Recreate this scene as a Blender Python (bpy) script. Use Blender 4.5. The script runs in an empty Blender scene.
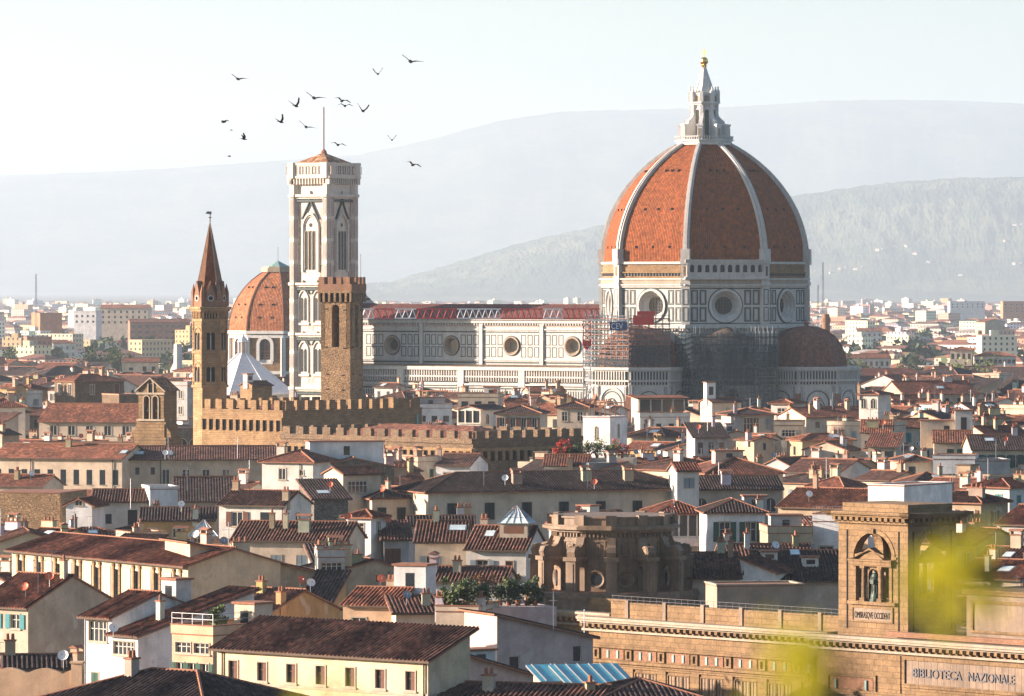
import bpy, math, random
from mathutils import noise as mnoise
from mathutils import Matrix, Vector
R = math.radians
C = bpy.context.scene.collection
sc = bpy.context.scene
# ------------------------------------------------------------------ camera
F, HY, ZC = 5390.0, 286.0, 55.0          # focal length in px, horizon row, eye height (m)
cam = bpy.data.objects.new('camera', bpy.data.cameras.new('camera')); C.objects.link(cam); sc.camera = cam
cam.location = (0, 0, ZC); cam.rotation_euler = (R(90), 0, 0)
cd = cam.data; cd.sensor_width = 36.0; cd.lens = 36.0 * F / 1024.0
cd.shift_y = -(348.0 - HY) / 1024.0
cd.clip_start = 0.5; cd.clip_end = 60000
cd.dof.use_dof = True; cd.dof.focus_distance = 900; cd.dof.aperture_fstop = 4.0
# ------------------------------------------------------------------ sky, sun, exposure
SUN_PHI, SUN_EL = -92.0, 13.0            # azimuth from the camera's back towards +X (deg), elevation
w = bpy.data.worlds.new('World'); sc.world = w; w.use_nodes = True
nt = w.node_tree; bg = nt.nodes['Background']
sky = nt.nodes.new('ShaderNodeTexSky'); sky.sky_type = 'NISHITA'; sky.sun_disc = False
sky.sun_elevation = R(SUN_EL); sky.sun_rotation = R(180 - SUN_PHI) % (2 * math.pi)
sky.air_density = 1.0; sky.dust_density = 1.3; sky.ozone_density = 2.5; sky.altitude = 100
nt.links.new(sky.outputs[0], bg.inputs[0]); bg.inputs[1].default_value = 0.06
sun = bpy.data.objects.new('sun', bpy.data.lights.new('sun', 'SUN')); C.objects.link(sun)
sun.data.energy = 5.0; sun.data.angle = R(0.5); sun.data.color = (1.0, 0.79, 0.64)
_sd = Vector((math.sin(R(SUN_PHI)) * math.cos(R(SUN_EL)), -math.cos(R(SUN_PHI)) * math.cos(R(SUN_EL)), math.sin(R(SUN_EL))))
sun.rotation_euler = _sd.to_track_quat('Z', 'Y').to_euler()
sc.view_settings.view_transform = 'Standard'; sc.view_settings.look = 'None'
sc.view_settings.exposure = 2.0; sc.view_settings.gamma = 1.0; sc.view_settings.use_curve_mapping = False
sc.render.engine = 'CYCLES'
cy = sc.cycles
cy.max_bounces = 6; cy.diffuse_bounces = 3; cy.glossy_bounces = 2; cy.transmission_bounces = 3; cy.volume_bounces = 3
cy.transparent_max_bounces = 12; cy.caustics_reflective = False; cy.caustics_refractive = False
cy.use_denoising = True
try: cy.denoiser = 'OPENIMAGEDENOISE'
except Exception: pass
HAZE_DENSITY, HAZE_COLOR, HAZE_G = 3.8e-5, (0.69, 0.825, 0.945, 1), 0.35
random.seed(11)
rnd = random.Random(5)
# ------------------------------------------------------------------ helpers
def WX(px, D): return (px - 512.0) * D / F
def WZ(py, D): return ZC - (py - HY) * D / F
def PX(p): return 512 + F * p[0] / p[1], HY + F * (ZC - p[2]) / p[1]

class MB:
    """collects faces; build() links them as one mesh object"""
    def __init__(s): s.v = []; s.f = []; s.m = []; s.uv = []; s.T = None; s.has_uv = False
    def face(s, pts, m=0, uv=None):
        b = len(s.v)
        if s.T is not None: pts = [s.T @ Vector(p) for p in pts]
        s.v.extend([tuple(p) for p in pts]); s.f.append(tuple(range(b, b + len(pts)))); s.m.append(m)
        if uv: s.has_uv = True
        s.uv.append(uv)
    def box(s, x0, x1, y0, y1, z0, z1, m=0, bottom=True, top=True):
        a = [(x0, y0, z0), (x1, y0, z0), (x1, y1, z0), (x0, y1, z0), (x0, y0, z1), (x1, y0, z1), (x1, y1, z1), (x0, y1, z1)]
        fs = [(0, 1, 5, 4), (1, 2, 6, 5), (2, 3, 7, 6), (3, 0, 4, 7)]
        if top: fs.append((4, 5, 6, 7))
        if bottom: fs.append((3, 2, 1, 0))
        for f in fs: s.face([a[i] for i in f], m)
    def prism(s, poly, z0, z1, m=0, top=True, bottom=False, mt=None):
        n = len(poly)
        for i in range(n):
            a, b = poly[i], poly[(i + 1) % n]
            s.face([(a[0], a[1], z0), (b[0], b[1], z0), (b[0], b[1], z1), (a[0], a[1], z1)], m)
        if top: s.face([(p[0], p[1], z1) for p in poly], m if mt is None else mt)
        if bottom: s.face([(p[0], p[1], z0) for p in reversed(poly)], m)
    def extrude(s, poly, y0, y1, m=0):
        """poly in x,z (counter-clockwise seen from -y), extruded from y0 (front) to y1"""
        n = len(poly)
        s.face([(p[0], y0, p[1]) for p in poly], m)
        s.face([(p[0], y1, p[1]) for p in reversed(poly)], m)
        for i in range(n):
            a, b = poly[i], poly[(i + 1) % n]
            s.face([(a[0], y0, a[1]), (a[0], y1, a[1]), (b[0], y1, b[1]), (b[0], y0, b[1])], m)
    def tube(s, p, q, r, n=5, m=0, r2=None, caps=True):
        p, q = Vector(p), Vector(q); d = (q - p)
        if d.length < 1e-6: return
        d.normalize(); a = d.orthogonal().normalized(); b = d.cross(a)
        r2 = r if r2 is None else r2
        P = [p + (a * math.cos(6.28318 * i / n) + b * math.sin(6.28318 * i / n)) * r for i in range(n)]
        Q = [q + (a * math.cos(6.28318 * i / n) + b * math.sin(6.28318 * i / n)) * r2 for i in range(n)]
        for i in range(n):
            j = (i + 1) % n
            if r2 > 1e-4: s.face([P[i], P[j], Q[j], Q[i]], m)
            else: s.face([P[i], P[j], q], m)
        if caps:
            s.face(list(reversed(P)), m)
            if r2 > 1e-4: s.face(Q, m)
    def lathe(s, prof, n, m=0, ph=0.0, cx=0, cy=0, a0=0, a1=360, uvs=None, cap=False):
        full = abs(a1 - a0) >= 359.9
        A = [R(a0 + ph + (a1 - a0) * i / n) for i in range(n + 1)]
        sl = 0
        for k in range(len(prof) - 1):
            (ra, za), (rb, zb) = prof[k], prof[k + 1]
            dl = math.hypot(rb - ra, zb - za)
            for i in range(n):
                c0, s0, c1, s1 = math.cos(A[i]), math.sin(A[i]), math.cos(A[i + 1]), math.sin(A[i + 1])
                pts = [(cx + ra * c0, cy + ra * s0, za), (cx + ra * c1, cy + ra * s1, za), (cx + rb * c1, cy + rb * s1, zb), (cx + rb * c0, cy + rb * s0, zb)]
                wa = ra * abs(A[i + 1] - A[i]); wb = rb * abs(A[i + 1] - A[i]); u0 = i * 40.0
                uv = [(u0 - wa / 2, sl), (u0 + wa / 2, sl), (u0 + wb / 2, sl + dl), (u0 - wb / 2, sl + dl)]
                if rb < 1e-4: pts, uv = pts[:3], uv[:3]
                elif ra < 1e-4: pts, uv = [pts[0]] + pts[2:], [uv[0]] + uv[2:]
                s.face(pts, m, uv)
            sl += dl
    def build(s, name, mats, parent=None, smooth=False):
        me = bpy.data.meshes.new(name); me.from_pydata(s.v, [], s.f)
        if not isinstance(mats, (list, tuple)): mats = [mats]
        for k in mats: me.materials.append(k)
        if len(mats) > 1: me.polygons.foreach_set('material_index', s.m)
        if s.has_uv:
            L = me.uv_layers.new(name='UVMap'); flat = []
            for f, u in zip(s.f, s.uv):
                for i in range(len(f)): flat += (u[i] if u else (0.0, 0.0))
            L.data.foreach_set('uv', flat)
        if smooth: me.polygons.foreach_set('use_smooth', [True] * len(s.f))
        me.update()
        return link(name, me, parent)
def link(name, me, parent=None, loc=None, rz=None):
    o = bpy.data.objects.new(name, me); C.objects.link(o)
    if parent is not None: o.parent = parent
    if loc is not None: o.location = loc
    if rz is not None: o.rotation_euler = (0, 0, rz)
    return o
def thing(name, label, cat, loc=(0, 0, 0), rz=0.0, group=None):
    o = link(name, None, None, loc, R(rz)); return tag(o, label, cat, group)
def tag(o, label=None, cat=None, group=None, kind=None):
    if label: o['label'] = label
    if cat: o['category'] = cat
    if group: o['group'] = group
    if kind: o['kind'] = kind
    return o
def faceT(cx, cy, phi, ap=0.0):
    """frame of a vertical face: x to the right seen from outside, outward = -y, normal (sin phi, -cos phi)"""
    a = R(phi)
    return Matrix.Translation((cx + math.sin(a) * ap, cy - math.cos(a) * ap, 0)) @ Matrix.Rotation(a, 4, 'Z')
def ngon(n, r, ph=0.0, cx=0, cy=0): return [(cx + r * math.cos(R(ph + 360.0 * i / n)), cy + r * math.sin(R(ph + 360.0 * i / n))) for i in range(n)]
def frame(mb, x0, x1, z0, z1, t, out, m, back=0.02):
    mb.box(x0, x1, -out, back, z1 - t, z1, m); mb.box(x0, x1, -out, back, z0, z0 + t, m)
    mb.box(x0, x0 + t, -out, back, z0 + t, z1 - t, m); mb.box(x1 - t, x1, -out, back, z0 + t, z1 - t, m)
def wall_hole(mb, x0, x1, z0, z1, cx, cz, r, m=0, n=32):
    def edge(a):
        dx, dz = math.cos(a), math.sin(a); t = 1e9
        if dx > 1e-9: t = min(t, (x1 - cx) / dx)
        if dx < -1e-9: t = min(t, (x0 - cx) / dx)
        if dz > 1e-9: t = min(t, (z1 - cz) / dz)
        if dz < -1e-9: t = min(t, (z0 - cz) / dz)
        return (cx + dx * t, 0, cz + dz * t)
    angs = [2 * math.pi * i / n for i in range(n)] + [math.atan2(z - cz, x - cx) % (2 * math.pi) for x in (x0, x1) for z in (z0, z1)]
    angs = sorted(angs); angs.append(angs[0] + 2 * math.pi)
    for a, b in zip(angs, angs[1:]):
        if b - a < 1e-6: continue
        mb.face([edge(a), (cx + r * math.cos(a), 0, cz + r * math.sin(a)), (cx + r * math.cos(b), 0, cz + r * math.sin(b)), edge(b)][::-1], m)
def funnel(mb, cx, cz, rings, m, n=32):
    """rings: (radius, y) going inwards"""
    for (ra, ya), (rb, yb) in zip(rings, rings[1:]):
        for i in range(n):
            a, b = 2 * math.pi * i / n, 2 * math.pi * (i + 1) / n
            mb.face([(cx + ra * math.cos(a), ya, cz + ra * math.sin(a)), (cx + ra * math.cos(b), ya, cz + ra * math.sin(b)),
                     (cx + rb * math.cos(b), yb, cz + rb * math.sin(b)), (cx + rb * math.cos(a), yb, cz + rb * math.sin(a))], m)
def disc(mb, cx, cz, r, y, m, n=32): mb.face([(cx + r * math.cos(2 * math.pi * i / n), y, cz + r * math.sin(2 * math.pi * i / n)) for i in range(n)], m)
def arch_pts(cx, z0, w, h, n=10, point=0.0):
    r = w / 2; P = [(cx - r, z0), (cx + r, z0)]; zs = z0 + h - r * (1 + point)
    for i in range(n + 1):
        a = math.pi * i / n
        k = 1 + point * math.sin(a) ** 3
        P.append((cx + r * math.cos(a), zs + r * math.sin(a) * k))
    return P
def arch_face(mb, cx, z0, w, h, y, m, point=0.0): mb.face([(p[0], y, p[1]) for p in arch_pts(cx, z0, w, h, 10, point)], m)
def arch_trim(mb, cx, z0, w, h, t, out, m, point=0.0, n=10):
    """raised band round an arched opening"""
    I = arch_pts(cx, z0, w, h, n, point)[1:]; O = arch_pts(cx, z0, w + 2 * t, h + t, n, point)[1:]
    I = I + [(cx - w / 2, z0)]; O = O + [(cx - w / 2 - t, z0)]
    for i in range(len(I) - 1):
        a, b, c, d = I[i], O[i], O[i + 1], I[i + 1]
        mb.face([(a[0], -out, a[1]), (b[0], -out, b[1]), (c[0], -out, c[1]), (d[0], -out, d[1])], m)
        mb.face([(b[0], 0, b[1]), (c[0], 0, c[1]), (c[0], -out, c[1]), (b[0], -out, b[1])], m)
        mb.face([(a[0], -out, a[1]), (d[0], -out, d[1]), (d[0], 0.05, d[1]), (a[0], 0.05, a[1])], m)
def arch_wall(mb, x0, x1, z0, z1, arches, y0, y1, m=0, mr=None, n=10):
    """wall slab y0..y1 pierced by round arches (cx, zbase, w, h); all arches open through"""
    mr = m if mr is None else mr
    arches = sorted(arches); xs = x0
    def slab(a, b, c, d):
        if b - a > 1e-5 and d - c > 1e-5:
            for y, rev in ((y0, 0), (y1, 1)):
                P = [(a, y, c), (b, y, c), (b, y, d), (a, y, d)]
                mb.face(P[::-1] if rev else P, m)
    for (cx, zb, w_, h_) in arches:
        a, b = cx - w_ / 2, cx + w_ / 2
        slab(xs, a, z0, z1); slab(a, b, z0, zb)
        r = w_ / 2; zs = zb + h_ - r
        for i in range(n):
            t0, t1 = math.pi - math.pi * i / n, math.pi - math.pi * (i + 1) / n
            p, q = (cx + r * math.cos(t0), zs + r * math.sin(t0)), (cx + r * math.cos(t1), zs + r * math.sin(t1))
            for y, rev in ((y0, 0), (y1, 1)):
                P = [(p[0], y, p[1]), (q[0], y, q[1]), (q[0], y, z1), (p[0], y, z1)]
                mb.face(P[::-1] if rev else P, m)
            mb.face([(p[0], y0, p[1]), (p[0], y1, p[1]), (q[0], y1, q[1]), (q[0], y0, q[1])], mr)
        mb.face([(a, y0, zb), (a, y1, zb), (a, y1, zs), (a, y0, zs)], mr); mb.face([(b, y0, zb), (b, y0, zs), (b, y1, zs), (b, y1, zb)], mr)
        mb.face([(a, y0, zb), (b, y0, zb), (b, y1, zb), (a, y1, zb)], mr)
        xs = b
    slab(xs, x1, z0, z1)
    mb.face([(x0, y0, z1), (x1, y0, z1), (x1, y1, z1), (x0, y1, z1)], m)
    mb.face([(x0, y0, z0), (x0, y0, z1), (x0, y1, z1), (x0, y1, z0)], m); mb.face([(x1, y0, z0), (x1, y1, z0), (x1, y1, z1), (x1, y0, z1)], m)
# ------------------------------------------------------------------ materials
MAT = {}
class N:
    def __init__(s, name, rough=0.85, metal=0.0):
        s.mat = bpy.data.materials.new(name); s.mat.use_nodes = True; s.t = s.mat.node_tree
        s.b = s.t.nodes['Principled BSDF']; s.b.inputs['Roughness'].default_value = rough; s.b.inputs['Metallic'].default_value = metal
        s.b.inputs['Specular IOR Level'].default_value = 0.3
        MAT[name] = s.mat
    def n(s, t, **k):
        x = s.t.nodes.new('ShaderNode' + t)
        for a, b in k.items(): setattr(x, a, b)
        return x
    def l(s, a, b): s.t.links.new(a, b)
    def val(s, op, a, b=None, clamp=False):
        x = s.n('Math', operation=op); x.use_clamp = clamp
        for i, q in enumerate((a, b)):
            if q is None: continue
            if isinstance(q, (int, float)): x.inputs[i].default_value = q
            else: s.l(q, x.inputs[i])
        return x.outputs[0]
    def mix(s, fac, a, b, mode='MIX'):
        x = s.n('MixRGB', blend_type=mode)
        for i, q in zip((0, 1, 2), (fac, a, b)):
            if isinstance(q, (int, float)): x.inputs[i].default_value = q
            elif isinstance(q, (tuple, list)): x.inputs[i].default_value = (q[0], q[1], q[2], 1)
            else: s.l(q, x.inputs[i])
        return x.outputs[0]
    def ramp(s, x, stops):
        r = s.n('ValToRGB'); s.l(x, r.inputs[0]); e = r.color_ramp.elements
        while len(e) < len(stops): e.new(0.5)
        for q, (p, c) in zip(e, stops):
            q.position = p; q.color = (c[0], c[1], c[2], 1) if isinstance(c, (tuple, list)) else (c, c, c, 1)
        return r.outputs[0]
    def noise(s, co, scale, detail=3, rough=0.6, vec=None):
        x = s.n('TexNoise'); x.inputs['Scale'].default_value = scale; x.inputs['Detail'].default_value = detail; x.inputs['Roughness'].default_value = rough
        if vec is not None:
            m = s.n('Mapping'); m.inputs['Scale'].default_value = vec; s.l(co, m.inputs[0]); co = m.outputs[0]
        s.l(co, x.inputs['Vector']); return x.outputs['Fac']
    def obj(s): return s.n('TexCoord').outputs['Object']
    def bump(s, h, dist=0.05, strength=0.6):
        x = s.n('Bump'); x.inputs['Distance'].default_value = dist; x.inputs['Strength'].default_value = strength
        s.l(h, x.inputs['Height']); s.l(x.outputs[0], s.b.inputs['Normal'])
    def col(s, c):
        if isinstance(c, (tuple, list)): s.b.inputs['Base Color'].default_value = (c[0], c[1], c[2], 1)
        else: s.l(c, s.b.inputs['Base Color'])
        return s.mat
def flat(name, c, rough=0.8, metal=0.0, var=0.25, scale=1.2):
    n = N(name, rough, metal)
    k = n.ramp(n.noise(n.obj(), scale, 4), [(0.3, 1 - var), (0.7, 1.0)])
    return n.col(n.mix(1.0, c, k, 'MULTIPLY'))
def mk_plaster(name='plaster', tint=False):
    n = N(name, 0.9); o = n.obj(); oi = n.n('Attribute') if tint else n.n('ObjectInfo')
    if tint: oi.attribute_name = 'tint'
    big = n.ramp(n.noise(o, 0.35, 5, 0.65), [(0.32, 0.66), (0.62, 1.0)]); rep_ = n.ramp(n.noise(o, 0.5, 1, 0.4), [(0.30, 1.0), (0.34, 0.0)])
    streak = n.ramp(n.noise(o, 1.0, 4, 0.7, (1.3, 1.3, 0.12)), [(0.3, 0.86), (0.58, 1.0)])
    fine = n.ramp(n.noise(o, 6.0, 3), [(0.25, 0.86), (0.7, 1.05)])
    patch = n.ramp(n.noise(o, 0.7, 2, 0.5), [(0.66, 0.0), (0.72, 1.0)])
    c = n.mix(1, oi.outputs['Color'], big, 'MULTIPLY'); c = n.mix(1, c, streak, 'MULTIPLY'); c = n.mix(1, c, fine, 'MULTIPLY')
    c = n.mix(n.val('MULTIPLY', patch, 0.5), c, (0.36, 0.30, 0.23))
    c = n.mix(n.val('MULTIPLY', rep_, 0.35), c, (0.55, 0.50, 0.43)); n.bump(n.noise(o, 9.0, 4), 0.02, 0.5); return n.col(c)
def mk_tile(name, period, row, soft=False, tint=False):
    n = N(name, 0.88); uvn = n.n('TexCoord').outputs['UV']; oi = n.n('ObjectInfo'); oc = oi.outputs['Color']
    if tint: at = n.n('Attribute'); at.attribute_name = 'tint'; oc = at.outputs['Color']
    sp = n.n('SeparateXYZ'); n.l(uvn, sp.inputs[0])
    cu = n.val('FLOOR', n.val('DIVIDE', sp.outputs[0], period)); cv = n.val('FLOOR', n.val('DIVIDE', sp.outputs[1], row))
    cb = n.n('CombineXYZ'); n.l(cu, cb.inputs[0]); n.l(cv, cb.inputs[1]); n.l(n.val('MULTIPLY', oi.outputs['Random'], 57.0), cb.inputs[2])
    wn = n.n('TexWhiteNoise', noise_dimensions='3D'); n.l(cb.outputs[0], wn.inputs['Vector'])
    pal = n.ramp(wn.outputs['Value'], [(0.0, 0.72), (0.5, 1.0), (1.0, 1.3)] if soft else [(0.0, 0.42), (0.35, 0.8), (0.65, 1.0), (0.85, 1.25), (1.0, 1.9)])
    hue = n.ramp(wn.outputs['Color'], [(0.0, (1, 0.85, 0.78)), (0.6, (1, 1, 1)), (1.0, (0.85, 1.12, 1.25))])
    o = n.obj()
    moss = n.ramp(n.noise(o, 0.22, 5, 0.7), [(0.3, 0.8), (0.7, 1.08)] if soft else [(0.36, 0.5), (0.64, 1.12)])
    pat = n.ramp(n.noise(o, 0.9, 3, 0.6), [(0.35, 0.72), (0.65, 1.1)])
    c = n.mix(1, oc, pal, 'MULTIPLY'); c = n.mix(0.8, c, hue, 'MULTIPLY'); c = n.mix(1, c, moss, 'MULTIPLY'); c = n.mix(1, c, pat, 'MULTIPLY')
    if not soft: c = n.mix(n.val('MULTIPLY', n.ramp(n.noise(o, 1.1, 5, 0.75), [(0.54, 0.0), (0.72, 1.0)]), 0.55), c, (0.15, 0.115, 0.08))
    gu = n.val('ABSOLUTE', n.val('SINE', n.val('MULTIPLY', sp.outputs[0], math.pi / period)))
    gv = n.val('FRACT', n.val('DIVIDE', sp.outputs[1], row))
    n.bump(n.val('ADD', gu, n.val('MULTIPLY', gv, 0.5)), 0.09, 1.0)
    return n.col(c)
def mk_stone(name, c1, c2, mortar, bw, bh, rubble=False, ax=0):
    n = N(name, 0.92); o = n.obj()
    if rubble:
        v = n.n('TexVoronoi'); v.inputs['Scale'].default_value = 1.0 / bw; n.l(o, v.inputs['Vector'])
        m = n.n('Mapping'); m.inputs['Scale'].default_value = (1, 1, 1.6); n.l(o, m.inputs[0]); n.l(m.outputs[0], v.inputs['Vector'])
        d = n.n('TexVoronoi', feature='DISTANCE_TO_EDGE'); d.inputs['Scale'].default_value = 1.0 / bw; n.l(m.outputs[0], d.inputs['Vector'])
        c = n.mix(v.outputs['Color'], c1, c2); e = n.ramp(d.outputs['Distance'], [(0.0, 0.0), (0.12, 1.0)])
        c = n.mix(e, mortar, c); h = e
    else:
        # blocks laid in courses; works on any vertical face through x+y
        sp = n.n('SeparateXYZ'); n.l(o, sp.inputs[0]); cb = n.n('CombineXYZ')
        n.l(n.val('ADD', sp.outputs[0], n.val('MULTIPLY', sp.outputs[1], 0.83)), cb.inputs[0]); n.l(sp.outputs[2], cb.inputs[1])
        b = n.n('TexBrick'); b.inputs['Scale'].default_value = 1.0; b.inputs['Brick Width'].default_value = bw; b.inputs['Row Height'].default_value = bh
        b.inputs['Mortar Size'].default_value = bh * 0.05; b.inputs['Bias'].default_value = -0.1
        for i, q in zip(('Color1', 'Color2', 'Mortar'), (c1, c2, mortar)): b.inputs[i].default_value = (*q, 1)
        n.l(cb.outputs[0], b.inputs['Vector']); c = b.outputs['Color']; h = n.val('SUBTRACT', 1.0, b.outputs['Fac'])
    k = n.ramp(n.noise(o, 0.5, 5, 0.7), [(0.3, 0.62), (0.68, 1.08)]); f = n.ramp(n.noise(o, 4.0, 4), [(0.25, 0.8), (0.75, 1.1)])
    c = n.mix(1, c, k, 'MULTIPLY'); c = n.mix(1, c, f, 'MULTIPLY')
    hh = n.val('ADD', h, n.noise(o, 3.0, 4)); n.bump(hh, 0.08, 0.9); return n.col(c)
def mk_marble(name, c, var=0.7):
    n = N(name, 0.6); o = n.obj()
    k = n.ramp(n.noise(o, 0.4, 5, 0.65), [(0.3, var), (0.65, 1.0)]); s_ = n.ramp(n.noise(o, 1.0, 4, 0.7, (1.0, 1.0, 0.1)), [(0.3, var), (0.6, 1.0)])
    f = n.ramp(n.noise(o, 3.0, 3), [(0.3, 0.85), (0.7, 1.05)])
    return n.col(n.mix(1, n.mix(1, n.mix(1, c, k, 'MULTIPLY'), s_, 'MULTIPLY'), f, 'MULTIPLY'))
def mk_glass(name, c, rough=0.12):
    n = N(name, rough); n.b.inputs['Specular IOR Level'].default_value = 0.6
    return n.col(n.mix(n.noise(n.obj(), 0.9, 2), c, tuple(min(1, q * 2.2) for q in c)))
mk_plaster(); mk_plaster('plaster_varied', True); mk_tile('roof_tile', 0.42, 0.45); mk_tile('roof_tile_varied', 0.42, 0.45, False, True); mk_tile('dome_tile', 0.5, 0.6, True); mk_tile('slab_tile', 2.2, 0.9)
flat('terracotta', (0.30, 0.135, 0.08), 0.9, 0, 0.4, 3); flat('eave_wood', (0.10, 0.07, 0.05)); flat('trim_stone', (0.42, 0.36, 0.28), 0.9, 0, 0.3)
mk_glass('window_glass', (0.012, 0.016, 0.02)); flat('frame_white', (0.62, 0.58, 0.5)); flat('frame_brown', (0.16, 0.07, 0.04))
flat('shutter_green', (0.03, 0.085, 0.06)); flat('shutter_teal', (0.05, 0.22, 0.24)); flat('shutter_brown', (0.13, 0.06, 0.04)); flat('shutter_grey', (0.20, 0.25, 0.28)); flat('shutter_dark', (0.025, 0.03, 0.03))
flat('metal_grey', (0.30, 0.31, 0.33), 0.45, 0.6); flat('metal_dark', (0.07, 0.07, 0.08), 0.5, 0.4); flat('white_paint', (0.74, 0.74, 0.72), 0.6, 0, 0.12)
flat('scaffold_steel', (0.11, 0.14, 0.16), 0.6); flat('red_paint', (0.55, 0.045, 0.035), 0.55, 0, 0.2); flat('dish_orange', (0.55, 0.13, 0.06), 0.5, 0, 0.1); flat('black_matte', (0.006, 0.006, 0.008), 1.0)
mk_marble('marble_white', (0.53, 0.51, 0.47), 0.78); mk_marble('marble_green', (0.05, 0.075, 0.075), 0.7); mk_marble('marble_pink', (0.50, 0.38, 0.33), 0.75); mk_marble('marble_bright', (0.66, 0.64, 0.60), 0.85)
mk_marble('lead_white', (0.64, 0.65, 0.67), 0.85)
mk_stone('rubble_brown', (0.27, 0.175, 0.10), (0.16, 0.11, 0.07), (0.13, 0.10, 0.075), 0.55, 0.3, True)
mk_stone('rubble_dark', (0.14, 0.13, 0.11), (0.22, 0.19, 0.15), (0.09, 0.08, 0.07), 0.6, 0.3, True)
mk_stone('pietraforte', (0.33, 0.21, 0.105), (0.25, 0.155, 0.08), (0.16, 0.10, 0.065), 0.8, 0.36)
mk_stone('library_stone', (0.27, 0.172, 0.088), (0.21, 0.135, 0.07), (0.185, 0.12, 0.066), 1.3, 0.6)
mk_stone('brick_old', (0.34, 0.17, 0.10), (0.26, 0.14, 0.085), (0.30, 0.24, 0.18), 0.5, 0.16)
mk_marble('rotunda_stone', (0.27, 0.185, 0.12), 0.55); mk_marble('marble_cream', (0.60, 0.535, 0.455), 0.85); mk_stone('tan_stone', (0.44, 0.29, 0.15), (0.35, 0.22, 0.115), (0.22, 0.14, 0.085), 0.7, 0.34); mk_stone('rubble_tan', (0.43, 0.28, 0.145), (0.29, 0.185, 0.10), (0.20, 0.13, 0.08), 0.5, 0.3, True)
mk_marble('cornice_stone', (0.36, 0.29, 0.21), 0.75)
n_ = N('gold', 0.25, 1.0); n_.col((0.85, 0.55, 0.14)); n_ = N('bronze', 0.5, 0.6); n_.col((0.035, 0.05, 0.042))
mk_glass('glass_teal', (0.03, 0.20, 0.25), 0.25); mk_glass('glass_pale', (0.32, 0.38, 0.38), 0.3)
flat('blue_sign', (0.02, 0.06, 0.16), 0.5, 0, 0.1); flat('copper_green', (0.22, 0.36, 0.33), 0.7)
def mk_leaf(name, c, var=0.5, tr=0.0):
    n = N(name, 0.7); oi = n.n('ObjectInfo'); g = n.n('NewGeometry')
    k = n.ramp(g.outputs['Random Per Island'], [(0.0, 1 - var), (1.0, 1 + var)])
    n.col(n.mix(1, c, k, 'MULTIPLY'))
    if tr:
        tb = n.n('BsdfTranslucent'); n.l(n.mix(1, c, k, 'MULTIPLY'), tb.inputs[0]); ms = n.n('MixShader'); ms.inputs[0].default_value = tr
        n.l(n.b.outputs[0], ms.inputs[1]); n.l(tb.outputs[0], ms.inputs[2]); n.l(ms.outputs[0], n.t.nodes['Material Output'].inputs[0])
mk_leaf('leaf_dark', (0.045, 0.065, 0.025)); mk_leaf('leaf_mid', (0.085, 0.11, 0.03)); mk_leaf('leaf_yellow', (0.62, 0.56, 0.03), 0.3, 0.6); mk_leaf('flower_red', (0.45, 0.05, 0.03)); mk_leaf('leaf_dry', (0.20, 0.10, 0.05))
flat('bark', (0.09, 0.065, 0.045))
def mk_net():
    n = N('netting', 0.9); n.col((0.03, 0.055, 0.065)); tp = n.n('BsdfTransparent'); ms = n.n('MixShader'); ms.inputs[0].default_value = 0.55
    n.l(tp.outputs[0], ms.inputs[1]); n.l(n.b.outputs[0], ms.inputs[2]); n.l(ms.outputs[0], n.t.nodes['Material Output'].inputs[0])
mk_net()
def mk_ground():
    n = N('ground_mat', 0.95); o = n.obj()
    n.col(n.ramp(n.noise(o, 0.02, 6, 0.7), [(0.3, (0.05, 0.05, 0.045)), (0.55, (0.10, 0.09, 0.075)), (0.75, (0.05, 0.07, 0.03))]))
mk_ground()
def mk_hill():
    n = N('hill_mat', 0.95); o = n.obj()
    a = n.noise(o, 0.0016, 7, 0.68); b = n.noise(o, 0.02, 4, 0.7)
    c = n.ramp(a, [(0.36, (0.02, 0.035, 0.018)), (0.5, (0.045, 0.065, 0.03)), (0.58, (0.12, 0.12, 0.06)), (0.7, (0.05, 0.07, 0.035))])
    n.col(n.mix(1, c, n.ramp(b, [(0.3, 0.55), (0.7, 1.25)]), 'MULTIPLY'))
mk_hill()
def mk_city():
    """plaster blocks with rows of windows far away; u,v in metres"""
    n = N('city_wall', 0.9); uv = n.n('TexCoord').outputs['UV']; sp = n.n('SeparateXYZ'); n.l(uv, sp.inputs[0])
    at = n.n('Attribute'); at.attribute_name = 'tint'
    fu = n.val('FRACT', n.val('DIVIDE', sp.outputs[0], 3.4)); fv = n.val('FRACT', n.val('DIVIDE', sp.outputs[1], 3.3))
    a = n.val('MULTIPLY', n.val('GREATER_THAN', fu, 0.32), n.val('LESS_THAN', fu, 0.68)); b = n.val('MULTIPLY', n.val('GREATER_THAN', fv, 0.32), n.val('LESS_THAN', fv, 0.78))
    c = n.mix(n.val('MULTIPLY', a, b), at.outputs['Color'], (0.05, 0.055, 0.06)); n.col(c)
    n = N('city_roof', 0.9); at = n.n('Attribute'); at.attribute_name = 'tint'; n.col(n.mix(1, at.outputs['Color'], n.ramp(n.noise(n.obj(), 0.15, 4), [(0.3, 0.7), (0.7, 1.1)]), 'MULTIPLY'))
mk_city()
WALL = dict(cream=(0.64, 0.52, 0.39), yellow=(0.68, 0.54, 0.36), white=(0.66, 0.63, 0.57), peach=(0.62, 0.42, 0.27), ochre=(0.50, 0.33, 0.15), beige=(0.45, 0.38, 0.29), olive=(0.40, 0.335, 0.23),
            grey=(0.40, 0.40, 0.39), pink=(0.60, 0.45, 0.40), bright=(0.74, 0.73, 0.71), buff=(0.52, 0.43, 0.32), tan=(0.44, 0.33, 0.22), orange=(0.56, 0.24, 0.13), brick=(0.40, 0.18, 0.11))
WALL = {a: tuple(q * 0.93 for q in b) for a, b in WALL.items()}
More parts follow.
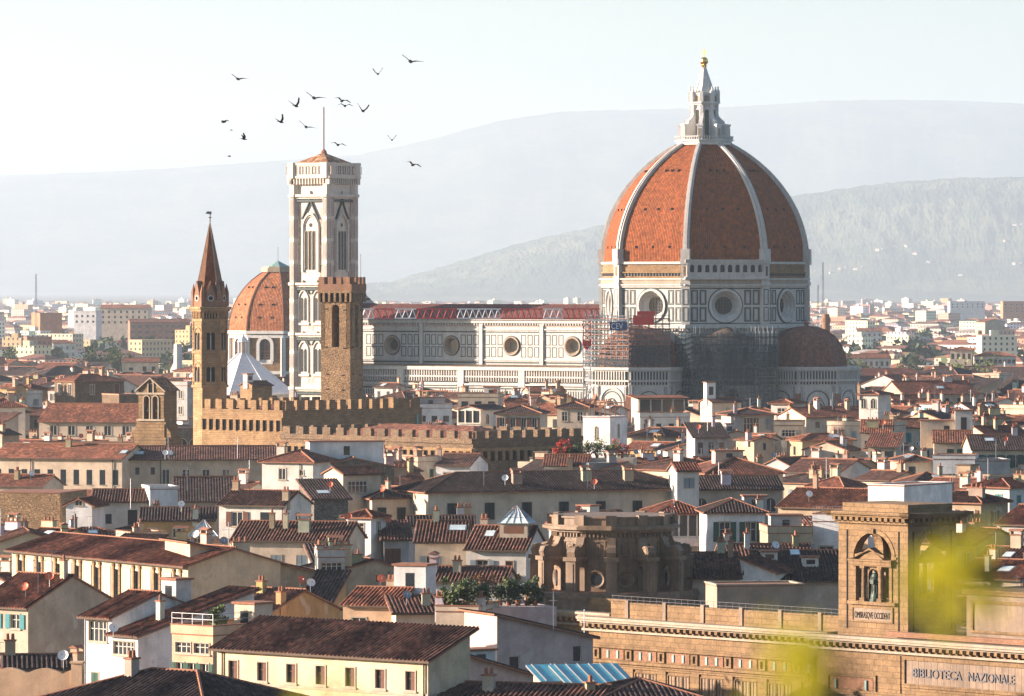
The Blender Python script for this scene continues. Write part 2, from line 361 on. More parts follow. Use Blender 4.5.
TILE = dict(brown=(0.10, 0.043, 0.029), red=(0.17, 0.057, 0.032), dark=(0.047, 0.028, 0.025), rust=(0.225, 0.08, 0.041))
# ------------------------------------------------------------------ the setting
def build_ground():
    mb = MB(); xs = [-12000, -3500, -1500, -700, -300, -120, -50, 0, 50, 120, 300, 700, 1500, 3500, 12000]
    ys = [-800, -300, -100, -30, 0, 12, 25, 45, 80, 130, 190, 260, 330, 420, 700, 1500, 3000, 6000, 12000, 24000, 46000]
    def hz(x, y):
        if y <= 14: b = 53.0
        elif y >= 330: b = 0.0
        else: t = (y - 14) / 316.0; b = 53.0 * (1 - t) ** 1.5 - 0.0
        return b * max(0.0, min(1.0, 1.5 - abs(x) / 900.0))
    for i in range(len(xs) - 1):
        for j in range(len(ys) - 1):
            P = [(xs[i], ys[j]), (xs[i + 1], ys[j]), (xs[i + 1], ys[j + 1]), (xs[i], ys[j + 1])]
            mb.face([(x, y, hz(x, y)) for x, y in P])
    tag(mb.build('ground', MAT['ground_mat']), kind='structure')
build_ground()
def fbm(x, seed, octs=6):
    r = random.Random(seed); s = 0; a = 1.0; f = 1.0
    for k in range(octs):
        s += a * math.sin(x * f + r.uniform(0, 6.28)); a *= 0.52; f *= 2.13
    return s
def interp(pts, x):
    if x <= pts[0][0]: return pts[0][1]
    for (a, b), (c, d) in zip(pts, pts[1:]):
        if x <= c: return b + (d - b) * (x - a) / (c - a)
    return pts[-1][1]
def build_hill(name, crest, D0, D1, nx, ny, rough, seed, tree):
    """crest: (pixel column, row) of the skyline; terrain rises from D0 to the crest at D1 and falls behind"""
    r = random.Random(seed); mb = MB(); V = []
    xs0, xs1 = crest[0][0], crest[-1][0]
    for j in range(ny + 1):
        t = j / ny * 1.25; row = []
        for i in range(nx + 1):
            px = xs0 + (xs1 - xs0) * i / nx
            D = D0 + (D1 - D0) * t
            X = WX(px, D1) * (0.25 + 0.75 * D / D1) if D < D1 else WX(px, D1)
            top = WZ(interp(crest, px), D1)
            s = min(1, t); prof = s * s * (3 - 2 * s) if t <= 1 else 1 - (t - 1) * 2.2
            z = top * prof * (1 + (0.12 * rough * mnoise.fractal((px / 90.0, t * 2.2, seed * 3.1), 1.0, 2.0, 4)) * (1 - abs(s - 0.5) * 2) )
            z += tree * (r.random() + 1.6 * mnoise.fractal((px / 14.0, t * 9.0, seed), 1.0, 2.0, 4)) * min(1, t * 1.5)
            row.append((X, D, z if j else -2))
        V.append(row)
    for j in range(ny):
        for i in range(nx): mb.face([V[j][i], V[j][i + 1], V[j + 1][i + 1], V[j + 1][i]])
    return tag(mb.build(name, MAT['hill_mat'], smooth=True), kind='structure'), V
_, HILL_V = build_hill('hills', [(250, 292), (390, 283), (450, 265), (530, 241), (600, 226), (700, 211), (800, 196), (850, 188), (900, 183), (960, 179), (1024, 178), (1180, 172)], 21500, 25000, 520, 110, 1, 3, 5)
build_hill('hills', [(-150, 182), (0, 176), (150, 170), (360, 155), (430, 140), (500, 121), (560, 112), (640, 110), (720, 108), (780, 104), (830, 101), (900, 100), (960, 101), (1024, 104), (1180, 100)], 36000, 40000, 260, 40, .3, 9, 3)

def far_city():
    """the plain of blocks beyond the countable houses, one mass"""
    r = random.Random(77); mb = MB(); tints = []
    wc = [(0.72, 0.62, 0.46), (0.78, 0.72, 0.6), (0.62, 0.52, 0.38), (0.8, 0.78, 0.74), (0.55, 0.4, 0.28), (0.5, 0.3, 0.2), (0.7, 0.64, 0.55)]
    rc = [(0.24, 0.10, 0.06), (0.2, 0.09, 0.06), (0.3, 0.14, 0.08), (0.35, 0.32, 0.28), (0.16, 0.09, 0.07)]
    D = 2350.0
    while D < 13500:
        X = -0.105 * D
        while X < 0.105 * D:
            w_ = r.uniform(11, 34); d_ = r.uniform(10, 16); h_ = r.choice([8, 9, 10, 11, 12, 14, 16]) * r.uniform(0.9, 1.1)
            if D > 3000 and r.random() < 0.05: h_ = r.uniform(19, 28)
            px = 512 + F * X / D
            z0 = 0.0
            
            phi = r.choice([-36, -36, -30, -42, 52, 8]) + r.uniform(-6, 6)
            mb.T = Matrix.Translation((X, D + r.uniform(-30, 30), z0 - 1)) @ Matrix.Rotation(R(phi), 4, 'Z')
            c = r.choice(wc); c = tuple(q * r.uniform(0.8, 1.08) for q in c); k = r.choice(rc)
            n0 = len(mb.f)
            for (a, b, L) in (((0, 0), (w_, 0), w_), ((w_, 0), (w_, d_), d_), ((w_, d_), (0, d_), w_), ((0, d_), (0, 0), d_)):
                mb.face([(a[0], a[1], 0), (b[0], b[1], 0), (b[0], b[1], h_), (a[0], a[1], h_)], 0, [(0, 0), (L, 0), (L, h_), (0, h_)])
            if (k[0] < 0.33 or r.random() < .5) and h_ < 19:
                o = 0.6; rs = d_ * 0.17
                A, B, Cc, Dd = (-o, -o, h_), (w_ + o, -o, h_), (w_ + o, d_ + o, h_), (-o, d_ + o, h_); E, G = (d_ / 2, d_ / 2, h_ + rs), (w_ - d_ / 2, d_ / 2, h_ + rs)
                if w_ < d_ * 1.2: E = G = (w_ / 2, d_ / 2, h_ + rs)
                mb.face([A, B, G, E] if E != G else [A, B, E], 1); mb.face([B, Cc, G], 1); mb.face([Cc, Dd, E, G] if E != G else [Cc, Dd, E], 1); mb.face([Dd, A, E], 1)
            else:
                mb.face([(0, 0, h_), (w_, 0, h_), (w_, d_, h_), (0, d_, h_)], 1)
                if r.random() < 0.6: mb.box(w_ * .3, w_ * .3 + 5, d_ * .3, d_ * .3 + 4, h_, h_ + 3, 1)
                k = tuple(q * 0.9 for q in c)
            for q in range(n0, len(mb.f)): tints.append(c if mb.m[q] == 0 else k)
            X += w_ + r.choice([0, 3, 6, 10, 22])
        D += r.uniform(32, 48) * (D / 2600.0)
    mb.T = None
    o = mb.build('distant_city', [MAT['city_wall'], MAT['city_roof']])
    at = o.data.attributes.new('tint', 'FLOAT_COLOR', 'FACE'); fl = []
    for c in tints: fl += (c[0], c[1], c[2], 1.0)
    at.data.foreach_set('color', fl)
    tag(o, 'hazy mass of pale blocks and red roofs spreading across the plain', 'city', kind='stuff')
far_city()
def far_trees():
    r = random.Random(91); mb = MB()
    for i in range(420):
        D = r.uniform(2350, 5200); X = r.uniform(-.1, .1) * D; s = r.uniform(5, 10); n = int(60 * min(1.5, 2600 / D)); z0 = 0
        for c in range(r.choice([1, 1, 2, 3, 5])):
            cx, cy_, q = X + r.uniform(-14, 14), D + r.uniform(-12, 12), s * r.uniform(.7, 1.2)
            mb.tube((cx, cy_, 0), (cx, cy_, q), .3, 3)
            for k in range(n):
                p = Vector((r.gauss(0, 1), r.gauss(0, 1), r.gauss(0, 1))); p.normalize(); p *= r.random() ** .4 * q * .7
                a = Vector((r.gauss(0, 1), r.gauss(0, 1), r.gauss(0, 1))).normalized() * q * .3; b = a.orthogonal() * .55; p += Vector((cx, cy_, q * 1.05))
                mb.face([p - a, p + b, p + a, p - b], 1)
    tag(mb.build('distant_trees', [MAT['bark'], MAT['leaf_dark']]), 'dark tree clumps scattered between the pale blocks of the hazy plain', 'trees', kind='stuff')
far_trees()
# ------------------------------------------------------------------ cathedral
KX, KD, KPHI = 49.9, 1400.0, -34.5
cath = thing('cathedral', 'huge marble cathedral with a ribbed red brick dome and long striped nave', 'cathedral', (KX, KD, 0), KPHI)
def part(mb, name, mats, parent, **k): return mb.build(name, [MAT[q] for q in mats], parent, **k)
RD = 27.0; AP = RD * math.cos(R(22.5)); SD = 2 * RD * math.sin(R(22.5))      # drum octagon
def build_drum():
    mb = MB(); pn = MB()
    mb.prism(ngon(8, RD - 0.1, 22.5), 0, 45, 0)
    for k in range(8):
        phi = 45 * k; T = faceT(0, 0, phi, AP); mb.T = T; pn.T = T; h = SD / 2
        # window band 45..54.6 with a splayed round window
        wall_hole(mb, -h, h, 45, 55.2, 0, 50.0, 3.6, 0)
        funnel(mb, 0, 50.0, [(4.35, -0.05), (4.3, -0.45), (3.75, -0.45), (3.6, 0.0), (3.3, 0.35), (3.25, 0.75), (2.75, 1.3), (2.65, 1.6), (2.25, 2.1)], 0)
        funnel(mb, 0, 50.0, [(4.6, -0.02), (4.6, -0.2), (4.35, -0.2), (4.35, -0.02)], 1)
        disc(mb, 0, 50.0, 2.3, 2.1, 3)
        for q in range(-2, 3): mb.box(q * 0.8 - 0.05, q * 0.8 + 0.05, 1.98, 2.08, 48, 52, 4); mb.box(-2, 2, 1.98, 2.07, 50 + q * 0.8 - 0.05, 50 + q * 0.8 + 0.05, 4)
        for sgn in (-1, 1):
            for (a, b) in ((4.95, 6.75), (7.15, 8.95)):
                x0, x1 = (a, b) if sgn > 0 else (-b, -a)
                for z0, z1 in ((45.9, 49.6), (50.2, 54.0)):
                    frame(pn, x0, x1, z0, z1, 0.36, 0.06, 0); frame(pn, x0 + .5, x1 - .5, z0 + .5, z1 - .5, 0.07, 0.04, 0)
            xa, xb = sorted((sgn * 9.2, sgn * (h - 0.05))); pn.box(xa, xb, -0.28, 0.05, 45.4, 54.6, 2)
            frame(pn, xa + .25, xb - .25, 46, 49.6, .2, .36, 0); frame(pn, xa + .25, xb - .25, 50.2, 54, .2, .36, 0)
        pn.box(-h, h, -0.1, 0, 54.25, 54.5, 0); pn.box(-h, h, -0.1, 0, 45.3, 45.55, 0); pn.box(-h, h, -.07, 0, 49.75, 50.05, 0) if 0 else None
        # cornices
        for z0, z1, o in ((44.2, 44.8, 1.1), (44.8, 45.2, 0.6), (54.6, 55.1, 0.5), (55.1, 55.5, 0.9), (56.6, 57.0, 0.8)):
            mb.box(-h - o * .41, h + o * .41, -o, 0.1, z0, z1, 0)
        for q in range(26): mb.box(-h + q * SD / 26 + .15, -h + q * SD / 26 + .5, -0.75, 0, 43.5, 44.2, 0)
        mb.box(-h, h, 0.02, 1.0, 55.2, 61.3, 2 if k != 1 else 0)
        pn.box(-h, h, -0.5, 0.05, 55.5, 56.6, 3)
        if k == 1:      # the finished white gallery on the south-east side
            mb.box(-h - .4, h + .4, -1.3, 0.1, 56.7, 57.3, 0); mb.box(-h - .4, h + .4, -1.35, 0.1, 60.9, 61.5, 0); mb.box(-h - .4, h + .4, -1.5, 0.1, 61.5, 61.75, 0)
            arch_wall(mb, -h, h, 57.3, 60.9, [(-8.9 + q * 1.98, 58.5, 1.15, 1.95) for q in range(10)], -1.1, -0.6, 0)
            mb.face([(-h, -.1, 57.3), (h, -.1, 57.3), (h, -.1, 60.9), (-h, -.1, 60.9)], 4)
            for q in range(11): mb.box(-9.9 + q * 1.98 - .13, -9.9 + q * 1.98 + .13, -1.25, -1.1, 57.3, 60.9, 0)
            mb.box(-h, h, -1.2, -1.1, 58.3, 58.5, 0)
        else:
            for q in range(22): mb.box(-h + (q + .5) * SD / 22 - .2, -h + (q + .5) * SD / 22 + .2, -0.25, 0, 57.6, 58.2, 4)
            mb.box(-h, h, -0.4, 0, 58.3, 58.6, 2); mb.box(-h, h, -0.5, 0, 60.6, 61.2, 0)
        mb.T = None; pn.T = None
        # corner buttresses
        a = R(22.5 + 45 * k - 90); c, s_ = math.cos(a), math.sin(a)
        mb.T = Matrix.Translation((c * RD, s_ * RD, 0)) @ Matrix.Rotation(a + math.pi / 2, 4, 'Z')
        mb.box(-1.1, 1.1, -0.55, 1, 45.2, 60.6, 0); mb.box(-1.35, 1.35, -.8, 1, 60.6, 62.0, 0); mb.box(-1.3, 1.3, -.8, 1, 55.2, 56, 0)
        frame(mb, -.75, .75, 46, 49.6, .2, .62, 1); frame(mb, -.75, .75, 50.2, 54.2, .2, .62, 1); mb.box(-.5, .5, -.6, 0, 57.6, 60, 4 if k == 1 else 2)
        mb.T = None
    part(mb, 'drum', ['marble_white', 'marble_green', 'pietraforte', 'window_glass', 'metal_dark'], cath)
    part(pn, 'marble_panels', ['marble_green', 'marble_pink', 'marble_white', 'cornice_stone'], cath)
build_drum()
DOME_H = 31.0
def dome_r(h):
    H = h * 1.195
    return math.sqrt(43.2 ** 2 - H ** 2) - 16.2
def build_dome():
    mb = MB(); prof = [(dome_r(DOME_H * i / 18.0) - 0.3, 61.2 + DOME_H * i / 18.0) for i in range(19)]
    mb.lathe(prof, 8, 0, 22.5)
    for k in range(8):
        for z, offs in ((64.8, (-.5, 0, .5)), (74.5, (-.45, 0, .45)), (84.5, (-.3, 0, .3))):
            ap = (dome_r(z - 61.2) - 0.3) * math.cos(R(22.5)); s2 = ap * math.tan(R(22.5))
            mb.T = faceT(0, 0, 45 * k, ap)
            for f in offs:
                u = f * s2
                mb.box(u - .27, u + .27, -.12, 1, z - .1, z + .5, 1)
        mb.T = None
    dome = part(mb, 'dome', ['dome_tile', 'black_matte'], cath); dome.color = (0.235, 0.064, 0.016, 1)
    for k in range(8):
        rb = MB(); a = R(22.5 + 45 * k); rb.T = Matrix.Rotation(a, 4, 'Z'); P = []
        for i in range(25):
            h = DOME_H * i / 24.0; r = dome_r(h); wd = 0.85 - 0.25 * i / 24.0; P.append((r + 0.3, wd, 61.4 + h, r - 0.9))
        for (r0, w0, z0, q0), (r1, w1, z1, q1) in zip(P, P[1:]):
            rb.face([(r0, -w0, z0), (r0, w0, z0), (r1, w1, z1), (r1, -w1, z1)]); rb.face([(r0, w0, z0), (q0, w0, z0), (q1, w1, z1), (r1, w1, z1)])
            rb.face([(q0, -w0, z0), (r0, -w0, z0), (r1, -w1, z1), (q1, -w1, z1)])
            rb.face([(r0 + .3, -w0 * .4, z0), (r0 + .3, w0 * .4, z0), (r1 + .3, w1 * .4, z1), (r1 + .3, -w1 * .4, z1)])
            rb.face([(r0 + .3, w0 * .4, z0), (r0 - .1, w0 * .4, z0), (r1 - .1, w1 * .4, z1), (r1 + .3, w1 * .4, z1)]); rb.face([(r0 - .1, -w0 * .4, z0), (r0 + .3, -w0 * .4, z0), (r1 + .3, -w1 * .4, z1), (r1 - .1, -w1 * .4, z1)])
        rb.box(25.6, 28.0, -1.15, 1.15, 60.5, 64.5)
        part(rb, 'rib', ['marble_white'], dome)
build_dome()
def build_lantern():
    mb = MB(); z = 91.6
    mb.prism(ngon(8, 7.3, 22.5), z, z + 1.2, 0); mb.prism(ngon(8, 7.8, 22.5), z + 1.2, z + 1.6, 0)
    for k in range(8):
        mb.T = faceT(0, 0, 45 * k, 7.3 * math.cos(R(22.5)))
        for q in range(9): mb.box(-2.9 + q * .72 - .07, -2.9 + q * .72 + .07, -.3, -.15, z + 1.6, z + 2.6, 0)
        mb.box(-3.1, 3.1, -.35, -.1, z + 2.6, z + 2.8, 0)
    mb.T = None
    mb.prism(ngon(8, 3.3, 22.5), z + 1.6, 104.5, 0)
    for k in range(8):
        mb.T = faceT(0, 0, 45 * k, 3.3 * math.cos(R(22.5)))
        arch_face(mb, 0, z + 2.2, 1.15, 9.2, -.03, 1); arch_trim(mb, 0, z + 2.2, 1.15, 9.2, .22, .18, 0)
        mb.T = None
        # buttress with a scroll
        mb.T = Matrix.Rotation(R(22.5 + 45 * k), 4, 'Z') @ Matrix.Rotation(R(90), 4, 'Z')
        prof = [(-6.6, z + 1.6), (-3.0, z + 1.6), (-3.0, 102.3), (-3.7, 102.0), (-3.9, 100.8), (-4.6, 99.9), (-5.3, 99.2), (-5.4, 98.4), (-6.6, 98.2)]
        pr = [(-a, b) for a, b in prof][::-1]
        mb.T = Matrix.Rotation(R(22.5 + 45 * k), 4, 'Z')
        mb.extrude(pr, -0.5, 0.5, 0)
        mb.box(5.2, 6.75, -.72, .72, z + 1.6, 97.6, 0); mb.box(5.0, 6.95, -.9, .9, 97.6, 98.2, 0); mb.box(6.74, 6.8, -.4, .4, z + 2.2, 96.8, 2)
        mb.box(3.0, 3.75, -.4, .4, 102.0, 104.5, 0)
    mb.T = None
    for r_, a, b in ((3.9, 104.5, 105.0), (4.3, 105.0, 105.5), (3.4, 105.5, 108.3), (3.7, 108.3, 108.7)): mb.prism(ngon(8, r_, 22.5), a, b, 0, bottom=True)
    for k in range(8):
        mb.T = faceT(0, 0, 45 * k, 3.4 * math.cos(R(22.5))); arch_face(mb, 0, 105.7, 1.5, 2.1, -.04, 2); arch_trim(mb, 0, 105.7, 1.5, 2.1, .25, .2, 0)
        mb.T = Matrix.Rotation(R(22.5 + 45 * k), 4, 'Z')
        mb.box(3.2, 4.1, -.45, .45, 105.5, 109.2, 0); mb.lathe([(.5, 109.2), (.15, 110.2), (.25, 110.5), (0.0, 110.9)], 5, 0, cx=3.65)
    mb.T = None
    mb.lathe([(2.7, 108.7), (2.0, 111.2), (1.15, 115.2), (.45, 118.0)], 8, 0, 22.5)
    for k in range(8):
        mb.T = Matrix.Rotation(R(22.5 + 45 * k), 4, 'Z'); mb.tube((2.75, 0, 108.7), (.45, 0, 118.1), .12, 4, 0)
    mb.T = None
    zm = [(91.6, 91.6), (104.5, 102.0), (108.7, 105.1), (111, 107), (118.1, 111.8)]
    mb.v = [(x, y, interp(zm, q) if q >= 91.6 else q) for (x, y, q) in mb.v]
    lan = part(mb, 'lantern', ['marble_bright', 'window_glass', 'cornice_stone'], cath)
    g = MB(); g.lathe([(.25, 111.5), (.75, 112.2), (.4, 112.5)], 12)
    for i in range(10):
        a0, a1 = math.pi * i / 10, math.pi * (i + 1) / 10
        g.lathe([(1.08 * math.sin(a0) + 1e-5 * (i > 0), 113.4 - 1.08 * math.cos(a0)), (1.08 * math.sin(a1) if i < 9 else 0, 113.4 - 1.08 * math.cos(a1))], 16)
    part(g, 'gilded_ball', ['gold'], lan, smooth=True)
    g = MB(); g.box(-.12, .12, -.12, .12, 114.4, 116.6); g.box(-.75, .75, -.1, .1, 115.5, 115.75); part(g, 'cross', ['gold'], lan)
build_lantern()
def marble_wall(mb, x0, x1, z0, z1, cols=None):
    """striped lower wall on the current face frame: 0 white 1 green 2 pink"""
    z = z0; i = 0
    while z < z1 - 0.2:
        mb.box(x0, x1, -.05, 0, z, min(z + .32, z1), 1 if i % 3 != 2 else 2); z += 1.25; i += 1
def build_tribune(phi, dist, rr, dome_rr, ztop, zc, name, tilecol, facets):
    a = R(phi); cx, cy_ = math.sin(a) * dist, -math.cos(a) * dist
    mb = MB(); mb.prism(ngon(8, rr, 22.5, cx, cy_), 0, zc, 0); ap = rr * math.cos(R(22.5)); h = rr * math.sin(R(22.5))
    for k in facets:
        f = phi + 45 * k; mb.T = faceT(cx, cy_, f, ap)
        for z0, z1, o in ((zc - .7, zc, .9), (zc - 1.0, zc - .7, .5), (zc - 3.6, zc - 3.2, .6), (21.5, 22.0, .35), (12, 12.5, .35)): mb.box(-h - o * .41, h + o * .41, -o, 0, z0, z1, 0)
        for q in range(int(h * 2 / .8)):
            u = -h + .4 + q * .8; mb.box(u - .12, u + .12, -.45, 0, zc - 4.4, zc - 3.6, 0); arch_face(mb, u + .4, zc - 4.4, .5, .75, -.03, 3)
            mb.box(u - .16, u + .16, -.5, 0, zc - 3.2, zc - 1.0, 0); mb.face([(u + .1, -.2, zc - 3.1), (u + .7, -.2, zc - 3.1), (u + .7, -.2, zc - 1.1), (u + .1, -.2, zc - 1.1)], 1)
        marble_wall(mb, -h, h, 1, 21, None)
        # blind arch with a tall traceried window
        arch_face(mb, 0, 13, h * 1.25, zc - 5.4 - 13, -.06, 0); arch_trim(mb, 0, 13, h * 1.25, zc - 5.4 - 13, .5, .3, 0); arch_trim(mb, 0, 13, h * 1.25 - .9, zc - 6.2 - 13, .25, .16, 1)
        arch_face(mb, 0, 13, h * .42, zc - 8.5 - 13, -.1, 3, .3); arch_trim(mb, 0, 13, h * .42, zc - 8.5 - 13, .4, .3, 0, .3); arch_trim(mb, 0, 13, h * .42 + 1.1, zc - 7.9 - 13, .2, .22, 1, .3)
        mb.box(-.06, .06, -.2, 0, 13, zc - 9.5, 0)
        for s in (-1, 1):
            mb.box(s * h * .82 - .3, s * h * .82 + .3, -.3, 0, 1, zc - 4.6, 0); frame(mb, s * h * .82 - .25, s * h * .82 + .25, 14, 20, .1, .36, 1); frame(mb, s * h * .82 - .25, s * h * .82 + .25, 22.5, zc - 5, .1, .36, 1)
        mb.T = Matrix.Translation((cx, cy_, 0)) @ Matrix.Rotation(R(f - 90 + 22.5), 4, 'Z')       # sloping buttress at the corner
        mb.extrude([(rr - .5, 0), (rr + 5.6, 0), (rr + 5.6, 17.5), (rr - .5, zc - 6.5)], -.55, .55, 2)
        mb.face([(rr + 5.9, -.8, 17.5), (rr + 5.9, .8, 17.5), (rr - .5, .8, zc - 6.1), (rr - .5, -.8, zc - 6.1)], 4)
        mb.face([(rr + 5.9, -.8, 17.2), (rr + 5.9, .8, 17.2), (rr + 5.9, .8, 17.5), (rr + 5.9, -.8, 17.5)], 4)
    mb.T = None
    part(mb, name, ['marble_white', 'marble_green', 'marble_pink', 'window_glass', 'terracotta'], cath)
    d = MB(); n = 12; hh = ztop - zc
    prof = [(dome_rr * math.cos(math.pi / 2 * i / n) ** .82 if i < n else 0.0, zc + hh * math.sin(math.pi / 2 * i / n)) for i in range(n + 1)]
    d.lathe(prof, 8, 0, 22.5, cx, cy_)
    for k in range(8):
        for (r0, z0), (r1, z1) in zip(prof, prof[1:]):
            b = R(22.5 + 45 * k); d.tube((cx + r0 * math.cos(b), cy_ + r0 * math.sin(b), z0), (cx + r1 * math.cos(b), cy_ + r1 * math.sin(b), z1), .16, 4, 0, caps=False)
    d.lathe([(.6, ztop - .1), (.5, ztop + .6), (.9, ztop + .8), (0, ztop + 1.8)], 8, 1, 0, cx, cy_)
    o = part(d, 'tribune_dome', ['dome_tile', 'terracotta'], cath); o.color = (*tilecol, 1)
build_tribune(0, 31, 13.4, 10.6, 44.6, 34.4, 'south_tribune', (0.30, 0.12, 0.07), (-2, -1, 0, 1, 2))
build_tribune(90, 31, 13.4, 10.4, 44.6, 34.4, 'east_tribune', (0.19, 0.085, 0.06), (-2, -1, 0, 1, 2))
def build_corner_wall():
    mb = MB(); T = faceT(0, 0, 45, 29.0)
    P = []
    for x, y in ((-12, -1.2), (12, -1.2), (12, 8), (-12, 8)): p = T @ Vector((x, y, 0)); P.append((p.x, p.y))
    mb.prism(P, 0, 34.4, 0)
    mb.T = faceT(0, 0, 45, 30.2); h = 12
    for z0, z1, o in ((33.7, 34.4, .9), (30.8, 31.2, .6), (21.5, 22, .35), (12, 12.5, .35)): mb.box(-h, h, -o, 0, z0, z1, 0)
    for q in range(30):
        u = -h + .4 + q * .8; mb.box(u - .12, u + .12, -.45, 0, 30, 30.8, 0); arch_face(mb, u + .4, 30, .5, .75, -.03, 3); mb.box(u - .16, u + .16, -.5, 0, 31.2, 33.7, 0)
        mb.face([(u + .1, -.2, 31.3), (u + .7, -.2, 31.3), (u + .7, -.2, 33.6), (u + .1, -.2, 33.6)], 1)
    marble_wall(mb, -h, h, 1, 21)
    for u, w_ in ((-6.5, 6), (0.5, 3.4), (6.8, 6)):
        arch_face(mb, u, 13, w_, 16, -.06, 1 if w_ < 4 else 0); arch_trim(mb, u, 13, w_, 16, .45, .3, 0); arch_face(mb, u, 13, w_ * .4, 12, -.12, 3, .3); arch_trim(mb, u, 13, w_ * .4, 12, .35, .25, 1, .3)
    # exedra above
    mb.T = None; c = (math.sin(R(45)) * 27, -math.cos(R(45)) * 27)
    mb.lathe([(7.2, 34.4), (7.2, 40.5), (7.8, 40.5), (7.8, 41.2)], 20, 0, 0, *c); mb.lathe([(8.0, 41.2), (0.2, 44.6)], 20, 4, 0, *c)
    for k in range(-3, 4):
        mb.T = faceT(c[0], c[1], 45 + 26 * k, 7.22); arch_face(mb, 0, 35.2, 1.9, 4.3, -.05, 3); arch_trim(mb, 0, 35.2, 1.9, 4.3, .35, .3, 0)
    part(mb, 'corner_chapel', ['marble_white', 'marble_green', 'marble_pink', 'window_glass', 'eave_wood'], cath)
build_corner_wall()
XW, XE = -109.0, -24.0
def build_nave():
    mb = MB(); pn = MB(); yu, ya = -10.5, -19.5
    mb.box(XW, XE, ya, 19.5, 0, 33.6, 0); mb.T = Matrix.Translation((0, yu, 0)); pn.T = mb.T
    bays = [-34.0 - 19.4 * i for i in range(4)]; edges = [-24.3] + [-43.7 - 19.4 * i for i in range(3)] + [XW]
    for bx, e1, e0 in zip(bays, edges, edges[1:]):
        wall_hole(mb, e0, e1, 33.6, 46.2, bx, 39.2, 1.9, 0)
        funnel(mb, bx, 39.2, [(2.45, -.02), (2.45, -.4), (2.15, -.4), (1.9, 0), (1.65, .5), (1.55, .9), (1.35, 1.1)], 2)
        funnel(mb, bx, 39.2, [(2.7, -.02), (2.7, -.15), (2.45, -.15)], 1); disc(mb, bx, 39.2, 1.4, 1.1, 3)
        for s in (-1, 1):
            for j in range(3):
                a = 3.0 + j * 2.05
                x0, x1 = (bx + a, bx + a + 1.55) if s > 0 else (bx - a - 1.55, bx - a)
                for z0, z1 in ((36.2, 38.9), (39.4, 42.1)): frame(pn, x0, x1, z0, z1, .2, .05, 0)
        pn.box(e0 - .55, e0 + .55, -.5, 0, 34, 45.5, 1); pn.box(e0 - .85, e0 - .55, -.3, 0, 34, 45.5, 0)
    for z0, z1, o, m in ((42.7, 43.0, .12, 0), (43.4, 43.7, .3, 1), (44.2, 44.9, .12, 2), (45.2, 46.2, .8, 1), (34.6, 35.0, .12, 0), (35.3, 35.6, .25, 1)): pn.box(XW, XE, -o, .02, z0, z1, m)
    for q in range(100): pn.box(XW + .4 + q * .85, XW + .7 + q * .85, -.55, 0, 44.6, 45.2, 1)
    mb.T = None
    mb.box(XW, XE, yu + .03, 10.47, 33.6, 46.2, 0, bottom=False) if 0 else None
    mb.face([(XW, 10.5, 33.6), (XE, 10.5, 33.6), (XE, 10.5, 46.2), (XW, 10.5, 46.2)][::-1], 0)
    # aisle
    pn.T = Matrix.Translation((0, ya, 0))
    for z0, z1, o, m in ((32.9, 33.9, .9, 1), (31.0, 31.4, .6, 1), (28.9, 29.4, .7, 1), (27.9, 28.3, .1, 0), (22.6, 23.0, .35, 1), (22.0, 22.4, .1, 0)): pn.box(XW, XE, -o, .02, z0, z1, m)
    for q in range(106):
        u = XW + .4 + q * .8
        pn.box(u - .12, u + .12, -.65, 0, 29.9, 31.0, 1); arch_face(pn, u + .4, 29.6, .5, 1.2, -.04, 3); pn.box(u - .14, u + .14, -.55, 0, 31.4, 32.9, 1); pn.face([(u + .1, -.1, 31.5), (u + .7, -.1, 31.5), (u + .7, -.1, 32.8), (u + .1, -.1, 32.8)], 2)
        pn.box(u - .18, u + .12, -.07, 0, 23.4, 27.6, 0)
    for z in [x * 1.3 + 2 for x in range(15)]: pn.box(XW, XE, -.06, .02, z, z + .42, (0, 2, 0)[int(z * 10) % 3])
    for e in edges[1:-1]:
        pn.box(e - 1.0, e + 1.0, -.8, 0, 1, 33, 1); frame(pn, e - .7, e + .7, 15, 21.5, .2, .88, 0); frame(pn, e - .7, e + .7, 23.5, 28.5, .2, .88, 0)
    for bx in bays:
        arch_face(pn, bx, 6, 2.2, 12.5, -.1, 3, .3); arch_trim(pn, bx, 6, 2.2, 12.5, .5, .35, 1, .3); pn.extrude([(bx - 2.3, 18), (bx + 2.3, 18), (bx, 23.6)], -.4, 0, 1); pn.extrude([(bx - 1.5, 18.3), (bx + 1.5, 18.3), (bx, 22)], -.46, -.4, 0)
    # little gabled side door pinnacle seen above the roofs
    pn.extrude([(-50.5, 17), (-45.5, 17), (-48, 24.8)], -1.2, 0, 1); pn.extrude([(-49.6, 17.6), (-46.4, 17.6), (-48, 22.8)], -1.28, -1.2, 0)
    for x in (-50.7, -48, -45.3): pn.tube((x, -.8, 17 if x != -48 else 24.5), (x, -.8, 22.3 if x != -48 else 27), .28, 5, 1, .05)
    pn.T = None
    part(mb, 'nave_wall', ['marble_white', 'marble_green', 'cornice_stone', 'window_glass'], cath)
    part(pn, 'marble_panels', ['marble_green', 'marble_white', 'marble_pink', 'window_glass'], cath)
    r_ = MB()
    for s in (-1, 1):
        A, B = (XW, s * 11.6, 45.95), (XE, s * 11.6, 45.95); L = XE - XW; V = math.hypot(11.6, 4.3)
        r_.face([A, B, (XE, 0, 50.2), (XW, 0, 50.2)], 0, [(0, 0), (L, 0), (L, V), (0, V)])
        r_.face([(XW, s * 20.6, 33.9), (XE, s * 20.6, 33.9), (XE, s * 10.6, 34.25), (XW, s * 10.6, 34.25)], 2, [(0, 0), (L, 0), (L, 10), (0, 10)])
    for x in (XW + .02, XE - .02): r_.face([(x, -11.6, 45.95), (x, 11.6, 45.95), (x, 0, 50.2)], 1)
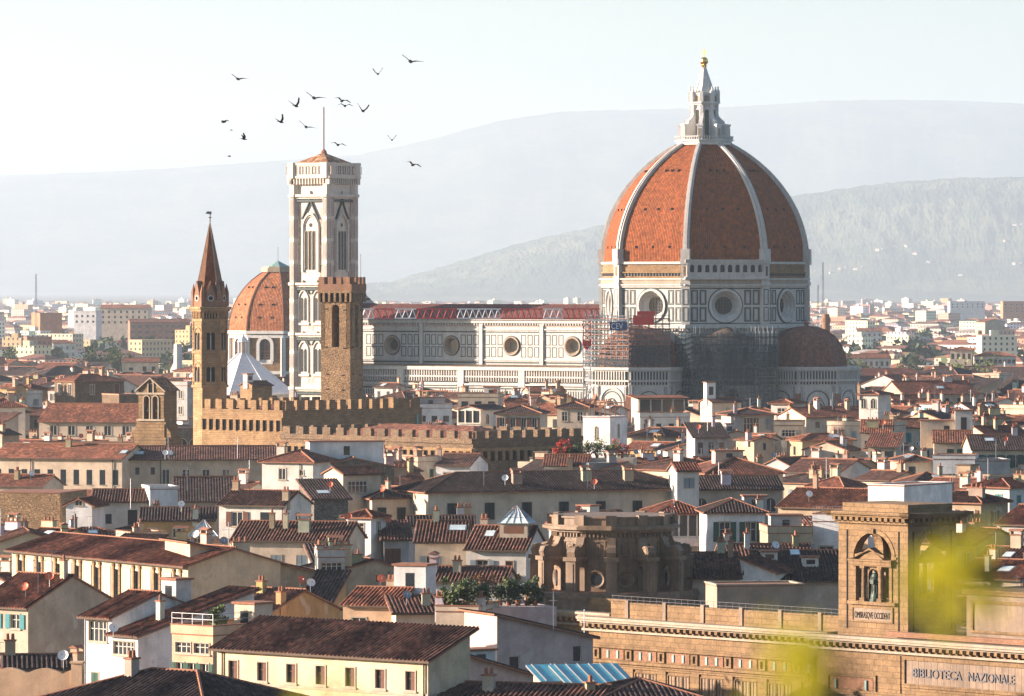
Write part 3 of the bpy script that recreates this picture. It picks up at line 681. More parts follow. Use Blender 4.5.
    o = part(r_, 'nave_roof', ['dome_tile', 'marble_white', 'rotunda_stone'], cath); o.color = (0.13, 0.05, 0.04, 1)
    f = MB(); f.T = Matrix.Translation((XW - 3, 0, 0)) @ Matrix.Rotation(R(90), 4, 'Z')
    f.extrude([(-20.5, 0), (20.5, 0), (20.5, 36), (11.5, 37.5), (11.5, 47.5), (0, 54.2), (-11.5, 47.5), (-11.5, 37.5), (-20.5, 36)], -1.5, 1.5, 0)
    for z in (48.6, 49.9, 51.2, 52.4): f.box(-(54.2 - z) * 1.5, (54.2 - z) * 1.5, -1.6, -1.5, z, z + .45, 1)
    for s in (-1, 1):
        for i in range(9): f.box(s * i * 1.3 - .2, s * i * 1.3 + .2, -.3, .3, 54.2 - i * .76, 55.0 - i * .76, 0)
    f.tube((0, 0, 54), (0, 0, 57), .35, 5, 0, .05)
    part(f, 'facade', ['marble_white', 'marble_green'], cath)
build_nave()
# ------------------------------------------------------------------ scaffolding round the tribune and the corner chapel
def kpt(x, y): a = R(KPHI); return KX + x * math.cos(a) - y * math.sin(a), KD + x * math.sin(a) + y * math.cos(a)
def scaffold(label, phi, dist, rr, n, ks, z0, z1, step, nets, group):
    c = kpt(math.sin(R(phi)) * dist, -math.cos(R(phi)) * dist)
    t = thing('scaffolding', label, 'scaffolding', (c[0], c[1], 0), KPHI, group)
    pl = MB(); dk = MB(); nb = MB(); 
    for k in ks:
        f = phi + 360.0 / n * k; ap = rr * math.cos(math.pi / n); h = rr * math.sin(math.pi / n)
        for lay in (0, 1.1):
            T = faceT(0, 0, f, ap - lay)
            pl.T = T; dk.T = T; nb.T = T
            m = max(2, int(2 * h / 1.6)); 
            for i in range(m + 1):
                u = -h + 2 * h * i / m; pl.tube((u, 0, z0), (u, 0, z1 + (rnd.random() < .4) * 1.2), .1, 4)
            z = z0 + step
            while z < z1 + .1:
                pl.tube((-h, 0, z), (h, 0, z), .08, 4); pl.tube((-h, 0, z + .9), (h, 0, z + .9), .07, 4)
                if lay == 0: dk.box(-h, h, .05, 1.2, z - .12, z - .02, 0); dk.box(-h, h, -.03, .03, z, z + .22, 0)
                z += step
            if lay == 0:
                for i in range(m):
                    zz = z0 + step * (i % 3)
                    while zz + step < z1 + .1: pl.tube((-h + 2 * h * i / m, 0, zz), (-h + 2 * h * (i + 1) / m, 0, zz + step), .04, 4); zz += step * 2
                if k in nets:
                    a, b = nets[k]; nb.face([(-h, -.15, a), (h, -.15, a), (h, -.15, b), (-h, -.15, b)])
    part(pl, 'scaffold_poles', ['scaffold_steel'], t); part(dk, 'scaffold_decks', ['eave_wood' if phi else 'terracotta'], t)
    if nets: part(nb, 'netting', ['netting'], t)
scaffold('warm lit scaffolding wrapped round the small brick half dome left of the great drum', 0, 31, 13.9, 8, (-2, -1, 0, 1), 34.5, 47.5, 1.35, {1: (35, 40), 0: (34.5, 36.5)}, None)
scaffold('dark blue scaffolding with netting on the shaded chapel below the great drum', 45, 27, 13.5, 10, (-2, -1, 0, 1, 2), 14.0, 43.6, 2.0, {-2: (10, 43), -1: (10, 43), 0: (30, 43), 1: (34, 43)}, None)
# ------------------------------------------------------------------ tower crane
def build_crane():
    D = 1349.0; x0 = WX(587, D); t = thing('tower_crane', 'red and white lattice tower crane standing against the cathedral nave', 'crane', (x0, D, 0), 0)
    z = WZ(321, D); m = MB(); s = .95
    for a in (-s, s):
        for b in (-s, s): m.tube((a, b, 0), (a, b, z - 6), .14, 4)
    k = 0; zz = 0.0
    while zz < z - 6:
        for a, b, c, d in ((-s, -s, s, -s), (s, -s, s, s), (s, s, -s, s), (-s, s, -s, -s)):
            m.tube((a, b, zz), (c, d, zz + 1.9), .08, 3); m.tube((a, b, zz), (c, d, zz), .08, 3)
        zz += 1.9
    part(m, 'mast', ['white_paint'], t)
    c = MB(); c.box(-1.1, 1.1, -1.1, 1.1, z - 6.2, z - 4.9)
    for a in (-s, s):
        for b in (-s, s): c.tube((a, b, z - 5), (a, b, z + .2), .15, 4)
    for q in range(3):
        c.tube((-s, -s, z - 5 + q * 1.7), (s, -s, z - 3.3 + q * 1.7), .09, 3); c.tube((s, -s, z - 5 + q * 1.7), (-s, -s, z - 3.3 + q * 1.7), .09, 3)
    c.lathe([(0, z - 7.3), (.9, z - 6.6), (.8, z - 6)], 10); part(c, 'slewing_head', ['red_paint'], t)
    xl = WX(362, D) - x0
    segs = [(362, 374, 1), (374, 395, 0), (395, 416, 1), (416, 457, 0), (457, 501, 1), (501, 543, 0), (543, 563, 1), (563, 600, 0)]
    for (a, b, wht) in segs:
        j = MB(); xa, xb = WX(a, D) - x0, WX(b, D) - x0; zt, zb = z + 3.0, z + .7
        for y in (-.7, .7): j.tube((xa, y, zb), (xb, y, zb), .17, 4)
        j.tube((xa, 0, zt), (xb, 0, zt), .2, 4); n = max(2, int((xb - xa) / 1.5))
        for i in range(n):
            u, v = xa + (xb - xa) * i / n, xa + (xb - xa) * (i + 1) / n; mdl = (u + v) / 2
            for y in (-.7, .7): j.tube((u, y, zb), (mdl, 0, zt), .13, 3); j.tube((mdl, 0, zt), (v, y, zb), .13, 3)
            j.tube((u, -.7, zb), (u, .7, zb), .07, 3)
        part(j, 'jib_section', ['white_paint' if wht else 'red_paint'], t)
    b = MB(); xb = WX(652, D) - x0
    for y in (-.7, .7): b.tube((0, y, z + .3), (xb, y, z + .0), .12, 4)
    for y in (-.7, .7): b.tube((3, y, z + 1.2), (xb - 5, y, z + 1.0), .06, 4)
    for i in range(9): u = xb * i / 8.0; b.tube((u, -.7, z + .15), (u, .7, z + .15), .08, 4); b.tube((u, -.7, z + .2), (u, -.7, z + 1.1), .05, 4)
    part(b, 'counter_jib', ['white_paint'], t)
    for (a, e, za, zb_) in ((633, 654, -1.0, 1.3), (637, 655, 1.4, 2.4)):
        q = MB(); q.box(WX(a, D) - x0, WX(e, D) - x0, -.8, .8, z + za, z + zb_); q.box(WX(a, D) - x0 - .02, WX(e, D) - x0 + .02, -.83, -.8, z + za + .9, z + za + 1.05); part(q, 'counterweight', ['red_paint'], t)
    q = MB(); sa, sb = WX(609.5, D) - x0, WX(627, D) - x0; q.box(sa, sb, -1.0, -.9, z - 2.3, z - .2); sg = part(q, 'sign_board', ['blue_sign'], t)
    text('sign_letters', 'CEV', (sa + .35, -1.04, z - 1.95), 2.05, 'white_paint', sg, 90, 0.02, width=2.9)
def text(name, s, loc, size, mat, parent, tilt=90, ext=0.01, width=None, rz=0, bold=0.0):
    cu = bpy.data.curves.new(name, 'FONT'); cu.body = s; cu.size = size; cu.extrude = ext; cu.offset = bold
    o = bpy.data.objects.new(name, cu); C.objects.link(o); bpy.context.view_layer.update()
    dg = bpy.context.evaluated_depsgraph_get(); me = bpy.data.meshes.new_from_object(o.evaluated_get(dg)); bpy.data.objects.remove(o)
    me.materials.clear(); me.materials.append(MAT[mat])
    o = link(name, me, parent, loc); o.rotation_euler = (R(tilt), 0, R(rz))
    if width:
        xs = [v.co.x for v in me.vertices]; k = width / (max(xs) - min(xs)); me.transform(Matrix.Diagonal((k, 1, 1, 1)))
    return o
build_crane()
# ------------------------------------------------------------------ campanile
def build_campanile():
    cx, cy_ = kpt(-104.3, -25.0); t = thing('bell_tower', 'tall square white and pink marble bell tower with a flagpole on its low roof', 'tower', (cx, cy_, 0), KPHI)
    D = cy_; Z = lambda y: WZ(y, D); hw = 5.8
    mb = MB(); pn = MB(); wn = []
    top = Z(184)
    mb.box(-hw, hw, -hw, hw, 0, top, 0)
    for sx in (-1, 1):
        for sy in (-1, 1): mb.prism(ngon(8, 1.55, 22.5, sx * (hw - .35), sy * (hw - .35)), 0, top, 0)
    lv = [Z(y) for y in (184, 196, 284, 334, 388, 440)]
    for phi in (0, 90, 180, 270):
        T = faceT(0, 0, phi, hw); mb.T = T; pn.T = T
        for z in (lv[1], lv[2], lv[3], lv[4]):
            mb.box(-hw - .3, hw + .3, -1.2, .1, z - .3, z + .35, 0); mb.box(-hw, hw, -.7, .1, z - .8, z - .3, 0); pn.box(-hw, hw, -.66, 0, z - 1.6, z - 1.1, 1)
        # top cornice on brackets
        z = top
        for q in range(15): mb.box(-hw - 1.0 + q * (2 * hw + 2) / 14 - .17, -hw - 1.0 + q * (2 * hw + 2) / 14 + .17, -1.15, 0, z - .2, z + 1.4, 0); arch_face(pn, -hw - 1.0 + (q + .5) * (2 * hw + 2) / 14, z - .1, .55, 1.2, -.04, 3)
        mb.box(-hw - 1.3, hw + 1.3, -1.35, 1, z + 1.4, z + 2.0, 0); mb.box(-hw - 1.1, hw + 1.1, -1.1, -.7, z + 2.0, z + 5.0, 0); mb.box(-hw - 1.3, hw + 1.3, -1.3, -.5, z + 5.0, z + 5.5, 0)
        for q in range(14): frame(pn, -hw - 1.2 + q * 1.05, -hw - .3 + q * 1.05, z + 2.5, z + 4.6, .16, 1.17, 2 if q % 2 else 1, -1.05)
        # tall three-light belfry opening
        zb, hh = Z(272), Z(215) - Z(272)
        arch_face(mb, 0, zb, 4.5, hh, -.05, 0, .35); arch_trim(mb, 0, zb, 4.5, hh, .55, .5, 0, .35); arch_trim(mb, 0, zb, 5.6, hh + .55, .2, .3, 1, .35); arch_trim(mb, 0, zb, 3.9, hh - .5, .2, .3, 2, .35)
        for u in (-1.22, 0, 1.22): arch_face(pn, u, zb + .6, 1.08, hh * .68, -.1, 4, .3); arch_trim(pn, u, zb + .6, 1.08, hh * .68, .07, .35, 3, .3)
        disc(pn, 0, zb + hh * .82, .55, -.12, 4, 12)
        pn.extrude([(-2.9, zb + hh - 1.2), (-2.5, zb + hh - 1.2), (0, Z(199.0) - .6), (2.5, zb + hh - 1.2), (2.9, zb + hh - 1.2), (0, Z(199.0))], -.55, 0, 1); 
        pn.extrude([(-.28, Z(199)), (.28, Z(199)), (0, Z(191))], -.5, 0, 3)
        for s in (-1, 1):
            xs = sorted((s * 3.2, s * 4.2)); zz = lv[2] + 1
            for (a, b) in ((0.5, 5), (5.5, 10), (10.5, 15), (15.5, 20.5)): frame(pn, xs[0], xs[1], lv[2] + a, lv[2] + b, .17, .06, 2 if int(a) % 2 else 1); pn.box(xs[0] + .3, xs[1] - .3, -.04, 0, lv[2] + a + .4, lv[2] + b - .4, 2)
        # two levels of paired two-light windows
        for (yb, yt, l0, l1) in ((322, 291, lv[3], lv[2]), (373, 342, lv[4], lv[3])):
            zb, hh = Z(yb), Z(yt) - Z(yb)
            for u in (-2.35, 2.35):
                arch_face(mb, u, zb, 2.7, hh, -.04, 0, .4); arch_trim(mb, u, zb, 2.7, hh, .35, .35, 0, .4); arch_trim(mb, u, zb, 3.4, hh + .35, .16, .2, 1, .4)
                for v in (-.58, .58): arch_face(pn, u + v, zb + .4, .9, hh * .74, -.1, 4, .3)
                pn.extrude([(u - 2, zb + hh - .8), (u - 1.75, zb + hh - .8), (u, zb + hh + 2.2), (u + 1.75, zb + hh - .8), (u + 2, zb + hh - .8), (u, zb + hh + 2.9)], -.4, 0, 1)
                pn.box(u - 1.9, u + 1.9, -.4, 0, zb - .8, zb - .2, 3); frame(pn, u - 1.7, u + 1.7, zb - 2.6, zb - 1, .2, .05, 2)
            for u in (0, -4.45, 4.45): frame(pn, u - .4, u + .4, l0 + 1, l1 - 2.2, .15, .05, 2)
        for z0 in (8, 14, 20):
            for q in range(5): frame(pn, -hw + 1.6 + q * 1.85, -hw + 3.0 + q * 1.85, z0, z0 + 4.6, .2, .05, 1 + q % 2)
    pn.T = None; mb.T = None
    for sx in (-1, 1):
        for sy in (-1, 1):
            for i in range(8):
                for (l0, l1, n) in ((lv[2], lv[1], 4), (lv[3], lv[2], 3), (lv[4], lv[3], 3), (6, lv[4], 4)):
                    pn.T = faceT(sx * (hw - .35), sy * (hw - .35), 45 * i, 1.55 * math.cos(R(22.5)))
                    for j in range(n):
                        a = l0 + (l1 - l0) * j / n; b = l0 + (l1 - l0) * (j + 1) / n; frame(pn, -.45, .45, a + .5, b - .5, .11, .04, 1 if (j + i) % 2 else 2); pn.box(-.24, .24, -.03, 0, a + .9, b - .9, 2)
            for z in lv[1:5]: mb.prism(ngon(8, 1.95, 22.5, sx * (hw - .35), sy * (hw - .35)), z - .35, z + .4, 0, bottom=True)
            mb.prism(ngon(8, 2.1, 22.5, sx * (hw - .25), sy * (hw - .25)), top + 1.4, top + 5.6, 0, bottom=True)
    pn.T = None
    part(mb, 'shaft', ['marble_cream'], t); part(pn, 'marble_panels', ['marble_cream', 'marble_green', 'marble_pink', 'marble_cream', 'window_glass'], t)
    r_ = MB(); e = hw + .9; zt = top + 4.9
    for k in range(4):
        a = R(90 * k); P = [(-e, -e, zt), (e, -e, zt), (0, 0, Z(152.5))]
        r_.face([Matrix.Rotation(a, 4, 'Z') @ Vector(p) for p in P], 0, [(0, 0), (2 * e, 0), (e, e)])
    r_.lathe([(.9, Z(154)), (.7, Z(151)), (.2, Z(149))], 8, 1)
    o = part(r_, 'roof', ['slab_tile', 'terracotta'], t); o.color = (.42, .22, .11, 1)
    p = MB(); p.tube((0, 0, Z(152)), (0, 0, Z(107)), .17, 6); part(p, 'flagpole', ['frame_brown'], t)
build_campanile()
# ------------------------------------------------------------------ slender hexagonal bell tower with spire
def build_spire_tower():
    D = 1040.0; Z = lambda y: WZ(y, D); t = thing('bell_tower', 'slender hexagonal brown stone bell tower with a sharp brick spire', 'tower', (WX(210, D), D, 0), 6)
    Rr = 3.25; ap = Rr * math.cos(R(30)); h = Rr * .5
    mb = MB(); mb.prism(ngon(6, Rr, 0), 0, Z(309), 0); wn = []
    for k in range(6):
        mb.T = faceT(0, 0, 60 * k, ap)
        for y, o in ((310, .5), (308, .75), (352, .25), (386, .3), (320, .2)): mb.box(-h - o * .58, h + o * .58, -o, 0, Z(y) - .25, Z(y) + .25, 1)
        for q in range(6): u = -h + (q + .5) * 2 * h / 6; mb.box(u - .1, u + .1, -.4, 0, Z(318), Z(311), 1); arch_face(mb, u + .26, Z(319), .3, 1.1, -.03, 2)
        for (yb, yt) in ((350, 328), (382, 363)):
            arch_face(mb, 0, Z(yb), 1.9, Z(yt) - Z(yb), -.03, 1); arch_trim(mb, 0, Z(yb), 1.9, Z(yt) - Z(yb), .25, .16, 1)
            for u in (-.45, .45): arch_face(mb, u, Z(yb) + .1, .68, (Z(yt) - Z(yb)) * .78, -.07, 2)
            mb.tube((0, -.15, Z(yb)), (0, -.15, Z(yt) - 1.4), .09, 5, 3)
        for s in (-1, 1): mb.box(s * h - .3 if s > 0 else -h, h if s > 0 else -h + .3, -.18, 0, Z(386), Z(310), 0)
    mb.T = None; part(mb, 'shaft', ['tan_stone', 'tan_stone', 'black_matte', 'marble_white'], t)
    s_ = MB(); z0 = Z(306)
    s_.prism(ngon(6, Rr + .1, 0), Z(309), z0 + .6, 0); A = ngon(6, Rr - .15, 0); apx = (0, 0, Z(221))
    for k in range(6):
        a, b = A[k], A[(k + 1) % 6]; s_.face([(a[0], a[1], z0 + .6), (b[0], b[1], z0 + .6), apx], 1); s_.tube((a[0], a[1], z0 + .6), apx, .14, 4, 2, .06)
        s_.T = faceT(0, 0, 60 * k, ap + .1)
        s_.extrude([(-h * .95, z0), (h * .95, z0), (0, Z(281))], -.1, 1.6, 1); disc(s_, 0, z0 + 1.5, .62, -.14, 3, 12); disc(s_, 0, z0 + 1.5, .42, -.17, 4, 10)
        s_.T = Matrix.Rotation(R(60 * k), 4, 'Z'); s_.lathe([(.5, z0), (.5, z0 + 2.6), (0, Z(283))], 5, 1, cx=Rr - .1)
    s_.T = faceT(0, 0, 0, 1.45); s_.T = None
    part(s_, 'spire', ['tan_stone', 'brick_old', 'cornice_stone', 'marble_white', 'black_matte'], t).color = (1, 1, 1, 1)
    v = MB(); v.tube((0, 0, Z(222)), (0, 0, Z(212)), .12, 5); v.lathe([(0, Z(218.5)), (.35, Z(217.5)), (0, Z(216.5))], 8); v.face([(-.9, 0, Z(213.6)), (.3, 0, Z(214.4)), (.3, 0, Z(211.5)), (-.5, 0, Z(211.3))]); v.face([(-.9, .1, Z(213.6)), (-.5, .1, Z(211.3)), (.3, .1, Z(211.5)), (.3, .1, Z(214.4))])
    part(v, 'weather_vane', ['metal_dark'], t)
build_spire_tower()
# ------------------------------------------------------------------ fortress palace and its tower
def battlement(mb, x0, x1, y0, y1, zt, n, mw, mh, th, m=0):
    """merlons along a wall on the current face frame"""
    for i in range(n):
        u = x0 + (x1 - x0) * (i + .5) / n; mb.box(u - mw / 2, u + mw / 2, y0, y0 + th, zt - .05, zt + mh, m)
def corbels(mb, x0, x1, z, sp, hh, m_w, m_d, out):
    n = max(1, int((x1 - x0) / sp)); sp = (x1 - x0) / n
    for i in range(n):
        u = x0 + sp * (i + .5)
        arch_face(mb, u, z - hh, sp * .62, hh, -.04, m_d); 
    for i in range(n + 1):
        u = x0 + sp * i; mb.box(max(x0, u - sp * .19), min(x1, u + sp * .19), -out, 0, z - hh, z, m_w); 
    mb.box(x0, x1, -out, 0, z, z + .5, m_w)
def build_fortress_tower():
    D = 1030.0; Z = lambda y: WZ(y, D); t = thing('fortress_tower', 'square brown stone tower with battlements standing right in front of the marble bell tower', 'tower', (WX(342, D), D, 0), -22)
    hw = 3.05; mb = MB(); mb.box(-hw, hw, -hw, hw, 0, Z(349), 0); mb.box(-hw, hw, -hw, hw, Z(303), Z(293), 0)
    for k in range(4):
        mb.T = faceT(0, 0, 90 * k, hw)
        arch_wall(mb, -hw, hw, Z(349), Z(303), [(0, Z(347), 1.55, Z(304.5) - Z(347))], 0, .9, 0)
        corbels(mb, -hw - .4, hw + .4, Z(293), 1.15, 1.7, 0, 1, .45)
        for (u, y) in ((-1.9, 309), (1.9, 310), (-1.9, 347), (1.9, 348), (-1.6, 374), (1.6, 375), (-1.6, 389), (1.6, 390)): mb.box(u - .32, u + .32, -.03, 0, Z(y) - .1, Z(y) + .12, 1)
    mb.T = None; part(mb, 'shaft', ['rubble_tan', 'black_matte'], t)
    b = MB(); e = hw + .48; b.box(-e, e, -e, e, Z(293) + .45, Z(284), 0)
    for k in range(4): b.T = faceT(0, 0, 90 * k, e); battlement(b, -e, e, 0.004, 0, Z(284), 4, 1.0, Z(277) - Z(284), .7); 
    b.T = None; part(b, 'battlement', ['brick_old'], t)
    q = MB()
    for u in (-1.2, 0, 1.2): q.tube((u, -hw + .3, Z(322)), (u, hw - .3, Z(322)), .12, 4)
    part(q, 'bell_beam', ['frame_brown'], t)
    g = MB(); g.lathe([(.75, Z(334)), (.55, Z(332)), (.4, Z(328)), (.1, Z(326)), (0, Z(326))], 12); part(g, 'bell', ['bronze'], t)
    p = MB(); p.tube((hw - .3, hw - .5, Z(284)), (hw - .3, hw - .5, Z(254)), .07, 4); part(p, 'flagpole', ['metal_grey'], t)
build_fortress_tower()
def build_fortress():
    D = 930.0; t = thing('fortress_palace', 'long battlemented medieval stone palace with corbel arches below the bell towers', 'palace', (WX(473, D), D, 0), -45)
    zt = WZ(444, D); w_, d_ = 49.0, 27.0; mb = MB(); mb.box(-w_, 0, 0, d_, 0, zt, 0); b = MB()
    for (T, a, c, n) in ((faceT(0, 0, 0), -w_, 0, 14), (faceT(0, 0, 90), 0, d_, 9), (faceT(-w_, d_, 180), -w_ + 0, 0, 14), (faceT(-w_, 0, -90), -d_, 0, 8)):
        if T == faceT(-w_, d_, 180): T, a, c = faceT(0, d_, 180), 0, w_
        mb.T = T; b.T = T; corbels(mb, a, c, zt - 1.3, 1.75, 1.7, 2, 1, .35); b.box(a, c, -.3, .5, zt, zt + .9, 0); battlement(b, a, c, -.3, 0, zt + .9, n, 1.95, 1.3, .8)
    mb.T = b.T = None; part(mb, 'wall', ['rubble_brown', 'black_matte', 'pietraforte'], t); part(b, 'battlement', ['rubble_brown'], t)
    r_ = MB(); hip_roof(r_, -w_ + 2, -2, 2, d_ - 2, zt - .2, 14); o = part(r_, 'roof', ['roof_tile'], t); o.color = (.26, .10, .06, 1)
    # taller rear block
    rt = 1004.0; X, Y = WX(283, rt) - t.location.x, rt - D; a = R(45); lx, ly = X * math.cos(a) - Y * math.sin(a), X * math.sin(a) + Y * math.cos(a)
    mb = MB(); b = MB(); zt = WZ(412, rt); w_, d_ = 22.5, 36.0; M0 = Matrix.Translation((lx, ly, 0)); mb.T = M0; mb.box(-w_, 0, 0, d_, 0, zt, 0)
    for (T, a_, c, n, k) in ((faceT(0, 0, 0), -w_, 0, 7, 1), (faceT(0, 0, 90), 0, d_, 13, 0), (faceT(0, d_, 180), 0, w_, 7, 0), (faceT(-w_, 0, -90), -d_, 0, 13, 0)):
        mb.T = M0 @ T; b.T = M0 @ T
        if k: corbels(mb, a_, c, zt - 1.6, 1.75, 2.0, 2, 1, .35)
        b.box(a_, c, -.12, .5, zt, zt + .3, 0); battlement(b, a_, c, -.12, 0, zt + .3, n, 1.5, 1.8, .8)
    part(mb, 'wall', ['pietraforte', 'black_matte', 'pietraforte'], t); part(b, 'battlement', ['pietraforte'], t)
    r_ = MB(); r_.T = M0; hip_roof(r_, -w_ + 2, -2, 2, d_ - 2, zt - .6, 14); o = part(r_, 'roof', ['roof_tile'], t); o.color = (.22, .09, .06, 1)
    p = MB(); p.T = M0 @ faceT(0, 0, 90); p.box(d_ - 1.6, d_ - 1.2, -.3, 0, zt - 14, zt - 1); part(p, 'downpipe', ['copper_green'], t)
def slope(mb, o, U, V, L, H, a, b, m=0, corr=0.0, per=0.42):
    """one roof slope: eave from o along U for L, rising along V for H; top edge between u=a and u=b"""
    o, U, V = Vector(o), Vector(U), Vector(V); n = U.cross(V)
    if corr <= 0:
        pts = [(0, 0), (L, 0), (b, H), (a, H)] if b - a > 1e-3 else [(0, 0), (L, 0), (a, H)]
        mb.face([o + U * p[0] + V * p[1] for p in pts], m, pts); return
    def top(u):
        t = 1.0
        if a > 1e-4: t = min(t, u / a)
        if L - b > 1e-4: t = min(t, (L - u) / (L - b))
        return H * max(0.0, t)
    k = max(6, int(L / per) * 4); us = [L * i / k for i in range(k + 1)]
    hs = [corr * abs(math.sin(math.pi * u / per)) for u in us]
    for i in range(k):
        u0, u1 = us[i], us[i + 1]; v0, v1 = top(u0), top(u1)
        p = [(u0, 0, hs[i]), (u1, 0, hs[i + 1])]
        if v1 > 1e-3: p.append((u1, v1, hs[i + 1]))
        if v0 > 1e-3: p.append((u0, v0, hs[i]))
        if len(p) > 2: mb.face([o + U * q[0] + V * q[1] + n * q[2] for q in p], m, [(q[0], q[1]) for q in p])
        mb.face([o + U * u0 - n * .05, o + U * u1 - n * .05, o + U * u1 + n * hs[i + 1], o + U * u0 + n * hs[i]], m, [(u0, 0), (u1, 0), (u1, 0), (u0, 0)])
def hip_roof(mb, x0, x1, y0, y1, z, pitch, corr=0.0):
    t = math.tan(R(pitch)); c, s = math.cos(R(pitch)), math.sin(R(pitch)); w_, d_ = x1 - x0, y1 - y0
    if w_ >= d_: r_, ra, rb = d_ / 2, (d_ / 2, w_ - d_ / 2), (d_ / 2, d_ / 2)
    else: r_, ra, rb = w_ / 2, (w_ / 2, w_ / 2), (w_ / 2, d_ - w_ / 2)
    H = r_ / c
    slope(mb, (x0, y0, z), (1, 0, 0), (0, c, s), w_, H, ra[0], ra[1], 0, corr); slope(mb, (x1, y1, z), (-1, 0, 0), (0, -c, s), w_, H, ra[0], ra[1], 0, corr)
    slope(mb, (x1, y0, z), (0, 1, 0), (-c, 0, s), d_, H, rb[0], rb[1], 0, corr); slope(mb, (x0, y1, z), (0, -1, 0), (c, 0, s), d_, H, rb[0], rb[1], 0, corr)
    zr = z + r_ * t
    return zr, [((x0 + ra[0], y0 + rb[0], zr), (x0 + ra[1], y0 + rb[1], zr))], [((x0, y0, z), (x0 + ra[0], y0 + rb[0], zr)), ((x1, y0, z), (x0 + ra[1], y0 + rb[0], zr)), ((x1, y1, z), (x0 + ra[1], y0 + rb[1], zr)), ((x0, y1, z), (x0 + ra[0], y0 + rb[1], zr))]
build_fortress()
# ------------------------------------------------------------------ red dome behind the bell tower, white pyramid of the baptistery
def build_far_dome():
    D = 1750.0; Z = lambda y: WZ(y, D); t = thing('domed_chapel', 'chapel with a big orange tiled dome half hidden behind the marble bell tower', 'church', (WX(278, D), D, 0), -14)
    Rr = 16.0; mb = MB(); mb.prism(ngon(8, Rr - .5, 22.5), 0, Z(333), 0); ap = (Rr - .5) * math.cos(R(22.5)); h = (Rr - .5) * math.sin(R(22.5))
    for k in range(8):
        mb.T = faceT(0, 0, 45 * k, ap)
        for y, o in ((332, .9), (336, .5), (372, .4)): mb.box(-h - o * .41, h + o * .41, -o, 0, Z(y) - .5, Z(y) + .5, 1)
        zb, hh = Z(359), Z(336.5) - Z(359)
        arch_face(mb, 0, zb - 1.5, 5.0, hh + 2.2, -.12, 1); arch_trim(mb, 0, zb - .6, 3.7, hh, 1.0, .6, 1); arch_face(mb, 0, zb, 3.3, hh - .8, -.2, 2)
        for u in (-1, 0, 1): mb.box(u - .08, u + .08, -.3, -.2, zb, zb + hh - 1.2, 3); mb.box(-1.6, 1.6, -.3, -.2, zb + 1.6 + u, zb + 1.75 + u, 3)
        for s in (-1, 1): mb.box(s * h - .8, s * h + .8, -.35, 0, 0, Z(337), 1)
    mb.T = None; part(mb, 'drum', ['pietraforte', 'marble_bright', 'window_glass', 'frame_brown'], t)
    d = MB(); hh = Z(271) - Z(331); prof = []
    for i in range(15): q = hh * i / 14.0; prof.append((math.sqrt(max(0, 24.0 ** 2 - (q * 1.06) ** 2)) - 8.0, Z(331) + q))
    d.lathe(prof, 8, 0, 22.5)
    for k in range(8):
        for (r0, z0), (r1, z1) in zip(prof, prof[1:]):
            b = R(22.5 + 45 * k); d.tube((r0 * math.cos(b), r0 * math.sin(b), z0), (r1 * math.cos(b), r1 * math.sin(b), z1), .3, 4, 2, caps=False)
        for i, f in ((3, -.35), (3, .35), (6, -.4), (6, .4), (10, -.3), (10, .3)):
            r_, z = prof[i]; a_ = r_ * math.cos(R(22.5)); d.T = faceT(0, 0, 45 * k, a_); u = f * r_ * .38; d.box(u - .28, u + .28, -.15, 1.5, z, z + .6, 1); d.T = None
    o = part(d, 'dome', ['dome_tile', 'black_matte', 'terracotta'], t); o.color = (.34, .125, .053, 1)
    l = MB(); r0 = prof[-1][0]; l.prism(ngon(8, r0 + 1.2, 22.5), Z(272), Z(268), 0); l.prism(ngon(8, r0 + .6, 22.5), Z(268), Z(266.5), 0); l.lathe([(4.2, Z(267)), (2.2, Z(264)), (.3, Z(261)), (0, Z(260))], 8, 1, 22.5); l.tube((0, 0, Z(261)), (0, 0, Z(247)), .1, 4, 1)
    part(l, 'cap', ['cornice_stone', 'copper_green'], t)
build_far_dome()
def build_baptistery():
    D = 1500.0; Z = lambda y: WZ(y, D); t = thing('baptistery', 'octagonal baptistery with a smooth white pyramid roof beside the brown spired tower', 'church', (WX(243, D), D, 0), -34.5)
    mb = MB(); mb.prism(ngon(8, 13.2, 22.5), 0, Z(392), 0); ap = 13.2 * math.cos(R(22.5)); h = 13.2 * math.sin(R(22.5))
    for k in range(8):
        mb.T = faceT(0, 0, 45 * k, ap)
        for z in (23, 16, 8): mb.box(-h, h, -.3, 0, z, z + .5, 1)
        for u in (-3.3, 0, 3.3): arch_trim(mb, u, 9, 2.2, 5.5, .3, .2, 1); frame(mb, u - 1, u + 1, 17.5, 22, .2, .1, 1)
    mb.T = None; part(mb, 'wall', ['marble_white', 'marble_green'], t)
    r_ = MB(); r_.lathe([(14.4, Z(394)), (14.4, Z(392)), (0.9, Z(352))], 8, 0, 22.5)
    for k in range(8):
        b = R(22.5 + 45 * k); r_.tube((14.4 * math.cos(b), 14.4 * math.sin(b), Z(392)), (.9 * math.cos(b), .9 * math.sin(b), Z(352)), .22, 4)
    part(r_, 'roof', ['lead_white'], t)
    l = MB(); l.prism(ngon(8, 1.2, 22.5), Z(354), Z(342), 1); l.prism(ngon(8, 1.7, 22.5), Z(342), Z(341), 0, bottom=True); l.lathe([(1.6, Z(341)), (0.1, Z(334.5))], 8, 0, 22.5); l.lathe([(0, Z(335.2)), (.3, Z(334.2)), (0, Z(333.4))], 8, 0)
    for k in range(8): b = R(22.5 + 45 * k); l.tube((1.35 * math.cos(b), 1.35 * math.sin(b), Z(354)), (1.35 * math.cos(b), 1.35 * math.sin(b), Z(342)), .2, 5)
    part(l, 'lantern', ['lead_white', 'trim_stone'], t)
build_baptistery()
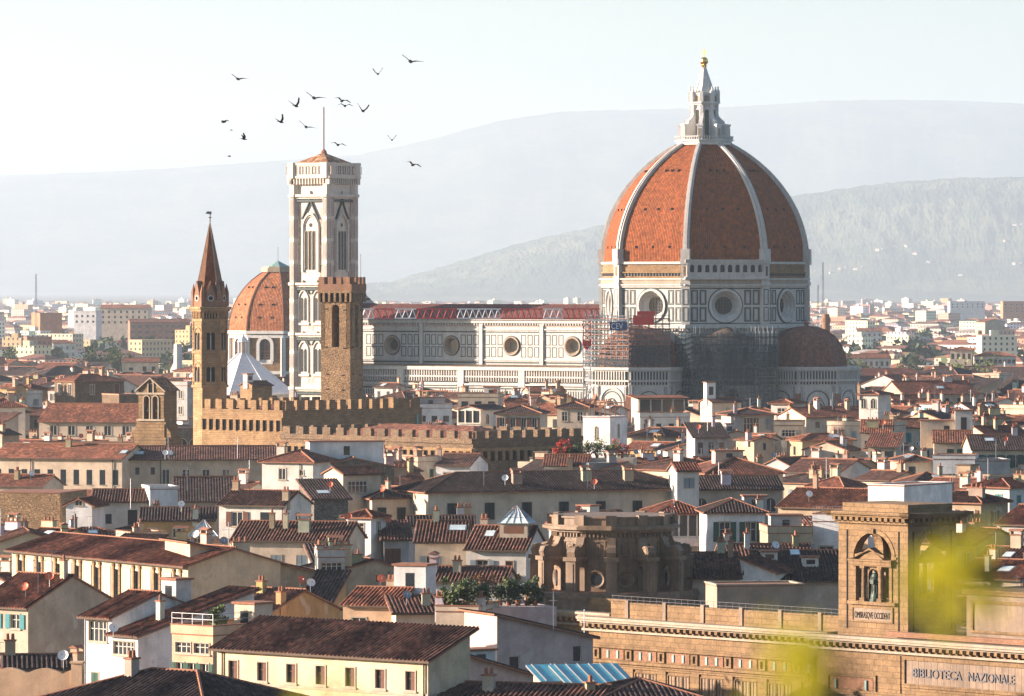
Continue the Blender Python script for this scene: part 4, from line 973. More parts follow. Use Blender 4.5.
# ------------------------------------------------------------------ gabled bell tower of the church on the left
def build_bell_gable():
    D = 1000.0; Z = lambda y: WZ(y, D); t = thing('bell_tower', 'small honey coloured gabled bell tower with open arches beside a long cream church', 'tower', (WX(138.5, D), D, 0), -28)
    w_, d_ = 5.5, 4.6; mb = MB(); zb, ze, zp = Z(424), Z(389), Z(378)
    mb.box(-.7, w_ + .7, -.4, d_ + .3, 0, Z(437), 0); mb.box(-.25, w_ + .25, -.2, d_, Z(437), zb, 0)
    for y0, y1 in ((0, .8), (d_ - .8, d_)):
        arch_wall(mb, 0, w_, zb, Z(420.5), [(1.75, zb + .0, 1.0, .55), (3.75, zb, 1.0, .55)], y0, y1, 0) if 0 else mb.box(0, w_, y0, y1, zb, Z(420), 0)
        arch_wall(mb, 0, w_, Z(420), ze, [(1.8, Z(419.5), 1.15, Z(396) - Z(419.5)), (3.7, Z(419.5), 1.15, Z(396) - Z(419.5))], y0, y1, 0)
        mb.extrude([(-.15, ze), (w_ + .15, ze), (w_ / 2, zp)], y0 - .05, y1, 0)
    for x0, x1 in ((0, .8), (w_ - .8, w_)): mb.box(x0, x1, .8, d_ - .8, zb, ze, 0)
    for o in (0.0,):
        mb.T = Matrix.Translation((0, -.05, 0)); disc(mb, w_ / 2, Z(387), .62, -.06, 1, 14); arch_face(mb, w_ / 2, Z(392.5), .9, 1.5, -.05, 1); arch_trim(mb, w_ / 2, Z(392.5), .9, 2.2, .25, .2, 2)
        for u in (1.8, 3.7): arch_trim(mb, u, Z(419.5), 1.15, Z(396) - Z(419.5), .22, .12, 2)
        for y in (393.6, 420): mb.box(-.3, w_ + .3, -.3, 0, Z(y) - .15, Z(y) + .2, 2)
    mb.T = None
    for s in (-1, 1):      # scrolls at the foot
        x = 0 if s < 0 else w_
        mb.extrude([(x, Z(437)), (x + s * 1.6, Z(437)), (x + s * 1.4, Z(432)), (x + s * .6, Z(427)), (x + s * .2, Z(418)), (x, Z(418))][::s], 0, .9, 0)
    part(mb, 'shaft', ['library_stone', 'black_matte', 'cornice_stone'], t)
    r_ = MB(); k = math.atan2(zp - ze, w_ / 2); L = (w_ / 2 + .6) / math.cos(k)
    slope(r_, (-.6, d_ + .4, ze - .6 * math.tan(k) + .1), (0, -1, 0), (math.cos(k), 0, math.sin(k)), d_ + .9, L, 0, d_ + .9); slope(r_, (w_ + .6, -.5, ze - .6 * math.tan(k) + .1), (0, 1, 0), (-math.cos(k), 0, math.sin(k)), d_ + .9, L, 0, d_ + .9)
    for (a, b) in (((-.6, ze - .6 * math.tan(k) - .15), (w_ / 2, zp - .1)), ((w_ / 2, zp - .1), (w_ + .6, ze - .6 * math.tan(k) - .15))): r_.face([(a[0], -.5, a[1]), (b[0], -.5, b[1]), (b[0], -.5, b[1] + .25), (a[0], -.5, a[1] + .25)], 1)
    o = part(r_, 'roof', ['roof_tile', 'cornice_stone'], t); o.color = (.33, .15, .08, 1)
    for u in (1.8, 3.7):
        g = MB(); g.lathe([(.45, Z(411)), (.35, Z(409.5)), (.25, Z(407)), (0, Z(406))], 10, cx=u, cy=.5); part(g, 'bell', ['bronze'], t)
build_bell_gable()
# ------------------------------------------------------------------ national library: long wing, corner tower, rotunda
LD = 560.0; LPHI = -48.0; LX = WX(908, LD)
lib = thing('library', 'huge honey stone library with deep bracketed cornice and carved name along the right edge', 'library', (LX, LD, 0), LPHI)
def cornice(mb, x0, x1, y, z, proj, dent=.95, m=0, mw=0):
    """classical cornice on the local y plane, top at z"""
    for a, b, o in ((0.0, .28, 1.0), (.28, .55, .85), (.55, .75, .5), (1.35, 1.6, .3)): mb.box(x0, x1, y - proj * o, y + .2, z - b, z - a, m)
    n = max(2, int((x1 - x0) / dent))
    for i in range(n): u = x0 + (x1 - x0) * (i + .5) / n; mb.box(u - .2, u + .2, y - proj * .72, y, z - 1.12, z - .75, mw); mb.box(u - .15, u + .15, y - proj * .45, y, z - 1.3, z - 1.12, mw)
def build_library():
    mb = MB(); cn = MB(); pl = MB()
    zf = WZ(632, 568)
    # front block with the carved name
    x0, x1, y = -10.9, 34.0, -2.4
    mb.box(x0, x1, y, 16, 0, zf - .3, 0); cornice(cn, x0 - .9, x1, y, zf, 1.25, .95, 6)
    cn.T = Matrix.Translation((x0, 0, 0)) @ Matrix.Rotation(R(-90), 4, 'Z'); cornice(cn, -3.0, 1.15, 0, zf - .003, .9); cn.T = None
    cn.box(x0 + 9, x1, y + 1.2, y + 1.9, zf, zf + .55, 1)
    mb.T = cn.T = pl.T = faceT(0, y, 0)
    frame(cn, 1.6, 24.0, zf - 5.0, zf - 1.75, .4, .22, 0); cn.box(2.0, 23.6, -.05, 0, zf - 4.6, zf - 2.15, 2)  # name panel in darker brown stone, its shade put into the colour
    for q in range(24): cn.box(2.0 + q * .9, 2.03 + q * .9, -.07, 0, zf - 4.6, zf - 2.15, 3)
    cn.box(x0, x1, -.3, 0, zf - 6.2, zf - 5.7, 0); cn.box(.6, 1.3, -.12, 0, zf - 16, zf - 1.8, 0)
    frame(cn, -9.4, -2.2, zf - 9.5, zf - 4.0, .3, .18, 0)
    for u in (-8.0, -3.6): cn.box(u - .12, u + .12, -.24, 0, zf - 5.6, zf - 4.6, 4)
    cn.box(-8.9, -2.7, -.06, 0, zf - 5.6, zf - 4.4, 5); cn.box(-8.9, -2.7, -.07, 0, zf - 9.4, zf - 6.2, 2)
    for q in range(6): arch_face(cn, 4 + q * 4.2, zf - 13, 2.2, 5.8, -.05, 2); arch_trim(cn, 4 + q * 4.2, zf - 13, 2.2, 5.8, .4, .25, 0)
    mb.T = cn.T = None
    # recessed wing running away to the left
    def wing(xa, xb, yy, zc, bays):
        mb.box(xa, xb, yy, 14, 0, zc - .3, 0); cornice(cn, xa - (.8 if bays else 0), xb, yy, zc, 1.25, .95, 6)
        cn.T = faceT(0, yy, 0)
        for z0, z1, o in ((zc - 3.35, zc - 3.1, .35), (zc - 5.0, zc - 4.65, .4), (zc - 5.5, zc - 5.3, .25)): cn.box(xa, xb, -o, 0, z0, z1, 0)
        if bays:
            n = bays; sp = (xb - xa - 1.6) / n
            for i in range(n):
                a = xa + 1.4 + sp * i
                cn.box(a + .9, a + sp - .9, -.1, 0, zc - 4.55, zc - 3.5, 5)
                for f in (.35, .65): cn.box(a + sp * f - .16, a + sp * f + .16, -.2, 0, zc - 4.45, zc - 3.6, 4)
                frame(cn, a - .45, a + .45, zc - 4.6, zc - 3.45, .18, .2, 0); cn.box(a - .7, a + .7, -.2, 0, zc - 18, zc - 5.5, 0)
                for q in range(3):
                    u = a + .9 + (sp - 1.8) * (q + .5) / 3; cn.box(u - .55, u + .55, -.04, 0, zc - 8.6, zc - 5.9, 2); frame(cn, u - .6, u + .6, zc - 8.7, zc - 5.8, .14, .16, 0); cn.box(u - .04, u + .04, -.1, 0, zc - 8.6, zc - 5.9, 0)
        cn.T = None
    ZW = 18.5
    wing(-49, -10.95, .2, ZW, 7); wing(-62, -49.05, 4.6, ZW + .1, 0)
    # terrace parapet with white railings above the wing
    cn.box(-48.4, -11.2, 3.0, 3.6, ZW - .3, ZW + 1.5, 0); cn.box(-62, -48.6, 6.4, 7.0, ZW - .3, ZW + 1.5, 0); mb.box(-48.5, -11, 3.3, 13.8, ZW - .32, ZW + .5, 0)
    for q in range(6): cn.box(-46 + q * 6, -45.5 + q * 6, 2.85, 3.7, ZW - .2, ZW + 1.75, 3)
    part(mb, 'wall', ['library_stone'], lib); part(cn, 'cornice', ['library_stone', 'brick_old', 'rotunda_stone', 'rotunda_stone', 'copper_green', 'brick_old', 'cornice_stone'], lib)
    rl = MB()
    for q in range(38): rl.tube((-48 + q, 2.9, ZW + 1.4), (-48 + q, 2.9, ZW + 2.2), .02, 4)
    for z in (1.8, 2.2): rl.tube((-48.2, 2.9, ZW + z), (-11.2, 2.9, ZW + z), .025, 4)
    part(rl, 'railing', ['metal_dark'], lib)
    text('carved_word', 'BIBLIOTECA', (3.0, y - .1, zf - 3.85), 1.3, 'metal_dark', lib, 90, .05, width=6.9, bold=.005); text('carved_word', 'NAZIONALE', (10.8, y - .1, zf - 3.85), 1.3, 'metal_dark', lib, 90, .05, width=6.4, bold=.005)
    # attic block right of the tower
    a = MB(); a.box(5.5, 16, 3, 12, zf - .3, zf + 4.6, 0); a.box(5.2, 16.3, 2.7, 12.3, zf + 4.6, zf + 5.1, 1); frame(a, 6.2, 15.4, zf + .6, zf + 4, .3, .1, 1) if 0 else None
    a.T = faceT(0, 3, 0); frame(a, 6.2, 15.4, zf + .6, zf + 4, .3, .15, 1); a.T = None
    a.box(15.6, 17.4, 2.2, 4, zf - .2, zf + 6.4, 1); part(a, 'attic', ['rotunda_stone', 'library_stone'], lib)
build_library()
def aedicule(cb, cx, zb, statue):
    """columns, entablature and pediment standing in the arch, on the current face frame"""
    for s in (-1, 1):
        cb.tube((cx + s * 1.25, -.1, zb + .35), (cx + s * 1.25, -.1, zb + 3.9), .24, 8, 0, .2); cb.box(cx + s * 1.25 - .34, cx + s * 1.25 + .34, -.42, .3, zb, zb + .35, 0); cb.box(cx + s * 1.25 - .32, cx + s * 1.25 + .32, -.4, .3, zb + 3.45, zb + 3.7, 0)
        cb.box(cx + s * 2.62 - .2, cx + s * 2.62 + .2, -.12, .35, zb, zb + 3.7, 0)
    cb.box(cx - 3.0, cx + 3.0, -.45, .4, zb + 3.7, zb + 4.2, 0); cb.box(cx - 3.15, cx + 3.15, -.6, .45, zb + 4.2, zb + 4.4, 0)
    cb.extrude([(cx - 1.9, zb + 4.4), (cx + 1.9, zb + 4.4), (cx, zb + 5.5)], -.35, .4, 0)
    for s in (-1, 1): cb.face([(cx + s * 2.1, -.6, zb + 4.4), (cx, -.6, zb + 5.65), (cx, .4, zb + 5.65), (cx + s * 2.1, .4, zb + 4.4)], 0); cb.face([(cx + s * 2.1, -.6, zb + 4.93), (cx, -.6, zb + 5.4), (cx, -.6, zb + 5.65), (cx + s * 2.1, -.6, zb + 4.6)], 0)
    arch_wall(cb, cx - .95, cx + .95, zb, zb + 3.7, [(cx, zb + .02, 1.45, 3.4)], .05, .5, 0); cb.box(cx - .95, cx + .95, .9, 1.0, zb, zb + 3.7, 1) if statue else None
def build_library_tower():
    T0 = MB(); zf = WZ(632, 568) - .3; W_, Dp = 10.1, 7.3; Z = lambda y: WZ(y, 563)
    zb, zc, zt = Z(602), Z(512), Z(504); cb = MB(); cn = MB()
    T0.box(-W_, 0, 0, Dp, zf, zb, 0)
    za = zb + 4.75                                  # springing
    for T, a, b, c, w_ in ((faceT(0, 0, 0), -W_, 0, -5.05, 5.7), (faceT(0, Dp, 180), 0, W_, 5.05, 5.7), (faceT(0, 0, 90), 1.1, Dp - 1.1, Dp / 2, 3.9), (faceT(-W_, 0, -90), -Dp + 1.1, -1.1, -Dp / 2, 3.9)):
        T0.T = T; arch_wall(T0, a, b, zb, zc - 1.2, [(c, zb + .05, w_, Z(533) - zb)], 0, 1.1, 0)
    for T, a, b, c, w_ in ((faceT(0, 0, 0), -W_, 0, -5.05, 5.7), (faceT(0, 0, 90), 0, Dp, Dp / 2, 3.9), (faceT(0, Dp, 180), 0, W_, 5.05, 5.7), (faceT(-W_, 0, -90), -Dp, 0, -Dp / 2, 3.9)):
        cn.T = T; arch_trim(cn, c, za, w_, Z(533) - za, .45, .08, 0); cn.box(c - .3, c + .3, -.3, 0, Z(533) - .1, Z(529), 0)
        for s in (-1, 1): cn.box(c + s * (w_ / 2 + .9) - .12, c + s * (w_ / 2 + .9) + .12, -.02, 0, zf + .8, Z(531), 2); cn.box(c + s * (w_ / 2 + .25) - .35, c + s * (w_ / 2 + .25) + .35, -.12, 0, za - .25, za, 0)
        for z0, z1, o in ((zc - 1.25, zc - 1.0, .3), (zc - .55, zc - .3, .9), (zc - .3, zc, 1.25)): cn.box(a - o, b + o, -o, .1, z0, z1, 0)
        n = 13 if w_ > 5 else 10
        for i in range(n): u = a - .4 + (b - a + .8) * (i + .5) / n; cn.box(u - .22, u + .22, -.75, 0, zc - .95, zc - .55, 0)
        cn.box(a, b, -.12, .1, zf, zf + .7, 0)
        cn.box(c - w_ / 2 - .6, c + w_ / 2 + .6, -.35, .05, zb - .35, zb, 0)
        cb.T = T
        if T in (faceT(0, Dp, 180), faceT(-W_, 0, -90)): continue
        aedicule(cb, c, zb, w_ > 5) if w_ > 5 else (cb.box(c - 1.7, c + 1.7, -.3, .4, zb + 4.15, zb + 4.8, 0), cb.extrude([(c - 1.6, zb + 4.8), (c + 1.6, zb + 4.8), (c, zb + 5.9)], -.3, .4, 0), cb.tube((c - 1.1, 0, zb), (c - 1.1, 0, zb + 4.15), .22, 8), cb.tube((c + 1.1, 0, zb), (c + 1.1, 0, zb + 4.15), .22, 8))
    cn.T = None; cb.T = None; T0.T = None
    T0.box(-W_, 0, 0, Dp, zc - 1.2, zc - .3, 0); T0.box(-W_ + .3, -.3, .3, Dp - .3, zc - .3, zt, 0); T0.lathe([((W_ / 2 - .3) * 1.38, zt), (0, zt + .55)], 4, 1, 45, -W_ / 2, Dp / 2) if 0 else None
    tw = part(T0, 'tower', ['library_stone', 'roof_tile'], lib); part(cn, 'tower_cornice', ['library_stone', 'rotunda_stone', 'black_matte'], tw); part(cb, 'aedicule', ['library_stone', 'rotunda_stone'], tw)
    p = MB(); p.T = faceT(0, 0, 0); frame(p, -8.1, -2.1, Z(625) + .2, Z(606) - .1, .2, .14, 1); p.box(-7.9, -2.3, -.05, 0, Z(625) + .4, Z(606) - .3, 0)
    pq = part(p, 'plaque', ['bronze', 'library_stone'], tw); pq.data.materials[0] = MAT['rotunda_stone']
    text('carved_verse', 'OMBRASQVE OCCIDENT', (-7.7, -.06, Z(619)), .95, 'black_matte', pq, 90, .02, width=5.2)
    # bronze statue in the niche
    st = MB(); cx = -5.05; prof = [(.62, 0), (.6, .3), (.46, .9), (.42, 1.5), (.46, 2.0), (.52, 2.35), (.40, 2.62), (.17, 2.75), (.15, 2.85)]
    for k in range(8): st.T = Matrix.Translation((cx, .35, zb + .25)) @ Matrix.Diagonal((1, .8, 1, 1))
    st.lathe(prof, 14); st.lathe([(0.0, 2.82), (.16, 2.85), (.23, 3.02), (.24, 3.15), (.18, 3.32), (0, 3.38)], 12); st.lathe([(.27, 3.2), (.3, 3.26), (.2, 3.4), (0, 3.46)], 12)
    st.tube((-.46, 0, 2.4), (-.58, -.25, 1.75), .15, 8, 0, .12); st.tube((-.58, -.25, 1.75), (-.05, -.55, 1.95), .12, 8, 0, .09); st.tube((.46, 0, 2.4), (.6, -.15, 1.7), .15, 8, 0, .12); st.tube((.6, -.15, 1.7), (.2, -.55, 1.6), .12, 8, 0, .09)
    st.box(-.2, .25, -.72, -.5, 1.6, 2.05); st.lathe([(.3, -.25), (.75, -.25), (.75, 0), (0, 0)], 10)
    for i in range(7): a = -1.9 + i * .55; st.tube((.5 * math.cos(a - .3), .5 * math.sin(a - .3) - .05, .05), (.36 * math.cos(a - .3), .36 * math.sin(a - .3), 1.7), .07, 5)
    so = part(st, 'statue', ['bronze'], None, smooth=True); so.matrix_world = Matrix.Translation((LX, LD, 0)) @ Matrix.Rotation(R(LPHI), 4, 'Z')
    tag(so, 'robed bronze statue standing in the arched niche of the honey stone tower', 'statue')
build_library_tower()
def build_rotunda():
    Z = lambda y: WZ(y, 608); cx, cy_ = -61.0, 14.8; mb = MB(); ph = 47.0
    z0, z1 = Z(592), Z(533)
    mb.prism(ngon(36, 9.95, 0, cx, cy_), 0, z0, 0, mt=2); mb.prism(ngon(36, 10.15, 0, cx, cy_), z0 - .7, z0 - .35, 0, bottom=True)
    rr = 6.45; mb.prism(ngon(12, rr + 0.25, ph - 90, cx, cy_), z0, z1, 0)
    for a, b, o in ((z1, z1 + .3, .55), (z1 + .3, z1 + .65, 1.15), (z1 + .65, z1 + .8, .8)): mb.prism(ngon(12, rr + .25 + o, ph - 90, cx, cy_), a, b, 0, bottom=True)
    mb.prism(ngon(12, rr + .5, ph - 90, cx, cy_), z1 + .8, z1 + 1.6, 0); mb.prism(ngon(12, rr + .75, ph - 90, cx, cy_), z1 + 1.6, z1 + 1.8, 0, bottom=True)
    for k in range(12):
        f = ph + 15 + 30 * k; ap = (rr + .25) * math.cos(R(15)); mb.T = faceT(cx, cy_, f, ap); h = (rr + .25) * math.sin(R(15))
        frame(mb, -h * .62, h * .62, z0 + 3.6, z1 - .9, .18, .12, 0); frame(mb, -.5, .5, z0 + 4.0, z1 - 1.3, .14, .2, 0); disc(mb, 0, z1 - 1.6, .3, -.2, 0, 12)
        for q in range(6): mb.box(-h * .7 + q * h * .28 - .09, -h * .7 + q * h * .28 + .09, -.3, 0, z1 - .55, z1 - .1, 0)
        for i in range(18):
            a, b = 6.2832 * i / 18, 6.2832 * (i + 1) / 18
            mb.face([(.95 * math.cos(a), -.2, z0 + 1.35 + .95 * math.sin(a)), (.95 * math.cos(b), -.2, z0 + 1.35 + .95 * math.sin(b)), (.72 * math.cos(b), -.03, z0 + 1.35 + .72 * math.sin(b)), (.72 * math.cos(a), -.03, z0 + 1.35 + .72 * math.sin(a))], 0)
        disc(mb, 0, z0 + 1.35, .74, -.025, 1, 18)
        # radial buttress with a passage arch and a scroll on top
        mb.T = Matrix.Translation((cx, cy_, 0)) @ Matrix.Rotation(R(ph - 90 + 30 * k), 4, 'Z')
        arch_wall(mb, rr, rr + 2.5, z0, z0 + 3.9, [(rr + .95, z0 + .01, 1.25, 2.9)], -.42, .42, 0)
        mb.box(rr + 1.75, rr + 2.75, -.62, .62, z0, z0 + 3.5, 0); mb.box(rr + 1.95, rr + 2.83, -.35, .35, z0 + .4, z0 + 3.2, 0); mb.box(rr - .05, rr + 3.0, -.85, .85, z0 + 3.5, z0 + 3.95, 0)
        S = [(rr, z0 + 3.95), (rr + 2.6, z0 + 3.95), (rr + 2.75, z0 + 4.5), (rr + 2.5, z0 + 5.05), (rr + 1.9, z0 + 5.2), (rr + 1.3, z0 + 5.0), (rr + .8, z0 + 5.3), (rr + .45, z0 + 6.1), (rr, z0 + 6.3)]
        mb.extrude(S, -.5, .5, 0)
        for s in (-1, 1):
            for i in range(12):
                a, b = 6.2832 * i / 12, 6.2832 * (i + 1) / 12
                mb.tube((rr + 1.95 + .5 * math.cos(a), s * .5, z0 + 4.55 + .5 * math.sin(a)), (rr + 1.95 + .5 * math.cos(b), s * .5, z0 + 4.55 + .5 * math.sin(b)), .1, 4, 0, caps=False)
        mb.box(rr + .2, rr + .85, -.6, .6, z1 + .8, z1 + 1.95, 0)
    mb.T = None; mb.lathe([(rr + .3, z1 + .95), (0, z1 + 1.35)], 12, 3, ph - 90, cx, cy_)
    part(mb, 'rotunda', ['rotunda_stone', 'window_glass', 'terracotta', 'eave_wood'], lib)
build_rotunda()
# ------------------------------------------------------------------ birds
def bird_mesh(pose):
    mb = MB(); a, b, sweep = pose
    mb.lathe([(0, -.34), (.035, -.31), (.055, -.25), (.06, -.2), (.10, -.1), (.105, .05), (.07, .2), (.035, .3), (.02, .33)], 8)
    mb.face([(-.03, 0, .26), (.03, 0, .26), (.11, 0, .5), (0, 0, .52), (-.11, 0, .5)]); mb.face([(0, .015, -.35), (-.03, 0, -.33), (0, -.015, -.44)]); mb.face([(0, .015, -.35), (0, -.015, -.44), (.03, 0, -.33)])
    V = [(x, -z, y) for (x, y, z) in mb.v]; mb.v = [(p[0], p[1], p[2]) for p in V]
    for s in (-1, 1):
        e = (s * .38 * math.cos(a), sweep * .3, .38 * math.sin(a)); tip = (e[0] + s * .42 * math.cos(b), e[1] - sweep - .12, e[2] + .42 * math.sin(b))
        f0, f1, b0, b1 = (s * .06, .12, .03), (e[0], e[1] + .1, e[2]), (s * .06, -.16, .03), (e[0], e[1] - .17, e[2])
        for dz in (0, -.025):
            q = lambda p, k=1: (p[0], p[1], p[2] + dz * k)
            mb.face([q(f0), q(f1), q(b1), q(b0)]); mb.face([q(f1), q(tip, .2), (tip[0] - s * .06, tip[1] - .12, tip[2]), q(b1)])
        for p, r_ in ((f0, f1), (f1, tip)): mb.face([p, (p[0], p[1], p[2] - .025), (r_[0], r_[1], r_[2] - .02), r_])
    me_o = mb.build('bird', [MAT['black_matte']]); me = me_o.data; bpy.data.objects.remove(me_o); return me
POSE = [bird_mesh(p) for p in ((R(24), R(14), .12), (R(30), R(-22), .05), (R(8), R(-35), .1), (R(42), R(48), .1))]
BIRDS = [(238, 79, 0, 1.05, 30, -12, 'lone black bird gliding at the upper left of the flock'), (314, 98, 0, 1.2, 25, -14, 'large dark bird with tilted wings just above the flagpole tip'),
 (296, 106, 3, .95, -30, 12, 'dark bird flapping just left of the flagpole tip'), (281, 122, 3, .85, -40, 18, 'small dark bird flapping low left of the flagpole'), (306, 127, 0, 1.05, 20, -22, 'dark bird gliding close beside the left of the flagpole'),
 (224, 122, 1, .75, 60, 5, 'small bird with drooped wings at the far left of the flock'), (231, 130, 2, .32, 80, 0, 'tiniest bird, a mere speck at the left of the flock'), (244, 139, 3, .72, -75, 8, 'small bird seen side on at the lower left of the flock'),
 (229, 156, 2, .42, 85, 4, 'tiny bird lowest of all on the left, below the others'), (342, 101, 1, 1.0, 20, -16, 'upper bird of the close pair just right of the flagpole tip'), (345, 106, 1, .9, 10, -4, 'lower bird of the close pair just right of the flagpole tip'),
 (363, 111, 3, .95, -20, -8, 'dark bird with raised wings right of the close pair'), (338, 145, 1, .9, 15, -10, 'dark bird with drooped wings low beside the bell tower roof'), (378, 74, 3, .78, 15, 5, 'small bird with raised wings just below the topmost bird'),
 (410.5, 61.5, 0, 1.3, 22, -16, 'topmost and largest black bird, right of the flock'), (392, 140, 3, .65, 0, 0, 'faint bird with wings raised steeply, far right of the flagpole'), (413, 165, 1, .95, 25, -18, 'lowest bird of the flock, alone on the far right')]
for i, (px, py, ps, s, yaw, roll, lb) in enumerate(BIRDS):
    D = 640 + (i * 37) % 90; o = link('bird', POSE[ps], None, (WX(px, D), D, WZ(py, D))); o.scale = (s * 1.5 * D / 640,) * 3
    o.rotation_euler = (R(-8 if ps != 0 else 12), R(-roll), R(yaw)); tag(o, lb, 'bird', 'birds wheeling round the bell tower')
# ------------------------------------------------------------------ houses
WMESH = {}
SHUT = dict(green='shutter_green', teal='shutter_teal', brown='shutter_brown', grey='shutter_grey', dark='shutter_dark')
def win_mesh(w_, h_, style, far):
    w_, h_ = round(w_, 1), round(h_, 1); key = (w_, h_, style, far)
    if key in WMESH: return WMESH[key]
    mb = MB(); x, z = w_ / 2, h_ / 2; kind, _, colr = style.partition('_'); gy = -.012 if far else .17
    sh = SHUT.get(colr, 'shutter_green')
    if kind == 'arch':
        arch_face(mb, 0, -z, w_, h_, -.015, 1); arch_trim(mb, 0, -z, w_, h_, .16, .07, 0); mb.box(-.04, .04, -.05, 0, -z, z - .2, 2); mb.box(-x - .2, x + .2, -.14, 0, -z - .14, -z, 0)
    elif kind == 'closed':
        mb.box(-x, x, -.05, 0, -z, z, 3); mb.box(-.03, .03, -.065, -.05, -z, z, 4)
        if not far:
            n = int(h_ / .16)
            for i in range(n): mb.box(-x + .06, x - .06, -.07, -.05, -z + h_ * i / n + .02, -z + h_ * i / n + .07, 3)
        frame(mb, -x - .1, x + .1, -z - .1, z + .1, .1, .07, 0)
    elif kind == 'dark':
        mb.face([(-x, gy, -z), (x, gy, -z), (x, gy, z), (-x, gy, z)], 1); mb.box(-x - .1, x + .1, -.1, 0, -z - .1, -z, 0)
        if not far: frame(mb, -x, x, -z, z, .06, -gy + .05, 2, gy)
    else:
        mb.face([(-x, gy, -z), (x, gy, -z), (x, gy, z), (-x, gy, z)], 1)
        n = max(2, int(w_ / .55)) if kind == 'wide' else 2
        frame(mb, -x, x, -z, z, .07, .045 if far else -gy + .05, 2, gy)
        for i in range(1, n): u = -x + w_ * i / n; mb.box(u - .045, u + .045, -.045 if far else gy - .05, gy, -z, z, 2)
        if not far or kind == 'wide': mb.box(-x, x, -.04 if far else gy - .045, gy, z * .25 - .03, z * .25 + .03, 2)
        t = .16 if kind == 'ped' else .11
        frame(mb, -x - t, x + t, -z - .02, z + t, t, .07, 0); mb.box(-x - .22, x + .22, -.16, 0, -z - .14, -z, 0)
        if kind == 'ped': mb.box(-x - .45, x + .45, -.4, 0, z + .5, z + .68, 0); mb.box(-x - .3, x + .3, -.2, 0, z + .25, z + .5, 0)
        if kind == 'open' and far:
            for s in (-1, 1): a, b = sorted((s * (x + .08), s * (x + .08 + w_ * .48))); mb.box(a, b, -.12, -.06, -z, z, 3)
        if kind == 'half': mb.box(.08, x - .07, gy - .09, gy - .05, -z + .07, z - .07, 3)
    me_o = mb.build('window', [MAT[q] for q in ('trim_stone', 'window_glass', 'frame_brown' if kind in ('wood', 'half') else 'frame_white', 'shutter_brown' if kind == 'half' else sh, 'black_matte')])
    me = me_o.data; bpy.data.objects.remove(me_o); WMESH[key] = me; return me
def shutter_mesh(w_, h_, mat):
    key = ('sh', round(w_, 2), round(h_, 1), mat)
    if key not in WMESH:
        mb = MB(); mb.box(0, w_, -.06, 0, -h_ / 2, h_ / 2, 0); n = int(h_ / .13)
        for i in range(n): mb.box(.06, w_ - .06, -.075, -.06, -h_ / 2 + h_ * i / n + .02, -h_ / 2 + h_ * i / n + .07, 0)
        o = mb.build('shutter', [MAT[mat]]); WMESH[key] = o.data; bpy.data.objects.remove(o)
    return WMESH[key]
def gmesh(key, fn):
    if key not in WMESH: o = fn(); WMESH[key] = o.data; bpy.data.objects.remove(o)
    return WMESH[key]
def chimney_mesh(k):
    def f():
        mb = MB(); a, b, h = ((.45, .35, 1.3), (.7, .4, 1.6), (.3, .3, 1.9), (1.1, .4, 1.2))[k]
        mb.box(-a, a, -b, b, -1.2, h, 0); mb.box(-a - .1, a + .1, -b - .1, b + .1, h, h + .12, 1)
        n = 1 if a < .4 else (3 if a > 1 else 2)
        if k == 1:      # little tiled hat on posts
            for x in (-a, a): mb.box(x - .08, x + .08, -b, b, h + .12, h + .5, 0)
            mb.face([(-a - .25, -b - .2, h + .5), (a + .25, -b - .2, h + .5), (a + .25, 0, h + .8), (-a - .25, 0, h + .8)], 1); mb.face([(a + .25, b + .2, h + .5), (-a - .25, b + .2, h + .5), (-a - .25, 0, h + .8), (a + .25, 0, h + .8)], 1)
            mb.face([(-a - .25, -b - .2, h + .5), (-a - .25, 0, h + .8), (-a - .25, b + .2, h + .5)], 1); mb.face([(a + .25, -b - .2, h + .5), (a + .25, b + .2, h + .5), (a + .25, 0, h + .8)], 1)
        else:
            for i in range(n): mb.tube((-a + a * 2 * (i + .5) / n, 0, h + .1), (-a + a * 2 * (i + .5) / n, 0, h + .65), .17, 7, 1, .13)
        return mb.build('chimney', [MAT['plaster'], MAT['terracotta']])
    return gmesh(('chim', k), f)
def antenna_mesh(k):
    def f():
        mb = MB(); h = (2.6, 3.6, 2.0)[k]; mb.tube((0, 0, -.8), (0, 0, h), .05, 4)
        mb.tube((-.9, 0, h - .15), (.9, .1, h - .15), .025, 3)
        for i in range(6 if k != 2 else 4): u = -.85 + i * .34; mb.tube((u, -.4 + .05 * i, h - .15), (u, .4 - .05 * i, h - .15), .018, 3)
        if k == 1: mb.tube((-.2, -.6, h - .9), (.2, .7, h - .9), .025, 3); [mb.tube((-.35, -.5 + i * .35, h - .9), (.35, -.5 + i * .35, h - .9), .018, 3) for i in range(4)]
        return mb.build('antenna', [MAT['metal_grey']])
    return gmesh(('ant', k), f)
def dish_mesh(k):
    def f():
        mb = MB(); mb.tube((0, 0, -.6), (0, 0, .5), .04, 5, 1); P = [(0, 0), (.25, .03), (.42, .1), (.5, .17)]
        mb.T = Matrix.Translation((0, -.15, .75)) @ Matrix.Rotation(R(62), 4, 'X')
        mb.lathe(P, 14, 0); mb.lathe([(r_, z - .03) for r_, z in P][::-1], 14, 0); mb.tube((0, -.45, .1), (0, -.1, .5), .02, 3, 1); mb.box(-.06, .06, -.16, -.04, .46, .58, 1)
        return mb.build('satellite_dish', [MAT[('white_paint', 'dish_orange', 'metal_grey')[k]], MAT['metal_grey']])
    return gmesh(('dish', k), f)
def skylight_mesh():
    def f():
        mb = MB(); mb.box(-.55, .55, -.75, .75, .0, .14, 0); mb.box(-.47, .47, -.67, .67, .14, .16, 1); return mb.build('skylight', [MAT['metal_grey'], MAT['glass_pale']])
    return gmesh('sky', f)
